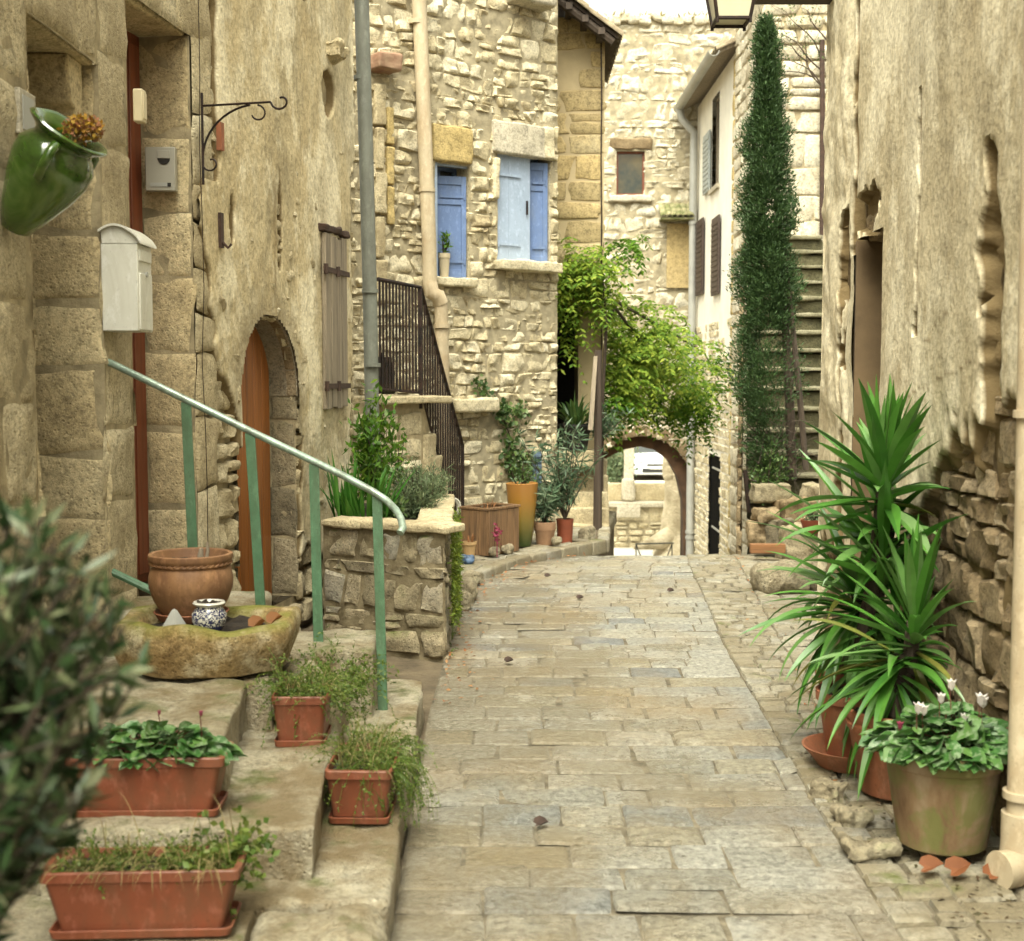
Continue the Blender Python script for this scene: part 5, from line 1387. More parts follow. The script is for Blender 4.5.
# green handrail
HR = thing('green_handrail', 'green painted steel handrail slanting down along the entrance steps', 'handrail', (-1.2, 5.8, .1))
rail = [wp(108, 362, 5.82), wp(115, 365, 5.8), wp(250, 431, 5.8), wp(340, 474, 5.8), wp(372, 491, 5.8), wp(386, 500, 5.78), wp(396, 510, 5.72), wp(401, 519, 5.66), wp(403, 528, 5.62), wp(400, 533, 5.6)]
mb = MB(); mb.tube(rail, .0165, 14); mb.build('rail', M['rail_worn'], HR)
for (xt, yt, xb, yb) in ((186, 402, 196, 618), (250, 433, 261, 612), (314, 464, 319, 662), (377, 495, 383, 713)):
    mb = MB(); a_, b_ = wp(xt, yt, 5.8), wp(xb, yb, 5.8)
    V = []
    for p in (b_, a_): V += [p + [dx, dy, 0] for dx in (-.022, .022) for dy in (-.008, .008)]
    mb.add(np.array(V), [(0, 1, 3, 2), (4, 6, 7, 5), (0, 4, 5, 1), (2, 3, 7, 6), (0, 2, 6, 4), (1, 5, 7, 3)]); mb.build('post', M['green_paint'], HR, bevel=.002)
mb = MB(); a_, b_ = wp(100, 566, 5.8), wp(196, 612, 5.8); mb.tube([a_, b_], .018, 8); mb.build('lower_rail', M['green_paint'], HR)

# ------------------------------------------------------------------ things on the plastered house
mx = np.array([-1.775, 5.62])
MBX = thing('mailbox', 'white metal mailbox with a rounded roof on the stone door surround', 'mailbox', (-1.77, 5.7, 1.87))
z0, z1 = wp(512, 331, 5.75)[2], wp(512, 243, 5.75)[2]
mb = MB(); mb.box((-1.722, 5.86, (z0 + z1) / 2), (.16, .22, z1 - z0)); mb.build('mailbox_body', M['mail_white'], MBX, bevel=.004)
mb = MB(); prof = [(-.085 + .185 * i / 10, .018 + .066 * math.sin(math.pi * (i / 10 * .8 + .2)) - .012 * (i == 10)) for i in range(11)]
pts = [(-1.722 + x, 5.73, z1 + z) for x, z in prof]; V = np.concatenate([pts, np.array(pts) + [0, .26, 0]]); V2 = V - [0, 0, .010]
mb.add(np.concatenate([V, V2]), [(i + 1, i, 11 + i, 12 + i) for i in range(10)] + [(22 + i, 23 + i, 34 + i, 33 + i) for i in range(10)] + [(i, i + 1, 23 + i, 22 + i) for i in range(10)] + [(11 + i + 1, 11 + i, 33 + i, 34 + i) for i in range(10)] + [(0, 22, 33, 11), (10, 21, 43, 32)])
mb.extr([(-1.722 + x * .93, 5.748, z1 + z - .006) for x, z in prof] + [(-1.645, 5.748, z1 - .0), (-1.795, 5.748, z1 - .0)], (0, .224, 0))
mb.build('roof', M['mail_white'], MBX, smooth=40)
mb = MB(); mb.box((-1.640, 5.86, z1 - .05), (.012, .18, .05)); mb.build('slot_flap', M['mail_white'], MBX, bevel=.003)
mb = MB(); mb.box((-1.640, 5.86, (z0 + z1) / 2 - .06), (.010, .19, .25)); mb.build('door', M['mail_white'], MBX, bevel=.003)
mb = MB(); mb.tube([(-1.637, 5.86, z1 - .13), (-1.629, 5.86, z1 - .13)], .012, 10); mb.build('lock', M['pipe_zinc'], MBX)
# letter box / entry unit in the door jamb
io = thing('entry_unit', 'flush grey door entry unit set in the stone door jamb', 'intercom', wp(160, 168, 6.84))
a_, b_ = wp(146, 191, 6.85), wp(175, 147, 6.85)
mb = MB(); mb.box(((a_[0] + b_[0]) / 2, 6.868, (a_[2] + b_[2]) / 2), (b_[0] - a_[0], .05, b_[2] - a_[2])); mb.build('face_plate', M['grey_plastic'], io, bevel=.004)
cx_ = (a_[0] + b_[0]) / 2; hz = b_[2] - a_[2]; W_ = b_[0] - a_[0]
mb = MB(); an = np.linspace(math.pi, 2 * math.pi, 12); zc_ = b_[2] - hz * .27
mb.extr([(cx_ + .02 + .032 * math.cos(q_), 6.842, zc_ + .030 * math.sin(q_)) for q_ in an], (0, -.003, 0)); mb.build('slot', M['dark'], io)
mb = MB(); mb.box((cx_ + .02, 6.840, zc_ + .022), (.066, .006, .042)); mb.build('flap', M['grey_plastic'], io, bevel=.002)
mb = MB(); mb.box((cx_ - .005, 6.841, a_[2] + hz * .14), (W_ * .6, .004, hz * .09)); mb.build('name_strip', M['pipe_zinc'], io)
mb = MB(); mb.box((cx_ + W_ * .3, 6.840, a_[2] + hz * .14), (.018, .006, .018)); mb.build('button', M['dark'], io)
bl = thing('door_bell_box', 'small cream box on the wall beside the red-brown door', 'bell box', wp(139, 105, 6.1))
a_, b_ = wp(134, 122, 6.12), wp(142, 89, 6.12)
mb = MB(); mb.box((a_[0] + .022, 6.14, (a_[2] + b_[2]) / 2), (.045, .07, b_[2] - a_[2])); mb.build('box_body', M['bell'], bl, bevel=.006)
mb = MB(); mb.box((a_[0] + .046, 6.14, (a_[2] + b_[2]) / 2), (.006, .05, (b_[2] - a_[2]) * .8)); mb.build('cover', M['bell'], bl, bevel=.002)
# scrolled iron bracket
ib = thing('iron_bracket', 'black wrought iron sign bracket with scrolls, empty, on the plaster wall', 'bracket', wp(197, 140, 6.92))
w0 = A2(np.array([.77]), np.array([0.]), np.array([.045]))[0]; ex = np.array([n2[0], n2[1] - .15, 0]); ex = ex / np.linalg.norm(ex)
def bp(px, py):                                           # bracket plane: out from the wall
    k = (px - 197) / 187.0; return np.array([w0[0], w0[1], wp(512, py, 6.93)[2]]) + ex * k
mb = MB(); mb.tube([bp(197, 92), bp(197, 184)], .007, 6); mb.build('upright', M['iron'], ib)
mb = MB(); mb.tube([bp(197, 105), bp(272, 106)] + [bp(283 - 10.5 * math.cos(q_) * (1 - .055 * i), 106 + 0 + 9 * math.sin(q_) * (1 - .055 * i)) for i, q_ in enumerate(np.linspace(.1, -0 + 4.9, 12))], .006, 6); mb.build('arm', M['iron'], ib)
mb = MB()
arc = [bp(197 + 2 * 0 + 60 * (1 - math.cos(q_)) , 158 - 51 * math.sin(q_)) for q_ in np.linspace(0, 1.45, 12)]
sc1 = [bp(258 + 8 - 9 * math.cos(q_ + 2.2) * (1 - .03 * i) - 8, 117 - 9 * math.sin(q_ + 2.2) * (1 - .05 * i) * -1 * -1) for i, q_ in enumerate(np.linspace(-.6, 3.9, 12))]
mb.tube(arc, .006, 6); mb.tube(sc1, .005, 6)
sc2 = [bp(206 - 9.5 * math.cos(q_) * (1 - .05 * i), 163 + 9 * math.sin(q_) * (1 - .05 * i)) for i, q_ in enumerate(np.linspace(0, 4.9, 13))]
mb.tube(sc2, .005, 6); mb.build('scroll', M['iron'], ib)
# hanging green jar
M['green_glaze'] = None
q = N('green_glaze'); c = q.ramp(q.noise(3.5, 6, (1, 1, 1), dist=1.2), [(.36, (.020, .042, .006)), (.5, (.042, .095, .011)), (.62, (.09, .15, .03))])
M['green_glaze'] = q.end(c, .16, q.noise(9, 4), .12, .01, .6, coat=.5)
jc = np.array([-1.640, 4.62, 2.345])
ax_ = unit(np.array([.56, -.16, .82]))                    # the jar leans with its mouth out from the wall
bx_ = unit(np.cross([0, 1, 0], ax_)); by_ = np.cross(ax_, bx_); RJ = np.stack([bx_, by_, ax_], 1)
JR = thing('green_jar', 'green glazed jar with two handles hung tilted on the wall', 'jar', jc)
mb = MB(); mb.lathe([(0, -.24), (.05, -.24), (.06, -.235), (.098, -.14), (.132, -.04), (.150, .04), (.148, .095), (.125, .13), (.112, .145), (.112, .16), (.128, .175), (.150, .19), (.156, .20), (.150, .207), (.135, .203), (.105, .17), (.10, .15), (.13, .09), (.13, 0), (.10, -.12), (0, -.19)], jc, 44, R=RJ * .93, wob=.05, seed=3); mb.build('jar_body', M['green_glaze'], JR, smooth=60)
for sg in (-1, 1):
    d_ = unit(np.array([.35, sg, 0])) if sg > 0 else unit(np.array([.25, -1, 0])); mb = MB()
    P = np.array([d_ * .118 + [0, 0, .15], d_ * .165 + [0, 0, .158], d_ * .192 + [0, 0, .13], d_ * .192 + [0, 0, .09], d_ * .172 + [0, 0, .05], d_ * .15 + [0, 0, .03]])
    mb.tube(P @ RJ.T * .93 + jc, [.016, .017, .018, .018, .017, .02], 10); mb.build('handle', M['green_glaze'], JR, smooth=80)
t = thing('dry_flowers', 'dried orange and brown flowers sticking out of the green jar', 'flowers', jc + RJ @ np.array([0, 0, .2]))
mb = MB(); cI = jc + RJ @ np.array([.03, 0, .17]); n = 520; P = blob_pts(n, cI + [.02, .03, .045], (.075, .06, .05), .2); leaves(mb, P, rdir(n, .3), rdir(n), .02, .013); mb.build('blossom', M['dry_flower'], t)
mb = MB()
for i in range(16): mb.tube([jc + RJ @ np.array([.03, 0, .14]), P[i * 9]], .0018, 4)
mb.build('stem', M['straw'], t)
pl = thing('house_plaque', 'small pale plaque on the wall behind the green jar', 'plaque', (-1.79, 4.84, 2.5))
a_, b_ = wp(27, 134, 4.80), wp(38, 88, 4.80)
mb = MB(); mb.box((-1.788, 4.86, (a_[2] + b_[2]) / 2), (.02, .16, b_[2] - a_[2])); mb.build('plate', M['white_stone'], pl, bevel=.004)
mb = MB(); mb.box((-1.777, 4.86, (a_[2] + b_[2]) / 2), (.004, .11, (b_[2] - a_[2]) * .75)); mb.build('panel', M['pipe_zinc'], pl)

# ------------------------------------------------------------------ raised masonry planter
PL = thing('masonry_planter', 'raised rubble masonry planter with flat capstones beside the street', 'planter', (-.75, 8.4, 0))
pa, pb = np.array([-1.165, 7.98]), np.array([-.39, 7.55]); pd = unit(pb - pa); PM = plane_map(pa, pd, np.array([pd[1], -pd[0]])); LP = np.linalg.norm(pb - pa)
pc_ = np.array([-.47, 9.75]); rd = unit(pc_ - pb); PR = plane_map(pb, rd, np.array([rd[1], -rd[0]])); LR = np.linalg.norm(pc_ - pb)
mb = MB()
mo2 = lambda s_, t_: .002 + .014 * fbm(np.stack([s_ * 6, t_ * 6, 0 * s_], -1), 54, 3)
sheet(mb, PM, 0, LP, -.05, .735, .03, [], mo2, m=1); sheet(mb, PR, 0, LR, -.05, .735, .04, [], mo2, m=1)
stones(mb, PM, .0, LP, -.02, .735, (.08, .22), (.10, .30), .014, .008, [], 211, G9, .07, .22, .018, tilt=.8); stones(mb, PR, .0, LR, -.02, .735, (.09, .19), (.12, .3), .016, .008, [], 212, G9, .05, .22, .018, tilt=.6)
mb.prism([tuple(pa + pd * .005), tuple(pb - rd * 0), tuple(pc_), (-1.25, 9.78), (-1.22, 8.8)], -.05, .64, m=1)
mb.build('wall', [M['planter_stone'], M['mortar_dark']], PL)
for (u0, u1) in ((0.0, .30), (.305, .62), (.625, LP + .03)):
    c_ = pa + pd * (u0 + u1) / 2 + np.array([-pd[1], pd[0]]) * .07
    mb = MB(); mb.rbox((c_[0], c_[1], .752), (u1 - u0, .22, .045), .012, 8, .010, 8, int(u0 * 50) + 220, math.atan2(pd[1], pd[0])); mb.build('capstone', M['ashlar'], PL)
for k in range(4):
    c_ = pb + rd * (.36 + .5 * k) + np.array([-rd[1], rd[0]]) * .07
    mb = MB(); mb.rbox((c_[0], c_[1], .75), (.485, .22, .045), .012, 8, .010, 8, 230 + k, math.atan2(rd[1], rd[0])); mb.build('capstone', M['ashlar'], PL)
mb = MB(); mb.prism([tuple(pa + [.05, .12]), tuple(pb + [-.12, .12]), tuple(pc_ + [-.1, -.05]), (-1.2, 9.7), (-1.18, 8.8)], .6, .70); mb.build('soil', M['soil'], PL)
def strap_plant(label, c, n, L, W, mat, name='iris_plant', sp=.5, droop=.6, r=.05, cat='plant', group=None):
    t = thing(name, label, cat, c, group); mb = MB()
    tufts(mb, c, n, L, W, sp, droop, 8, r); mb.build('blades', M[mat], t); return t
strap_plant('clump of broad bright green iris blades at the planter front', (-.93, 8.28, .70), 46, .40, .042, 'leaf_iris', sp=.75, r=.14)
strap_plant('thin clump of iris blades by the doorway end of the planter', (-1.06, 8.3, .70), 26, .46, .032, 'leaf_iris', sp=.4, r=.07)
def bush(name, label, c, r, n, ll, lw, mat, nstem=12, flat=.6, group=None, base=None):
    t = thing(name, label, 'shrub', base if base is not None else (c[0], c[1], c[2] - r[2]), group)
    b = np.array(WORLD[t.name]); mb = MB(); tips = blob_pts(nstem, c, np.array(r) * .85, .5)
    P = []; D = []
    for tp in tips:
        m_ = (b + tp) / 2 + RNG.normal(0, .1, 3) * r[2] * [1, 1, .3]; ts = np.linspace(0, 1, 8)[:, None]
        pts = (1 - ts) ** 2 * b + 2 * ts * (1 - ts) * m_ + ts ** 2 * tp; mb.tube(pts, np.linspace(.007, .0025, 8), 5, cap=False)
        k = n // nstem; tt = RNG.uniform(.3, 1.05, k)[:, None]
        P.append((1 - tt) ** 2 * b + 2 * tt * (1 - tt) * m_ + tt ** 2 * tp + RNG.normal(0, .17, (k, 3)) * np.array(r)); D.append(rdir(k, .25) + unit(tp - b) * .5)
    mb.build('stems', M['bark'], t)
    P = np.concatenate(P); D = np.concatenate(D); mb = MB(); k = len(P); leaves(mb, P, D, rdir(k, flat), RNG.uniform(.7, 1.25, k) * ll, RNG.uniform(.7, 1.2, k) * lw, .12); mb.build('leaves', M[mat], t)
    return t
pq = wp(372, 455, 9.0)
bush('leafy_shrub', 'light green leafy shrub growing up the wall above the planter', (pq[0] + .02, 9.0, 1.18), (.19, .18, .42), 1100, .07, .026, 'leaf_bright', 12, base=(pq[0], 9.0, .70))
pq = wp(408, 505, 8.7)
pq = wp(418, 500, 8.8)
bush('grey_herb', 'grey-green feathery herb bush at the street end of the planter', (pq[0], 8.75, .90), (.20, .26, .22), 3600, .055, .007, 'leaf_rosemary', 50, base=(pq[0], 8.75, .70))
bush('grey_herb', 'second feathery herb bush further back in the planter by the steps', (-.58, 9.35, .88), (.17, .28, .17), 2400, .05, .007, 'leaf_rosemary', 36, base=(-.58, 9.35, .68))
bush('dark_shrub', 'low dark green plant between irises and herb bush', (-.76, 8.3, .80), (.10, .12, .10), 380, .045, .02, 'leaf_ivy', 10, base=(-.76, 8.3, .70))
bush('leafy_shrub', 'sprig of pale leaves beside the grey drainpipe', (wp(395, 470, 9.3)[0], 9.3, 1.15), (.12, .12, .28), 240, .05, .02, 'leaf_bright', 8, base=(wp(398, 500, 9.3)[0], 9.3, .7))
t = thing('trailing_moss', 'mossy trailing plant hanging down the corner of the masonry planter', 'plant', (pb[0], pb[1] + .3, .76))
mb = MB()
n = 2600; u = RNG.beta(1.1, 2.2, n) * 1.4; h = RNG.random(n) ** .8; keep_ = RNG.random(n) < (1.05 - .75 * u / 1.4); u = u[keep_]; h = h[keep_]; n = len(u)
P = PR(u + .05, .78 - .62 * h * (1.0 - .35 * u), .03 + .05 * RNG.random(n)); leaves(mb, P, rdir(n, -.8) + [.5, -.2, 0], rdir(n), RNG.uniform(.015, .045, n), .010); mb.build('strands', M['moss_plant'], t)
t = thing('wall_foot_weeds', 'small weeds along the foot of the masonry planter', 'weeds', (-.40, 7.9, 0))
mb = MB(); n = 60; s_ = RNG.uniform(0, 1.9, n); B_ = PR(s_, 0 * s_ + .01, .03 + 0 * s_); sprigs(mb, B_, rdir(n, .6), .09, .6, 10, .009, .014); mb.build('weeds', M['weed'], t)
# ------------------------------------------------------------------ black stair railing with its hose
RL = thing('stair_railing', 'black iron railing with close balusters on landing and house stairs', 'railing', (c0[0], c0[1], .1))
zt_, zb_ = 2.40, 1.50
r0 = np.array([c1[0] + .03, c1[1] + .03]); L0 = np.r_[r0, zt_ + .02]; L1 = np.r_[c0 + [0, .0], zt_ - .02]
e1 = np.array([c0[0] + sd_[0], c0[1] + sd_[1], 1.0])
mb = MB(); mb.tube([L0, L1, e1], .018, 8); mb.build('top_rail', M['iron'], RL)
mb = MB(); mb.tube([L0 - [0, 0, .87], L1 - [0, 0, .87], e1 - [0, 0, .90]], .012, 6); mb.build('bottom_rail', M['iron'], RL)
for (p_, q_, n_) in ((L0, L1, 13), (L1, e1, 17)):
    for k in range(n_):
        f = (k + .5) / n_; a_ = p_ + (q_ - p_) * f
        mb = MB(); mb.tube([a_ - [0, 0, .88], a_], .0095, 6); mb.build('baluster', M['iron'], RL)
for p_ in (L1, e1):
    mb = MB(); mb.box((p_[0], p_[1], p_[2] - .5), (.03, .03, 1.0)); mb.build('post', M['iron'], RL)
t = thing('hose_coil', 'coil of pale garden hose hung on the foot of the black railing', 'hose', wp(448, 507, 11.6))
mb = MB(); hc = wp(453, 507, 11.75)
P = []
for i in range(90):
    an = i * 6.283 / 18; r_ = .065 + .012 * math.sin(i * .31); P.append(hc + [r_ * math.cos(an) + .01 * math.sin(i * .2), -.06 + .0006 * i, .075 * math.sin(an) * (1 + .1 * math.sin(i * .5))])
mb.tube(P, .009, 6); mb.build('coil', M['hose'], t)

# ------------------------------------------------------------------ pots and crate in front of the rubble house
def local_box_crate(label, c, w, d, h, rz):
    t = thing('wooden_crate', label, 'planter box', c); cc, ss = math.cos(rz), math.sin(rz)
    R = np.array([[cc, -ss, 0], [ss, cc, 0], [0, 0, 1]])
    for sgn, L_, off, ang in ((1, w, (0, -d / 2), 0), (1, w, (0, d / 2), 0), (1, d, (w / 2, 0), 1), (1, d, (-w / 2, 0), 1)):
        mb = MB(); n = max(3, int(L_ / .085))
        for k in range(n):
            u = -L_ / 2 + L_ * (k + .5) / n; hh = h + random.uniform(-.006, .006)
            v = (u, off[1], hh / 2) if not ang else (off[0], u, hh / 2)
            sz = (L_ / n - .004, .02, hh) if not ang else (.02, L_ / n - .004, hh)
            mb.box(np.array(c) + R @ np.array(v), sz, rz)
        mb.build('side_panel', M['wood_crate'], t, bevel=.003)
    mb = MB()
    for (x, y, sx, sy) in ((0, -d / 2, w + .03, .035), (0, d / 2, w + .03, .035), (w / 2, 0, .035, d - .04), (-w / 2, 0, .035, d - .04)):
        mb.box(np.array(c) + R @ np.array([x, y, h + .012]), (sx, sy, .02), rz)
    mb.build('rim', M['wood_crate'], t, bevel=.003)
    mb = MB(); mb.box(np.array(c) + R @ np.array([0, 0, h - .05]), (w - .03, d - .03, .02), rz); mb.build('soil', M['soil'], t)
    return t
TZ = .07
cr = wp(492, 557, 11.35)
local_box_crate('weathered wooden plank crate planter in front of the rubble house', (cr[0] - .02, 11.62, TZ), .30, .44, .40, math.radians(-38))
strap_plant('a few dry stalks in the wooden plank crate', (cr[0] - .06, 11.62, TZ + .36), 14, .14, .012, 'dry_leaf', 'dry_stalks', .8, 1.0, .1)
t = thing('red_flower', 'small dark red flowering plant against the crate', 'plant', (cr[0] - .02, 11.3, TZ)); mb = MB(); b = wp(497, 540, 11.3)
n = 70; P = blob_pts(n, b + [0, 0, .05], (.04, .03, .10), .2); leaves(mb, P, rdir(n, .3), rdir(n), .03, .018); mb.tube([(b[0], 11.3, TZ), b + [0, 0, .12]], .004, 5); mb.build('petals', M['petal_pink'], t)
sp_ = wp(469, 556, 11.0); pot_lathe('cream_pot', 'small pale clay pot beside the wooden crate', (sp_[0], 11.1, TZ), [(0, 0), (.042, 0), (.055, .13), (.062, .135), (.062, .16), (.054, .16), (.05, .13)], mat_plain('clay_pale', (.42, .27, .12), .7, .2), .05, .14)
strap_plant('dry sprig in the small pale clay pot', (sp_[0], 11.1, TZ + .14), 12, .12, .012, 'dry_leaf', 'dry_stalks', .7, 1.0, .03)
mb = MB(); bg_ = wp(466, 554, 10.9); mb.rbox((bg_[0], 10.95, TZ + .035), (.12, .09, .09), .04, 8, .03, 14, 4); mb.build('blue_bag', M['blue_bag'], None, (bg_[0], 10.95, TZ), smooth=80, label='crumpled blue plastic bag at the foot of the railing', category='bag')
M['jar_glaze'] = None
q = N('jar_glaze'); z = q.a('SeparateXYZ', {0: q.co()}).outputs[2]
c = q.ramp(q.mth('ADD', z, q.mth('MULTIPLY', q.noise(6, 5), .12)), [(.10, (.05, .075, .02)), (.30, (.17, .12, .025)), (.5, (.28, .14, .028)), (.68, (.31, .145, .04))])
M['jar_glaze'] = q.end(c, .25, q.noise(14), .1, .01, .5)
tj = wp(522, 551, 11.95)
pot_lathe('tall_jar', 'tall slim glazed jar, orange fading to green at its foot', (tj[0], 12.05, TZ), [(0, 0), (.085, 0), (.09, .01), (.115, .2), (.135, .4), (.147, .54), (.15, .57), (.152, .585), (.144, .59), (.136, .58), (.128, .54)], M['jar_glaze'], .13, .56, 'jar')
bush('jar_plant', 'sparse small-leaved plant growing in the tall glazed jar', (tj[0], 12.05, TZ + .70), (.13, .12, .13), 200, .03, .018, 'leaf_ivy', 12, base=(tj[0], 12.05, TZ + .55))
pk = wp(545, 551, 12.15); pot_lathe('clay_pot', 'pinkish clay pot with a thick band under its rim', (pk[0], 12.2, TZ - .01), [(0, 0), (.075, 0), (.08, .01), (.094, .13), (.100, .14), (.104, .15), (.104, .215), (.098, .22), (.09, .21), (.088, .19)], mat_plain('clay_pink', (.36, .21, .12), .75, .2), .09, .195)
rk = wp(565, 551, 12.3); pot_lathe('red_clay_pot', 'plain orange-red pot next to the pinkish clay pot', (rk[0], 12.35, TZ - .02), [(0, 0), (.07, 0), (.082, .22), (.086, .24), (.078, .24), (.075, .21)], M['red_pot'], .077, .22)
def oleander(label, c, H_, r, ns, nl):
    t = thing('oleander', label, 'shrub', c); mb = MB(); P = []; D = []
    for i in range(ns):
        a_ = random.random() * 6.283; l = H_ * random.uniform(.6, 1.1); d = np.array([math.cos(a_) * r * random.random() / H_ * 1.6, math.sin(a_) * r * random.random() / H_ * 1.6, 1]); p = np.array(c, float); pts = [p]
        for k in range(7): d = unit(d + RNG.normal(0, .06, 3)); p = p + d * l / 7; pts.append(p)
        pts = np.array(pts); mb.tube(pts, np.linspace(.006, .003, 8), 5)
        u = RNG.uniform(.18, 1, nl) * 7; i0 = np.minimum(u.astype(int), 6); f = (u - i0)[:, None]
        P.append(pts[i0] * (1 - f) + pts[i0 + 1] * f); D.append(rdir(nl, .35))
    mb.build('stems', M['bark'], t); P = np.concatenate(P); D = np.concatenate(D); k = len(P)
    mb = MB(); leaves(mb, P, D, rdir(k, .5), RNG.uniform(.09, .15, k), RNG.uniform(.014, .022, k), .15); mb.build('leaves', M['leaf_oleander'], t)
oleander('shorter grey-green oleander in the pinkish clay pot', (pk[0], 12.2, TZ + .19), .55, .30, 14, 42)
oleander('taller grey-green oleander in the orange-red pot', (rk[0], 12.35, TZ + .2), .92, .32, 15, 46)
s_ = sB(533)
mb = MB(); fbox(mb, BM, s_ - .05, s_ + .055, zB(533, 492), zB(533, 451), .05, .075)
for k in range(7): fbox(mb, BM, s_ - .045, s_ + .05, zB(533, 490 - 5.5 * k), zB(533, 487 - 5.5 * k), .075, .085)
mb.build('blue_board', M['blue_slat'], None, BM(np.array([s_]), np.array([.6]), np.array([.06]))[0], bevel=.004, label='faded blue slatted board against the rubble wall', category='board')
for i, (px, y, l) in enumerate(((494, 11.35, 'small pale stone at the crate corner'), (507, 11.5, 'grey stone between crate and tall jar'), (556, 12.1, 'pale stone in front of the two oleander pots'), (584, 12.6, 'pale stone block left of the wooden post'), (590, 12.8, 'low grey stone at the foot of the wooden post'))):
    rock(l, ((px - 512) / F * y, y, TZ + .035), (.10 + .03 * (i > 2), .09, .08 + .05 * (i > 2)), 240 + i, 'rock', i, .02, 12)
for i, (px, py, y, d, l) in enumerate(((462, 600, 9.5, (.2, .24, .2), 'pale stone block on the kerb behind the masonry planter'), (455, 618, 9.15, (.16, .2, .14), 'low stone at the corner of the planter and kerb'), (474, 585, 10.2, (.12, .14, .10), 'reddish stone lying on the kerb'))):
    rock(l, ((px - 512) / F * y, y, .06), d, 250 + i, 'rock', i * .5, .025, 9, r=.25)

# plants in the blue windows
def wpot(label, px, py, d, r, h, mat, plantlabel, lmat):
    p = BM(np.array([sB(px)]), np.array([zB(px, py)]), np.array([d]))[0]
    pot_lathe('window_pot', label, p, [(0, 0), (r * .7, 0), (r * .92, h * .8), (r, h * .82), (r, h), (r * .9, h), (r * .85, h * .85)], mat, r * .85, h * .9)
    bush('window_plant', plantlabel, (p[0], p[1], p[2] + h + .12), (.05, .05, .13), 90, .06, .022, lmat, 8, base=(p[0], p[1], p[2] + h * .9))
wpot('cream flower pot on the sill of the dark blue window', 446, 278.5, -.02, .058, .24, M['cream_pot'], 'bright green houseplant on the dark blue window sill', 'leaf_bright')
wpot('red flower pot behind the half-open light blue shutter', 535, 262.5, -.20, .04, .12, M['red_pot'], 'dark houseplant behind the half-open light blue shutter', 'leaf_ivy')

# ivy on the rubble wall
t = thing('wall_ivy', 'ivy straggling down the rubble wall above the crate', 'ivy', BM(np.array([sB(500)]), np.array([.1]), np.array([.05]))[0])
mb = MB(); ms = MB(); P = []
for (pts) in ([(470, 378), (482, 398), (497, 412), (506, 435), (512, 460), (516, 490)], [(497, 412), (510, 408), (522, 418)], [(506, 435), (503, 460), (509, 478)], [(512, 450), (522, 462), (521, 484)]):
    W_ = np.array([BM(np.array([sB(x)]), np.array([zB(x, y)]), np.array([.06]))[0] for x, y in pts]); ms.tube(W_, .006, 5)
    for a_, b_ in zip(W_[:-1], W_[1:]):
        k = 48; f = RNG.random((k, 1)); P.append(a_ * (1 - f) + b_ * f + RNG.normal(0, .04, (k, 3)) * [1, .4, 1.1] + np.r_[Bn * .03, 0])
P = np.concatenate(P); k = len(P); round_leaves(mb, P, rdir(k, -.5), np.r_[Bn, .3] + rdir(k) * .6, RNG.uniform(.025, .055, k)); mb.build('leaves', M['leaf_ivy'], t); ms.build('stems', M['bark'], t)

# ------------------------------------------------------------------ black pot with fern, wooden post, wisteria
fp = wp(575, 449, 13.75); led = MB(); led.rbox((fp[0] - .02, 13.82, fp[2] - .10), (.5, .34, .18), .02, 6, .01, 8, 7); led.build('ledge', M['ashlar'], CS)
pot_lathe('black_pot', 'black plastic pot on the ledge by the dark doorway', (fp[0], 13.75, fp[2] - .005), [(0, 0), (.13, 0), (.165, .24), (.175, .25), (.175, .27), (.16, .27), (.155, .24)], M['black_pot'], .156, .25)
strap_plant('dark green fern spilling from the black pot', (fp[0], 13.75, fp[2] + .25), 46, .36, .05, 'leaf_ivy', 'fern', 1.3, 1.6, .08)
oleander('loose dark green plant on the steps right of the black pot', (fp[0] + .27, 13.72, fp[2] + .1), .40, .3, 12, 30)
wpst = thing('wooden_post', 'dark weathered wooden post at the corner by the steps', 'post', (.9, 13.55, -.3))
mb = MB(); a_, b_ = wp(597, 560, 13.55), wp(598, 350, 13.55); mb.tube([a_, (a_ + b_) / 2 + [.004, 0, 0], b_], [.05, .044, .04], 7, ); mb.build('post_body', M['wood_brown'], wpst)
mb = MB(); a_, b_ = wp(590, 430, 13.42), wp(595.5, 356, 13.5); mb.extr([a_ + [-.02, 0, 0], a_ + [.03, 0, 0], b_ + [.022, 0, 0], b_ + [-.018, 0, 0]], (0, .03, 0)); mb.build('leaning_board', M['wood_grey'], wpst)
WV = thing('wisteria', 'big yellow-green wisteria hanging over the archway from house to house', 'climbing plant', (1.02, 13.9, 0))
mt = MB(); trunk = [(.98, 13.95, -.4), (.96, 13.9, .6), (.97, 13.9, 1.5), (1.0, 13.85, 2.2), (1.15, 14.2, 2.45)]
mt.tube(trunk, [.022, .02, .018, .017, .016], 8)
canes = []
def cane(pts, r): mt.tube(pts, np.linspace(r, r * .35, len(pts)), 6); canes.append(np.array(pts, float))
cane([(1.15, 14.2, 2.45), (1.5, 15.2, 2.35), (2.0, 16.4, 2.2), (2.6, 17.6, 1.95), (2.95, 18.6, 1.6)], .022)
cane([(1.1, 14.1, 2.4), (1.6, 15.8, 2.0), (2.2, 17.2, 1.7), (2.8, 18.2, 1.25)], .018)
cane([(1.0, 13.8, 2.2), (.80, 13.95, 2.75), (.62, 14.05, 2.95), (.50, 14.1, 2.6)], .016)
cane([(1.0, 13.8, 2.2), (.95, 14.0, 2.9), (1.0, 14.3, 3.1)], .012)
mt.build('trunk', M['bark'], WV)
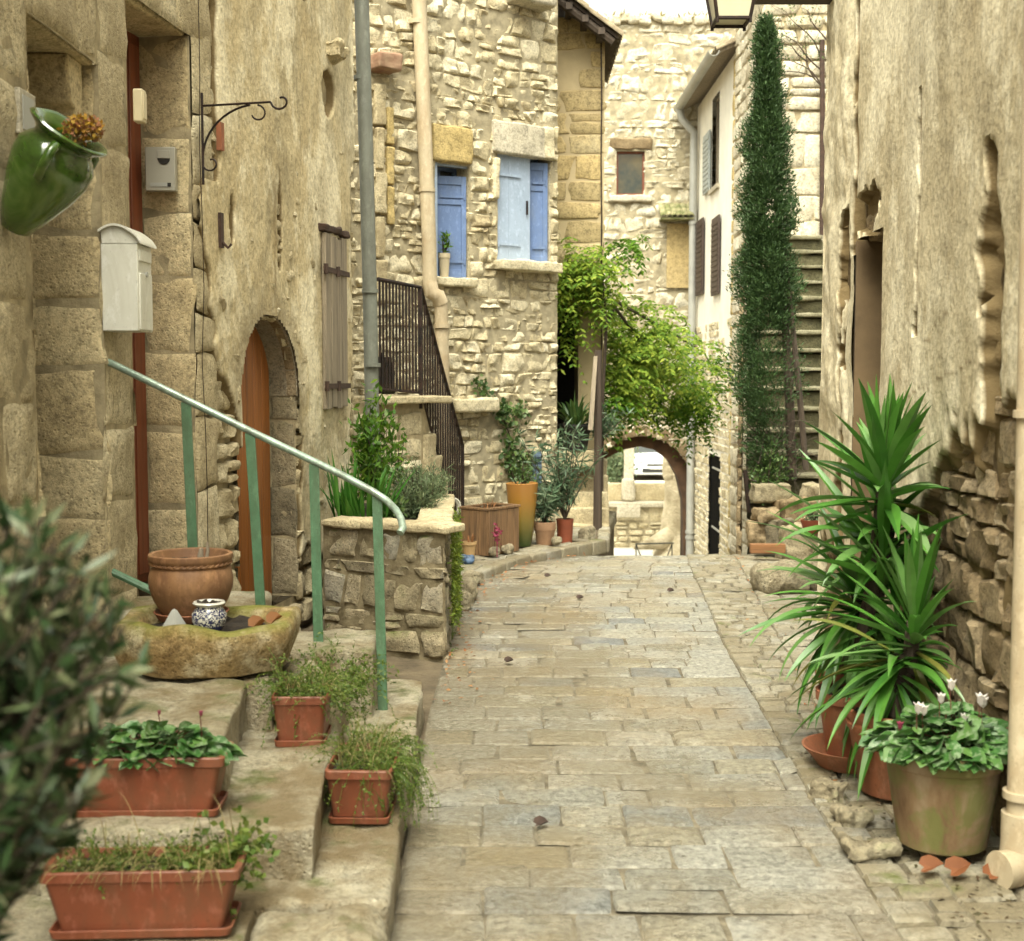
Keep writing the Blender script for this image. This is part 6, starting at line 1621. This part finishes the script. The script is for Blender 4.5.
def fronds(anchors, dirs, L, npair, ll, lw, mat, name):
    n = len(anchors); ts = (np.arange(npair) + 1) / npair
    d = unit(dirs); P = []; D = []
    for i, tt in enumerate(ts):
        p = anchors + d * (L * tt)[:, None] + np.array([0, 0, -1.0]) * (.55 * L * tt ** 2)[:, None]
        tg = unit(d + np.array([0, 0, -1.1]) * tt); s_ = unit(np.cross(tg, [0, 0, 1.0]))
        for sg in (-1, 1):
            P.append(p); D.append(s_ * sg + tg * .55 + np.array([0, 0, -.35]) + RNG.normal(0, .12, p.shape))
    P = np.concatenate(P); D = np.concatenate(D); k = len(P)
    mb = MB(); leaves(mb, P, D, RNG.normal(0, .35, (k, 3)) + [0, -.25, 1.0], RNG.uniform(.75, 1.2, k) * ll, RNG.uniform(.8, 1.2, k) * lw, .1); mb.build(name, M[mat], WV)
def region(n, spec):
    A_ = []
    for (px, py, rx, ry, Y, rY, wgt) in spec:
        k = int(n * wgt); q_ = RNG.normal(0, .5, (k, 3)); q_ = q_ / np.maximum(1, np.linalg.norm(q_, axis=1, keepdims=True))
        for (u, v, w) in q_: A_.append(wp(px + u * rx, py + v * ry, Y + w * rY))
    return np.array(A_)
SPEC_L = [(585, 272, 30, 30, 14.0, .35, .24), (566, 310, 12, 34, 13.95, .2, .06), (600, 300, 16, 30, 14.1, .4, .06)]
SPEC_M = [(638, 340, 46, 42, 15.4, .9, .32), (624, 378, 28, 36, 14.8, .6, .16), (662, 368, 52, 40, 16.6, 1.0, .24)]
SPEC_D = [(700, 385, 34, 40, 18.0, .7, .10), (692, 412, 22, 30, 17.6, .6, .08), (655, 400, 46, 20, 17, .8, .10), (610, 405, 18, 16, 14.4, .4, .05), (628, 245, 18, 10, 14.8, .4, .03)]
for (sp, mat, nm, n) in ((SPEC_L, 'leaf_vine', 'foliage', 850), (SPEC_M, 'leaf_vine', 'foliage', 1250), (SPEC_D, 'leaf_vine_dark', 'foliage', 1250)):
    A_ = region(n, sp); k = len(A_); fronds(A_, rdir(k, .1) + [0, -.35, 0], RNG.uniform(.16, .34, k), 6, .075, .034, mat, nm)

# ------------------------------------------------------------------ cypress
CP = thing('cypress_tree', 'tall slender dark green cypress standing beside the long stairs', 'tree', (2.62, 12.75, .2))
mb = MB(); mb.tube([wp(792, 480, 12.75), wp(789, 380, 12.75), wp(782, 280, 12.78), wp(774, 150, 12.8), wp(766, 40, 12.8)], [.05, .045, .035, .02, .008], 8)
mb.tube([wp(806, 470, 12.6), wp(800, 400, 12.65), wp(790, 300, 12.7), wp(784, 240, 12.75)], [.03, .03, .024, .015], 7)
mb.build('trunk', M['bark'], CP)
n = 19000
ypx = 18 + (478 - 18) * RNG.random(n) ** .8
cx_t = np.interp(ypx, [18, 100, 200, 300, 400, 440, 478], [766, 767, 768, 766, 768, 772, 772])
hw = np.interp(ypx, [18, 40, 100, 180, 250, 330, 380, 430, 478], [5, 11, 17, 27, 30, 31, 38, 32, 20])
hw = hw * .84 * (1 + .6 * fbm(np.c_[ypx / 22, RNG.integers(0, 3, n), ypx * 0], 71, 3))
ang = RNG.random(n) * 6.283; rr = np.sqrt(.06 + .94 * RNG.random(n))
cl = vnoise(np.c_[np.cos(ang) * 2.2, np.sin(ang) * 2.2, ypx / 24], 77)
kk = (cl > -.5) & ~((ypx > 330) & (np.cos(ang) > -.1) & (RNG.random(n) < .75)) & ~((ypx > 300) & (RNG.random(n) < .35)); ypx, cx_t, hw, ang, rr, cl = [q_[kk] for q_ in (ypx, cx_t, hw, ang, rr, cl)]; n = len(ypx)
rr = rr * (1 + .32 * cl)
P = np.array([wp(x + w * r * math.cos(a_), y, 12.8) + [0, w * r * math.sin(a_) / 101, 0] for x, y, w, r, a_ in zip(cx_t, ypx, hw, rr, ang)])
out = np.c_[np.cos(ang), np.sin(ang), 0 * ang]
P = np.repeat(P, 5, 0) + RNG.normal(0, .022, (n * 5, 3)); out = np.repeat(out, 5, 0)
mb = MB(); leaves(mb, P, out * .5 + rdir(n * 5) * .6 + [0, 0, .6], rdir(n * 5), RNG.uniform(.02, .06, n * 5), RNG.uniform(.008, .016, n * 5), .2); mb.build('foliage', M['leaf_cypress'], CP)
t = thing('dead_brush', 'brown dry brushwood under the cypress', 'brushwood', (2.6, 12.9, .5))
mb = MB()
for i in range(130):
    b = wp(RNG.uniform(752, 800), RNG.uniform(420, 480), 12.7); d = rdir(1, .5)[0]; mb.tube([b, b + d * .12, b + d * .26 + [0, 0, -.02]], .003, 3, cap=False)
mb.build('twigs', M['bark'], t)
bush('stair_shrub', 'dark leafy shrub at the bottom of the cypress', (2.50, 12.6, .78), (.28, .2, .25), 700, .05, .022, 'leaf_ivy', 14, base=(2.5, 12.6, .45))
# bare branches against the block house
t = thing('bare_branches', 'bare thin branches in front of the block stone house', 'branches', (4.6, 17.2, 3.5))
mb = MB()
for (x0, y0, x1, y1) in ((824, 85, 772, 55), (824, 86, 778, 72), (822, 60, 785, 12), (822, 70, 770, 30), (824, 40, 800, 8), (815, 78, 795, 40), (808, 62, 776, 45)):
    P = [wp(x0 + (x1 - x0) * f + 3 * math.sin(f * 7 + x1), y0 + (y1 - y0) * f - 6 * math.sin(f * 3.1), 17.0) for f in np.linspace(0, 1, 8)]; mb.tube(P, np.linspace(.012, .003, 8), 4)
    for i in range(2, 8):
        d = rdir(1, .3)[0] * .2; mb.tube([P[i], P[i] + d, P[i] + d * 1.6 + [0, 0, .05]], .003, 3, cap=False)
mb.build('branch', M['bark'], t)
n = 160; P = np.array([wp(RNG.uniform(770, 822), RNG.uniform(5, 70), 17.0) for i in range(n)]); mb = MB(); leaves(mb, P, rdir(n), rdir(n), .05, .02); mb.build('leaves', M['leaf_ivy'], t)

# ------------------------------------------------------------------ things at the foot of the long stairs
SX = lambda px, Y: (px - 512) / F * Y
post = thing('iron_stake', 'short black iron stake with prongs at the foot of the long stairs', 'stake', (SX(747, 12.25), 12.25, .2))
mb = MB(); a_, b_ = wp(749, 512, 12.25), wp(745, 470, 12.25); mb.tube([a_, b_], .022, 6); mb.build('stake', M['iron'], post)
for k in range(3): mb = MB(); c_ = a_ + (b_ - a_) * (.2 + .3 * k); mb.tube([c_, c_ + [.10, -.02, -.03]], .007, 5); mb.build('prong', M['iron'], post)
for i, (px, py, Y, d, rz, l) in enumerate((
    (771, 492, 12.15, (.36, .26, .16), .0, 'upper squared stone slab left under the cypress'), (766, 515, 12.0, (.2, .26, .13), .1, 'small stone slab below the squared slab'),
    (780, 533, 11.85, (.17, .2, .26), .5, 'rough upright stone behind the wooden plank'), (797, 511, 12.0, (.38, .3, .22), .2, 'jagged grey stone under the cypress by the red pot'),
    (800, 545, 11.7, (.36, .3, .36), .0, 'smooth grey block carrying the small red pot'), (757, 535, 12.0, (.16, .2, .24), .0, 'grey kerb block beside the iron stake'), (826, 500, 12.1, (.4, .3, .3), .3, 'grey stone half hidden behind the yucca'), (820, 540, 11.8, (.3, .3, .4), .3, 'low stone behind the yucca leaves'))):
    p = wp(px, py, Y); rock(l, (p[0], Y, p[2] - .0), d, 260 + i, ('planter_stone', 'rubble_dark')[i % 2] if i != 4 else 'planter_stone', rz, .025, 10, 'stone_block', r=.10)
mb = MB(); a_, b_ = wp(750, 549, 11.5), wp(785, 549, 11.5); mb.box(((a_[0] + b_[0]) / 2, 11.5, a_[2] + .005), (b_[0] - a_[0], .07, .085)); mb.build('wood_plank', M['wood_plank'], None, (a_[0], 11.5, 0), bevel=.006, label='orange-brown wooden beam lying in front of the stones', category='plank')
rp2 = wp(812, 533, 11.55); pot_lathe('bowl_pot', 'small red-brown bowl pot on the smooth grey block', (rp2[0], 11.55, rp2[2]), [(0, 0), (.06, 0), (.085, .05), (.1, .10), (.105, .12), (.095, .12), (.09, .10)], M['red_pot'], .09, .1)
bush('bowl_plant', 'small pale green plant in the red-brown bowl pot', (rp2[0], 11.55, rp2[2] + .17), (.11, .1, .08), 160, .035, .02, 'leaf_rosemary', 12, base=(rp2[0], 11.55, rp2[2] + .1))
rk_ = gp(782, 597); rock('large flat yellowish boulder on the pavement beside the yuccas', (rk_[0] + .02, rk_[1] + .22, .10), (.42, .36, .22), 271, 'rock', .1, .04, 6)
rock('second large stone just behind the yellowish boulder', (rk_[0] + .35, rk_[1] + .35, .09), (.3, .3, .22), 272, 'rock', .7, .05, 5)

# ------------------------------------------------------------------ yuccas and pots along the weathered wall
def yucca(label, c, heads, pot_c, n_dry=6):
    t = thing('yucca', label, 'plant', c); mt = MB(); mb = MB(); md = MB()
    for (hc, n, L, W, lo, hi, dr) in heads:
        hc = np.array(hc, float); mt.tube([np.array(c, float), (np.array(c) + hc) / 2 + [.02, .01, 0], hc], [.035, .032, .03], 8)
        for i in range(n):
            f = (i + .5) / n; el = math.radians(lo + (hi - lo) * f ** .9 + random.gauss(0, 7)); a_ = i * 2.39996 + random.gauss(0, .2)
            d = np.array([math.cos(a_) * math.cos(el), math.sin(a_) * math.cos(el), math.sin(el)])
            if d[0] > .05: d[0] *= .75
            ll = L * random.uniform(.75, 1.12) * (.8 + .2 * math.cos(el))
            b = hc + np.array([0, 0, -.16 * (1 - f)]) + d * .015
            wall = 1.66 + .07 * (b[1] - 4.2) - .05
            if d[0] > 0: ll = min(ll, max(.12, (wall - b[0]) / max(d[0], .05)))
            ribbon(mb if random.random() > .10 or el > .6 else md, b, d, ll, W * random.uniform(.8, 1.15), dr * random.uniform(.3, 1.6) * (1.35 - f), 10, .22, twist=random.gauss(0, .25), taper=.45, mid=.42)
    mt.build('trunk', M['bark'], t); mb.build('leaves', M['leaf_yucca'], t)
    if md.V: md.build('yellow_leaves', M['leaf_yucca_dry'], t)
    return t
yc1 = wp(886, 470, 5.35)
yucca('tallest yucca with bright upright sword leaves by the dark doorway', (1.44, 5.42, .30), [((yc1[0], 5.35, yc1[2]), 50, .50, .066, -20, 86, .5), ((yc1[0] + .05, 5.45, yc1[2] - .22), 36, .46, .055, -40, 50, 1.0)], None)
yc2 = wp(914, 622, 5.0)
yucca('front yucca with a star of narrow grey-green sword leaves', (1.50, 5.0, .32), [((yc2[0], 5.0, yc2[2]), 56, .50, .050, -40, 86, .8), ((yc2[0] - .06, 5.0, yc2[2] - .13), 44, .46, .044, -70, 20, 1.8)], None)
yc3 = wp(860, 590, 5.55)
yucca('lower yucca with drooping dark leaves leaning over the pavement', (1.50, 5.85, .28), [((yc3[0] - .02, 5.5, yc3[2]), 84, .48, .046, -60, 50, 1.8), ((yc3[0] + .12, 5.45, yc3[2] - .15), 60, .48, .042, -60, 30, 2.2), ((yc3[0] + .04, 5.35, yc3[2] + .18), 18, .62, .062, 12, 55, .5)], None)
yp1 = wp(926, 757, 5.0)
PR1 = [(0, 0), (.15, 0), (.155, .01), (.195, .24), (.205, .25), (.208, .27), (.200, .28), (.208, .29), (.214, .30), (.214, .325), (.205, .33), (.195, .325), (.19, .28)]
pot_lathe('terracotta_pot', 'large terracotta pot with a ribbed rim under the front yucca', (1.52, 5.0, .03), PR1, M['terracotta'], .192, .29)
PR2 = [(0, 0), (.10, 0), (.105, .01), (.135, .23), (.15, .24), (.152, .28), (.14, .28), (.135, .25)]
pot_lathe('terracotta_pot', 'terracotta pot standing in a wide saucer behind the cyclamen', (1.44, 5.42, .045), PR2, M['terracotta'], .136, .26)
sa_ = thing('clay_saucer', 'wide shallow terracotta saucer under the yucca pot', 'saucer', (1.30, 5.36, .03))
mb = MB(); mb.lathe([(0, 0), (.13, 0), (.17, .05), (.195, .075), (.2, .085), (.19, .085), (.165, .06), (.14, .02), (0, .018)], (1.42, 5.36, .02), 40); mb.build('saucer_body', M['terracotta'], sa_)
pot_lathe('terracotta_pot', 'terracotta pot mostly hidden by drooping leaves of the lower yucca', (1.55, 5.90, .03), PR2, M['terracotta'], .136, .26)
M['dead_leaf'] = mat_leaf('dead_leaf', [(.17, .06, .02), (.22, .08, .03)], .7, .2)
# cyclamen pot
M['clay_mossy'] = None
q = N('clay_mossy'); z = q.a('SeparateXYZ', {0: q.co()}).outputs[2]
c = q.ramp(q.noise(7, 7, (1, 1, .35)), [(.36, (.12, .07, .034)), (.5, (.20, .13, .068)), (.62, (.26, .195, .12))])
c = q.mix(q.mth('MULTIPLY', q.ramp(q.noise(5, 7, dist=1), [(.44, 0), (.55, .8)]), q.ramp(z, [(.30, 1), (.36, .1)])), c, (.13, .14, .04))
c = q.mix(q.ramp(q.noise(2.6, 6), [(.55, 0), (.7, .5)]), c, (.12, .07, .035))
M['clay_mossy'] = q.end(c, .8, q.noise(40), .2, .01, .3)
cpc = (1.475, 4.36, .055)
PR3 = [(0, .0), (.140, .0), (.148, .006), (.189, .27), (.192, .28), (.203, .285), (.208, .30), (.208, .33), (.203, .342), (.195, .345), (.186, .338), (.18, .30)]
pot_lathe('cyclamen_pot', 'big moss-stained clay pot of cyclamen beside the cream drainpipe', cpc, PR3, M['clay_mossy'], .182, .31)
cyc_plant('cyclamen_plant', 'cyclamen with white flowers in the big moss-stained clay pot', (cpc[0], cpc[1], cpc[2] + .33), .23, .21, 330, .068, flowers=[(-.13, -.08, .14, 'petal_white', 1.3), (-.10, -.06, .13, 'petal_white', 1.2), (-.02, .02, .15, 'petal_white', 1.2), (.02, 0, .20, 'petal_white', 1.3), (.05, -.05, .10, 'petal_white', 1.1), (.10, -.02, .15, 'petal_white', 1.5), (.12, 0, .14, 'petal_white', 1.3), (-.17, -.05, .08, 'petal_pink', .9)], hgt=.10)
for i, (x, y, d, l) in enumerate(((1.235, 4.36, (.19, .11, .045), 'flat broken stone wedged beside the cyclamen pot'), (1.25, 4.68, (.09, .10, .07), 'white stone between cyclamen pot and saucer'), (1.24, 4.98, (.08, .13, .08), 'grey stone below the wide saucer'))):
    rock(l, (x, y, .035), d, 280 + i, 'rock', .3 * i, .03, 14, r=.2)
for i, (x, y, s_, l) in enumerate(((1.34, 4.15, .07, 'large orange fallen leaf in front of the cyclamen pot'), (1.42, 4.12, .075, 'curled brown fallen leaf below the cyclamen pot'), (1.53, 4.08, .06, 'small brown fallen leaf next to the drainpipe foot'))):
    mb = MB(); round_leaves(mb, [(x, y, .045)], [(.8, -.2 + .3 * i, .25)], [(.1, -.5, 1)], s_, cup=.35); mb.build('fallen_leaf', M['dead_leaf'], None, (x, y, .03), label=l, category='leaf')
t = thing('debris', 'damp leaf litter along the foot of the weathered wall', 'leaf litter', (1.5, 4.3, .02)); t['kind'] = 'stuff'
n = 150; P = np.c_[RNG.uniform(1.28, 1.68, n), RNG.uniform(3.6, 5.6, n), RNG.uniform(.02, .035, n)]; mb = MB(); leaves(mb, P, rdir(n) * [1, 1, .15], rdir(n, 3), RNG.uniform(.012, .032, n), .014); mb.build('litter', mat_leaf('litter', [(.03, .02, .01), (.07, .04, .015), (.05, .05, .018)], .7, .1), t)
for i, (px, py, l) in enumerate(((577, 601, 'dark fallen leaf in the middle of the paving'), (545, 579, 'dark fallen leaf on the paving nearer the crate'), (668, 594, 'thin dark leaf on the paving right of the middle'), (505, 665, 'small brown leaf on the paving beside the planter'), (535, 830, 'small brown leaf near the front of the paving'))):
    p = gp(px, py); mb = MB(); round_leaves(mb, [(p[0], p[1], .02)], [(.9, .2, .15)], [(.1, -.3, 1)], .05, cup=.5); mb.build('fallen_leaf', M['iron_rust'], None, (p[0], p[1], .012), label=l, category='leaf')

t = thing('kerb_litter', 'scattered dead leaves along the kerb and planter foot', 'leaf litter', (-.3, 9.5, .02)); t['kind'] = 'stuff'
n = 260; yv = np.r_[RNG.uniform(6.4, 12.2, 180), RNG.uniform(5.0, 12.0, 80)]; xv = np.r_[XL(yv[:180]) + np.abs(RNG.normal(0, .10, 180)) + .02, XG(yv[180:]) + RNG.normal(0, .06, 80)]
mb = MB(); leaves(mb, np.c_[xv, yv, road_z(yv) + .014], rdir(n) * [1, 1, .12], rdir(n, 3), RNG.uniform(.015, .045, n), .018); mb.build('litter', M['dry_leaf'], t)
# ------------------------------------------------------------------ street lantern
lz = wp(731, 22, 7.5)
LN = thing('street_lantern', 'black-framed glass street lantern hanging above the lane', 'lantern', (lz[0], 7.5, lz[2]))
M['lantern_glass'] = mat_plain('lantern_glass', (.60, .57, .42), .25, .06)
zb = lz[2]; lx, ly = lz[0], 7.5
def sq(h, z): return [(lx + sx * h, ly + sy * h, z) for sx, sy in ((-1, -1), (1, -1), (1, 1), (-1, 1))]
mb = MB(); mb.add(np.array(sq(.088, zb + .006) + sq(.145, zb + .34)), [(3, 2, 1, 0), (0, 1, 5, 4), (1, 2, 6, 5), (2, 3, 7, 6), (3, 0, 4, 7)]); mb.build('glass', M['lantern_glass'], LN)
mb = MB(); A_, B_ = sq(.092, zb), sq(.150, zb + .35)
for i in range(4): mb.tube([A_[i], A_[(i + 1) % 4]], .011, 6); mb.tube([A_[i], B_[i]], .010, 6); mb.tube([B_[i], B_[(i + 1) % 4]], .012, 6); mb.tube([np.array(A_[i]) - [0, 0, .025], A_[i]], .010, 6)
mb.build('frame', M['iron'], LN)
mb = MB(); mb.add(np.array(sq(.17, zb + .35) + sq(.06, zb + .50)), [(3, 2, 1, 0), (4, 5, 6, 7), (0, 1, 5, 4), (1, 2, 6, 5), (2, 3, 7, 6), (3, 0, 4, 7)]); mb.lathe([(.06, 0), (.05, .06), (.015, .09), (.0, .1)], (lx, ly, zb + .5), 10); mb.build('cap', M['iron'], LN)
mb = MB(); mb.tube([(lx, ly, zb + .58), (lx, ly, zb + .72), (lx + .1, ly, zb + .80), (lx + .35, ly, zb + .80), (1.98, 7.6, zb + .74)], .016, 8); mb.build('bracket_arm', M['iron'], LN)

# ------------------------------------------------------------------ beyond the archway
PW = thing('parapet_wall', 'low mossy stone parapet wall seen through the archway', 'wall', (3.5, 34.2, -2.85))
FM = plane_map((0, 34.0), (1, 0), (0, -1)); mb = MB()
zcap = wp(512, 506, 34)[2]; zlow = -2.9
sheet(mb, FM, 0, 8, zlow, zcap - .02, .2, [], .0, m=1); stones(mb, FM, 1.2, 6, zlow, zcap - .42, (.15, .28), (.2, .45), .08, .03, [], 301, G5, .05, .5, .03)
stones(mb, FM, 1.2, 6, zcap - .40, zcap - .02, (.36, .38), (.7, 1.1), .03, .01, [], 302, G5, .0, .1, .01)
mb.box((4, 34.3, (zlow + zcap) / 2 - .03), (8, .55, zcap - zlow - .06), m=1); mb.build('wall', [M['rubble'], M['mortar_pale']], PW)
mb = MB(); mb.box((4, 34.2, zcap + .04), (8, .7, .12)); mb.build('coping', M['white_stone'], PW, bevel=.02)
mb = MB(); zp = wp(512, 483, 34.5)[2]; mb.box((4, 34.5, (zcap + .10 + zp) / 2), (8, .22, zp - zcap - .10)); mb.build('upstand', M['ashlar'], PW, bevel=.02)
mb = MB(); x = SX(629, 33.9); mb.rbox((x, 33.92, wp(512, 511, 34)[2]), (.62, .22, .32), .02, 6, .01, 5, 3); mb.build('pier_cap', M['white_stone'], PW)
mb = MB(); mb.rbox((x + .02, 34.2, wp(512, 496, 34)[2] + .15), (.34, .34, .6), .08, 6, .02, 4, 5); mb.build('pier_block', M['white_stone'], PW)
PI = thing('stone_pillar', 'tall pale stone pillar beside the parked car', 'pillar', (SX(629, 37), 37, -2.02))
mb = MB(); mb.rbox((SX(629, 37), 37, -.3), (.26, .3, 3.5), .02, 12, .01, 3, 8); mb.build('shaft', M['white_stone'], PI)
mb = MB(); mb.rbox((SX(629, 37), 37, 1.5), (.42, .42, .18), .03, 5, .01, 3, 9); mb.build('capital', M['white_stone'], PI)
FW = thing('far_wall', 'pale ochre wall closing the street beyond the archway', 'wall', (2, 52, -2))
mb = MB(); mb.box((4, 52, -.0), (30, .5, 4.2)); mb.build('wall', M['plaster_beige'], FW)
mb = MB(); mb.box((4, 51.9, 2.16), (30.2, .8, .12)); mb.build('coping', M['white_stone'], FW)
HG = bush('wall_bush', 'yellowish bush against the far wall beyond the archway', (SX(617, 44), 44, -1.1), (.85, .5, .9), 2200, .12, .07, 'leaf_rosemary', 40, base=(SX(617, 44), 44, -2.02))
TR = thing('plane_tree', 'pale gnarled plane tree trunk with a burr and flared root beyond the archway', 'tree', (SX(684, 31), 31, -2.85))
Y_ = 31.0; mb = MB()
ctr = [(676, 556, 0, .75), (677, 545, 0, .55), (678, 530, 0, .42), (679, 510, 0, .34), (679, 490, 0, .30), (678, 470, 0, .29), (677, 440, 0, .29), (676, 390, 0, .27), (674, 330, 0, .24)]
pts = np.array([wp(x, y, Y_) for x, y, _, _ in ctr]); ff = np.linspace(0, 1, 40); t_ = MB(); t_.tube(np.stack([np.interp(ff, np.linspace(0, 1, 9), pts[:, k]) for k in range(3)], 1) - pts[0], np.interp(ff, np.linspace(0, 1, 9), [c[3] for c in ctr]), 28)
V = np.concatenate(t_.V); dn = fbm(V * [3, 3, 1.4], 91, 4); ctrz = np.c_[np.zeros(len(V)), np.zeros(len(V)), V[:, 2]]; rad = V - ctrz; V = V + rad * (.55 * dn)[:, None]; V = V + pts[0]
for P_ in t_.P: pass
mb.add(V, [tuple(f) for P_ in t_.P for f in P_.tolist()])
b_ = wp(671, 472, Y_ - .1); mb.rbox(b_, (.36, .36, .42), .17, 9, .05, 4, 5)
r_ = [wp(676, 536, Y_), wp(664, 540, Y_ - .3), wp(650, 544, Y_ - .5), wp(634, 548, Y_ - .6)]; mb.tube(r_, [.34, .24, .14, .04], 10)
mb.build('trunk', M['bark_pale'], TR, smooth=80)
mb = MB(); n = 1800; P = blob_pts(n, wp(672, 250, Y_), (2.2, 2.2, 1.3), .2); leaves(mb, P, rdir(n), rdir(n, .5), .2, .16); mb.build('crown', M['leaf_vine_dark'], TR)
SK = thing('sapling_stake', 'thin pale green stake just beyond the archway', 'stake', (SX(601, 26.5), 26.5, -2.85))
mb = MB(); mb.tube([wp(601, 560, 26.5), wp(600.5, 517, 26.5)], .03, 8); mb.build('stake', M['green_paint'], SK)
mb = MB(); mb.box(wp(603, 521, 26.5), (.16, .03, .07)); mb.build('crossbar', M['green_paint'], SK)
BR = thing('low_barrier', 'low thin metal barrier with splayed legs beyond the archway', 'barrier', (SX(655, 27), 27, -2.85))
mb = MB(); mb.tube([wp(635, 544, 27), wp(674, 543, 27)], .016, 6); mb.build('bar', M['pipe_grey'], BR)
for (x0, x1) in ((636, 644), (672, 664)):
    for x2 in (x0, x1): mb = MB(); mb.tube([wp(x0, 544, 27), wp(x2, 565, 27)], .014, 6); mb.build('leg', M['pipe_grey'], BR)

# parked car, front towards the arch
M['car_paint'] = mat_plain('car_paint', (.62, .64, .66), .25, .03, 3, 0, coat=.6)
cxr, cyr, czr = SX(657, 45.5), 45.5, -2.016
CA = thing('parked_car', 'silver-white hatchback parked nose-on beyond the archway', 'car', (cxr, cyr + 2, czr))
def ringc(y, hwb, hwt, zb, zm, ztp):
    return [(cxr - hwb, cyr + y, czr + zb), (cxr - hwb - .02, cyr + y, czr + zm), (cxr - hwt, cyr + y, czr + ztp), (cxr, cyr + y, czr + ztp + .02), (cxr + hwt, cyr + y, czr + ztp), (cxr + hwb + .02, cyr + y, czr + zm), (cxr + hwb, cyr + y, czr + zb)]
rows = [ringc(.0, .62, .58, .24, .42, .56), ringc(.06, .74, .66, .2, .48, .66), ringc(.35, .82, .70, .2, .55, .80), ringc(1.0, .85, .72, .2, .6, .92), ringc(3.5, .85, .74, .2, .6, .95), ringc(3.95, .8, .68, .22, .6, .9), ringc(4.0, .72, .6, .3, .55, .8)]
mb = MB(); mb.add(np.array(rows).reshape(-1, 3), [(i * 7 + j, i * 7 + (j + 1) % 7, (i + 1) * 7 + (j + 1) % 7, (i + 1) * 7 + j) for i in range(6) for j in range(7)] + [tuple(range(6, -1, -1)), tuple(range(42, 49))]); mb.build('body', M['car_paint'], CA, smooth=45, bevel=.02)
def hexa(y0, y1, y2, y3, w0, w1, z0, z1): return np.array([(cxr - w0, cyr + y0, czr + z0), (cxr + w0, cyr + y0, czr + z0), (cxr + w0, cyr + y3, czr + z0), (cxr - w0, cyr + y3, czr + z0), (cxr - w1, cyr + y1, czr + z1), (cxr + w1, cyr + y1, czr + z1), (cxr + w1, cyr + y2, czr + z1), (cxr - w1, cyr + y2, czr + z1)])
HX = [(3, 2, 1, 0), (4, 5, 6, 7), (0, 1, 5, 4), (1, 2, 6, 5), (2, 3, 7, 6), (3, 0, 4, 7)]
mb = MB(); mb.add(hexa(.95, 1.75, 3.3, 3.9, .74, .56, .93, 1.42), HX); mb.build('cabin_glass', M['glass'], CA, bevel=.03)
mb = MB(); mb.add(hexa(1.7, 1.8, 3.3, 3.4, .585, .55, 1.40, 1.47), HX); mb.build('roof', M['car_paint'], CA, bevel=.02)
for sx in (-1, 1):
    mb = MB(); mb.rbox((cxr + sx * .56, cyr + .10, czr + .60), (.30, .16, .15), .05, 6, 0); mb.build('headlight', mat_plain('headlight', (.30, .32, .34), .08, .1, spec=.8) if sx < 0 else bpy.data.materials['headlight'], CA)
    for y in (.75, 3.3):
        mb = MB(); mb.tube([(cxr + sx * .70, cyr + y, czr + .30), (cxr + sx * .87, cyr + y, czr + .30)], .30, 20); w_ = mb.build('wheel', M['black_pot'], CA)
        mb = MB(); mb.tube([(cxr + sx * .80, cyr + y, czr + .30), (cxr + sx * .88, cyr + y, czr + .30)], .18, 14); mb.build('rim', M['pipe_zinc'], w_)
mb = MB(); mb.box((cxr, cyr - .0, czr + .36), (1.0, .06, .14)); mb.box((cxr, cyr - .01, czr + .56), (.7, .05, .07)); mb.build('grille', M['black_pot'], CA, bevel=.01)
mb = MB(); mb.box((cxr, cyr - .035, czr + .46), (.5, .012, .1)); mb.build('number_plate', M['mail_white'], CA)

# ------------------------------------------------------------------ potted olive right in front on the left
oc = np.array([-.80, 1.72, 0.0])
pot_lathe('olive_pot', 'clay pot carrying the blurred olive shrub, standing low in front', oc, [(0, 0), (.15, 0), (.19, .3), (.2, .31), (.2, .34), (.185, .34), (.18, .3)], M['terracotta'], .183, .31)
OV = thing('olive_shrub', 'blurred dark olive shrub close to the camera', 'shrub', oc + [0, 0, .3])
mt = MB(); mb = MB(); mt.tube([oc + [0, 0, .28], oc + [.01, 0, .6], oc + [-.02, .02, .9]], [.018, .015, .012], 8)
for i in range(115):
    py = RNG.uniform(515, 885); xm = np.interp(py, [505, 540, 600, 650, 700, 760, 800, 850, 890], [26, 74, 112, 150, 122, 90, 104, 66, 34]); tip = wp(xm * (1 - 1.7 * RNG.random() ** 1.5), py, 1.72 + RNG.uniform(-.14, .16))
    b = np.array([-.80 + RNG.uniform(-.06, .05), 1.72 + RNG.uniform(-.04, .04), min(tip[2] - .08, RNG.uniform(.75, 1.2))]); m_ = (b + tip) / 2 + [0, 0, -.03]
    ts = np.linspace(0, 1, 9)[:, None]; pts = (1 - ts) ** 2 * b + 2 * ts * (1 - ts) * m_ + ts ** 2 * tip; mt.tube(pts, np.linspace(.004, .0015, 9), 5, cap=False)
    k = 24; tt = RNG.uniform(.25, 1.0, k)[:, None]; P = (1 - tt) ** 2 * b + 2 * tt * (1 - tt) * m_ + tt ** 2 * tip
    leaves(mb, P, rdir(k, .35) + unit(tip - b) * .7, rdir(k, .6), RNG.uniform(.035, .06, k), RNG.uniform(.010, .016, k), .1)
mt.build('stems', M['bark'], OV); mb.build('leaves', M['leaf_olive'], OV)
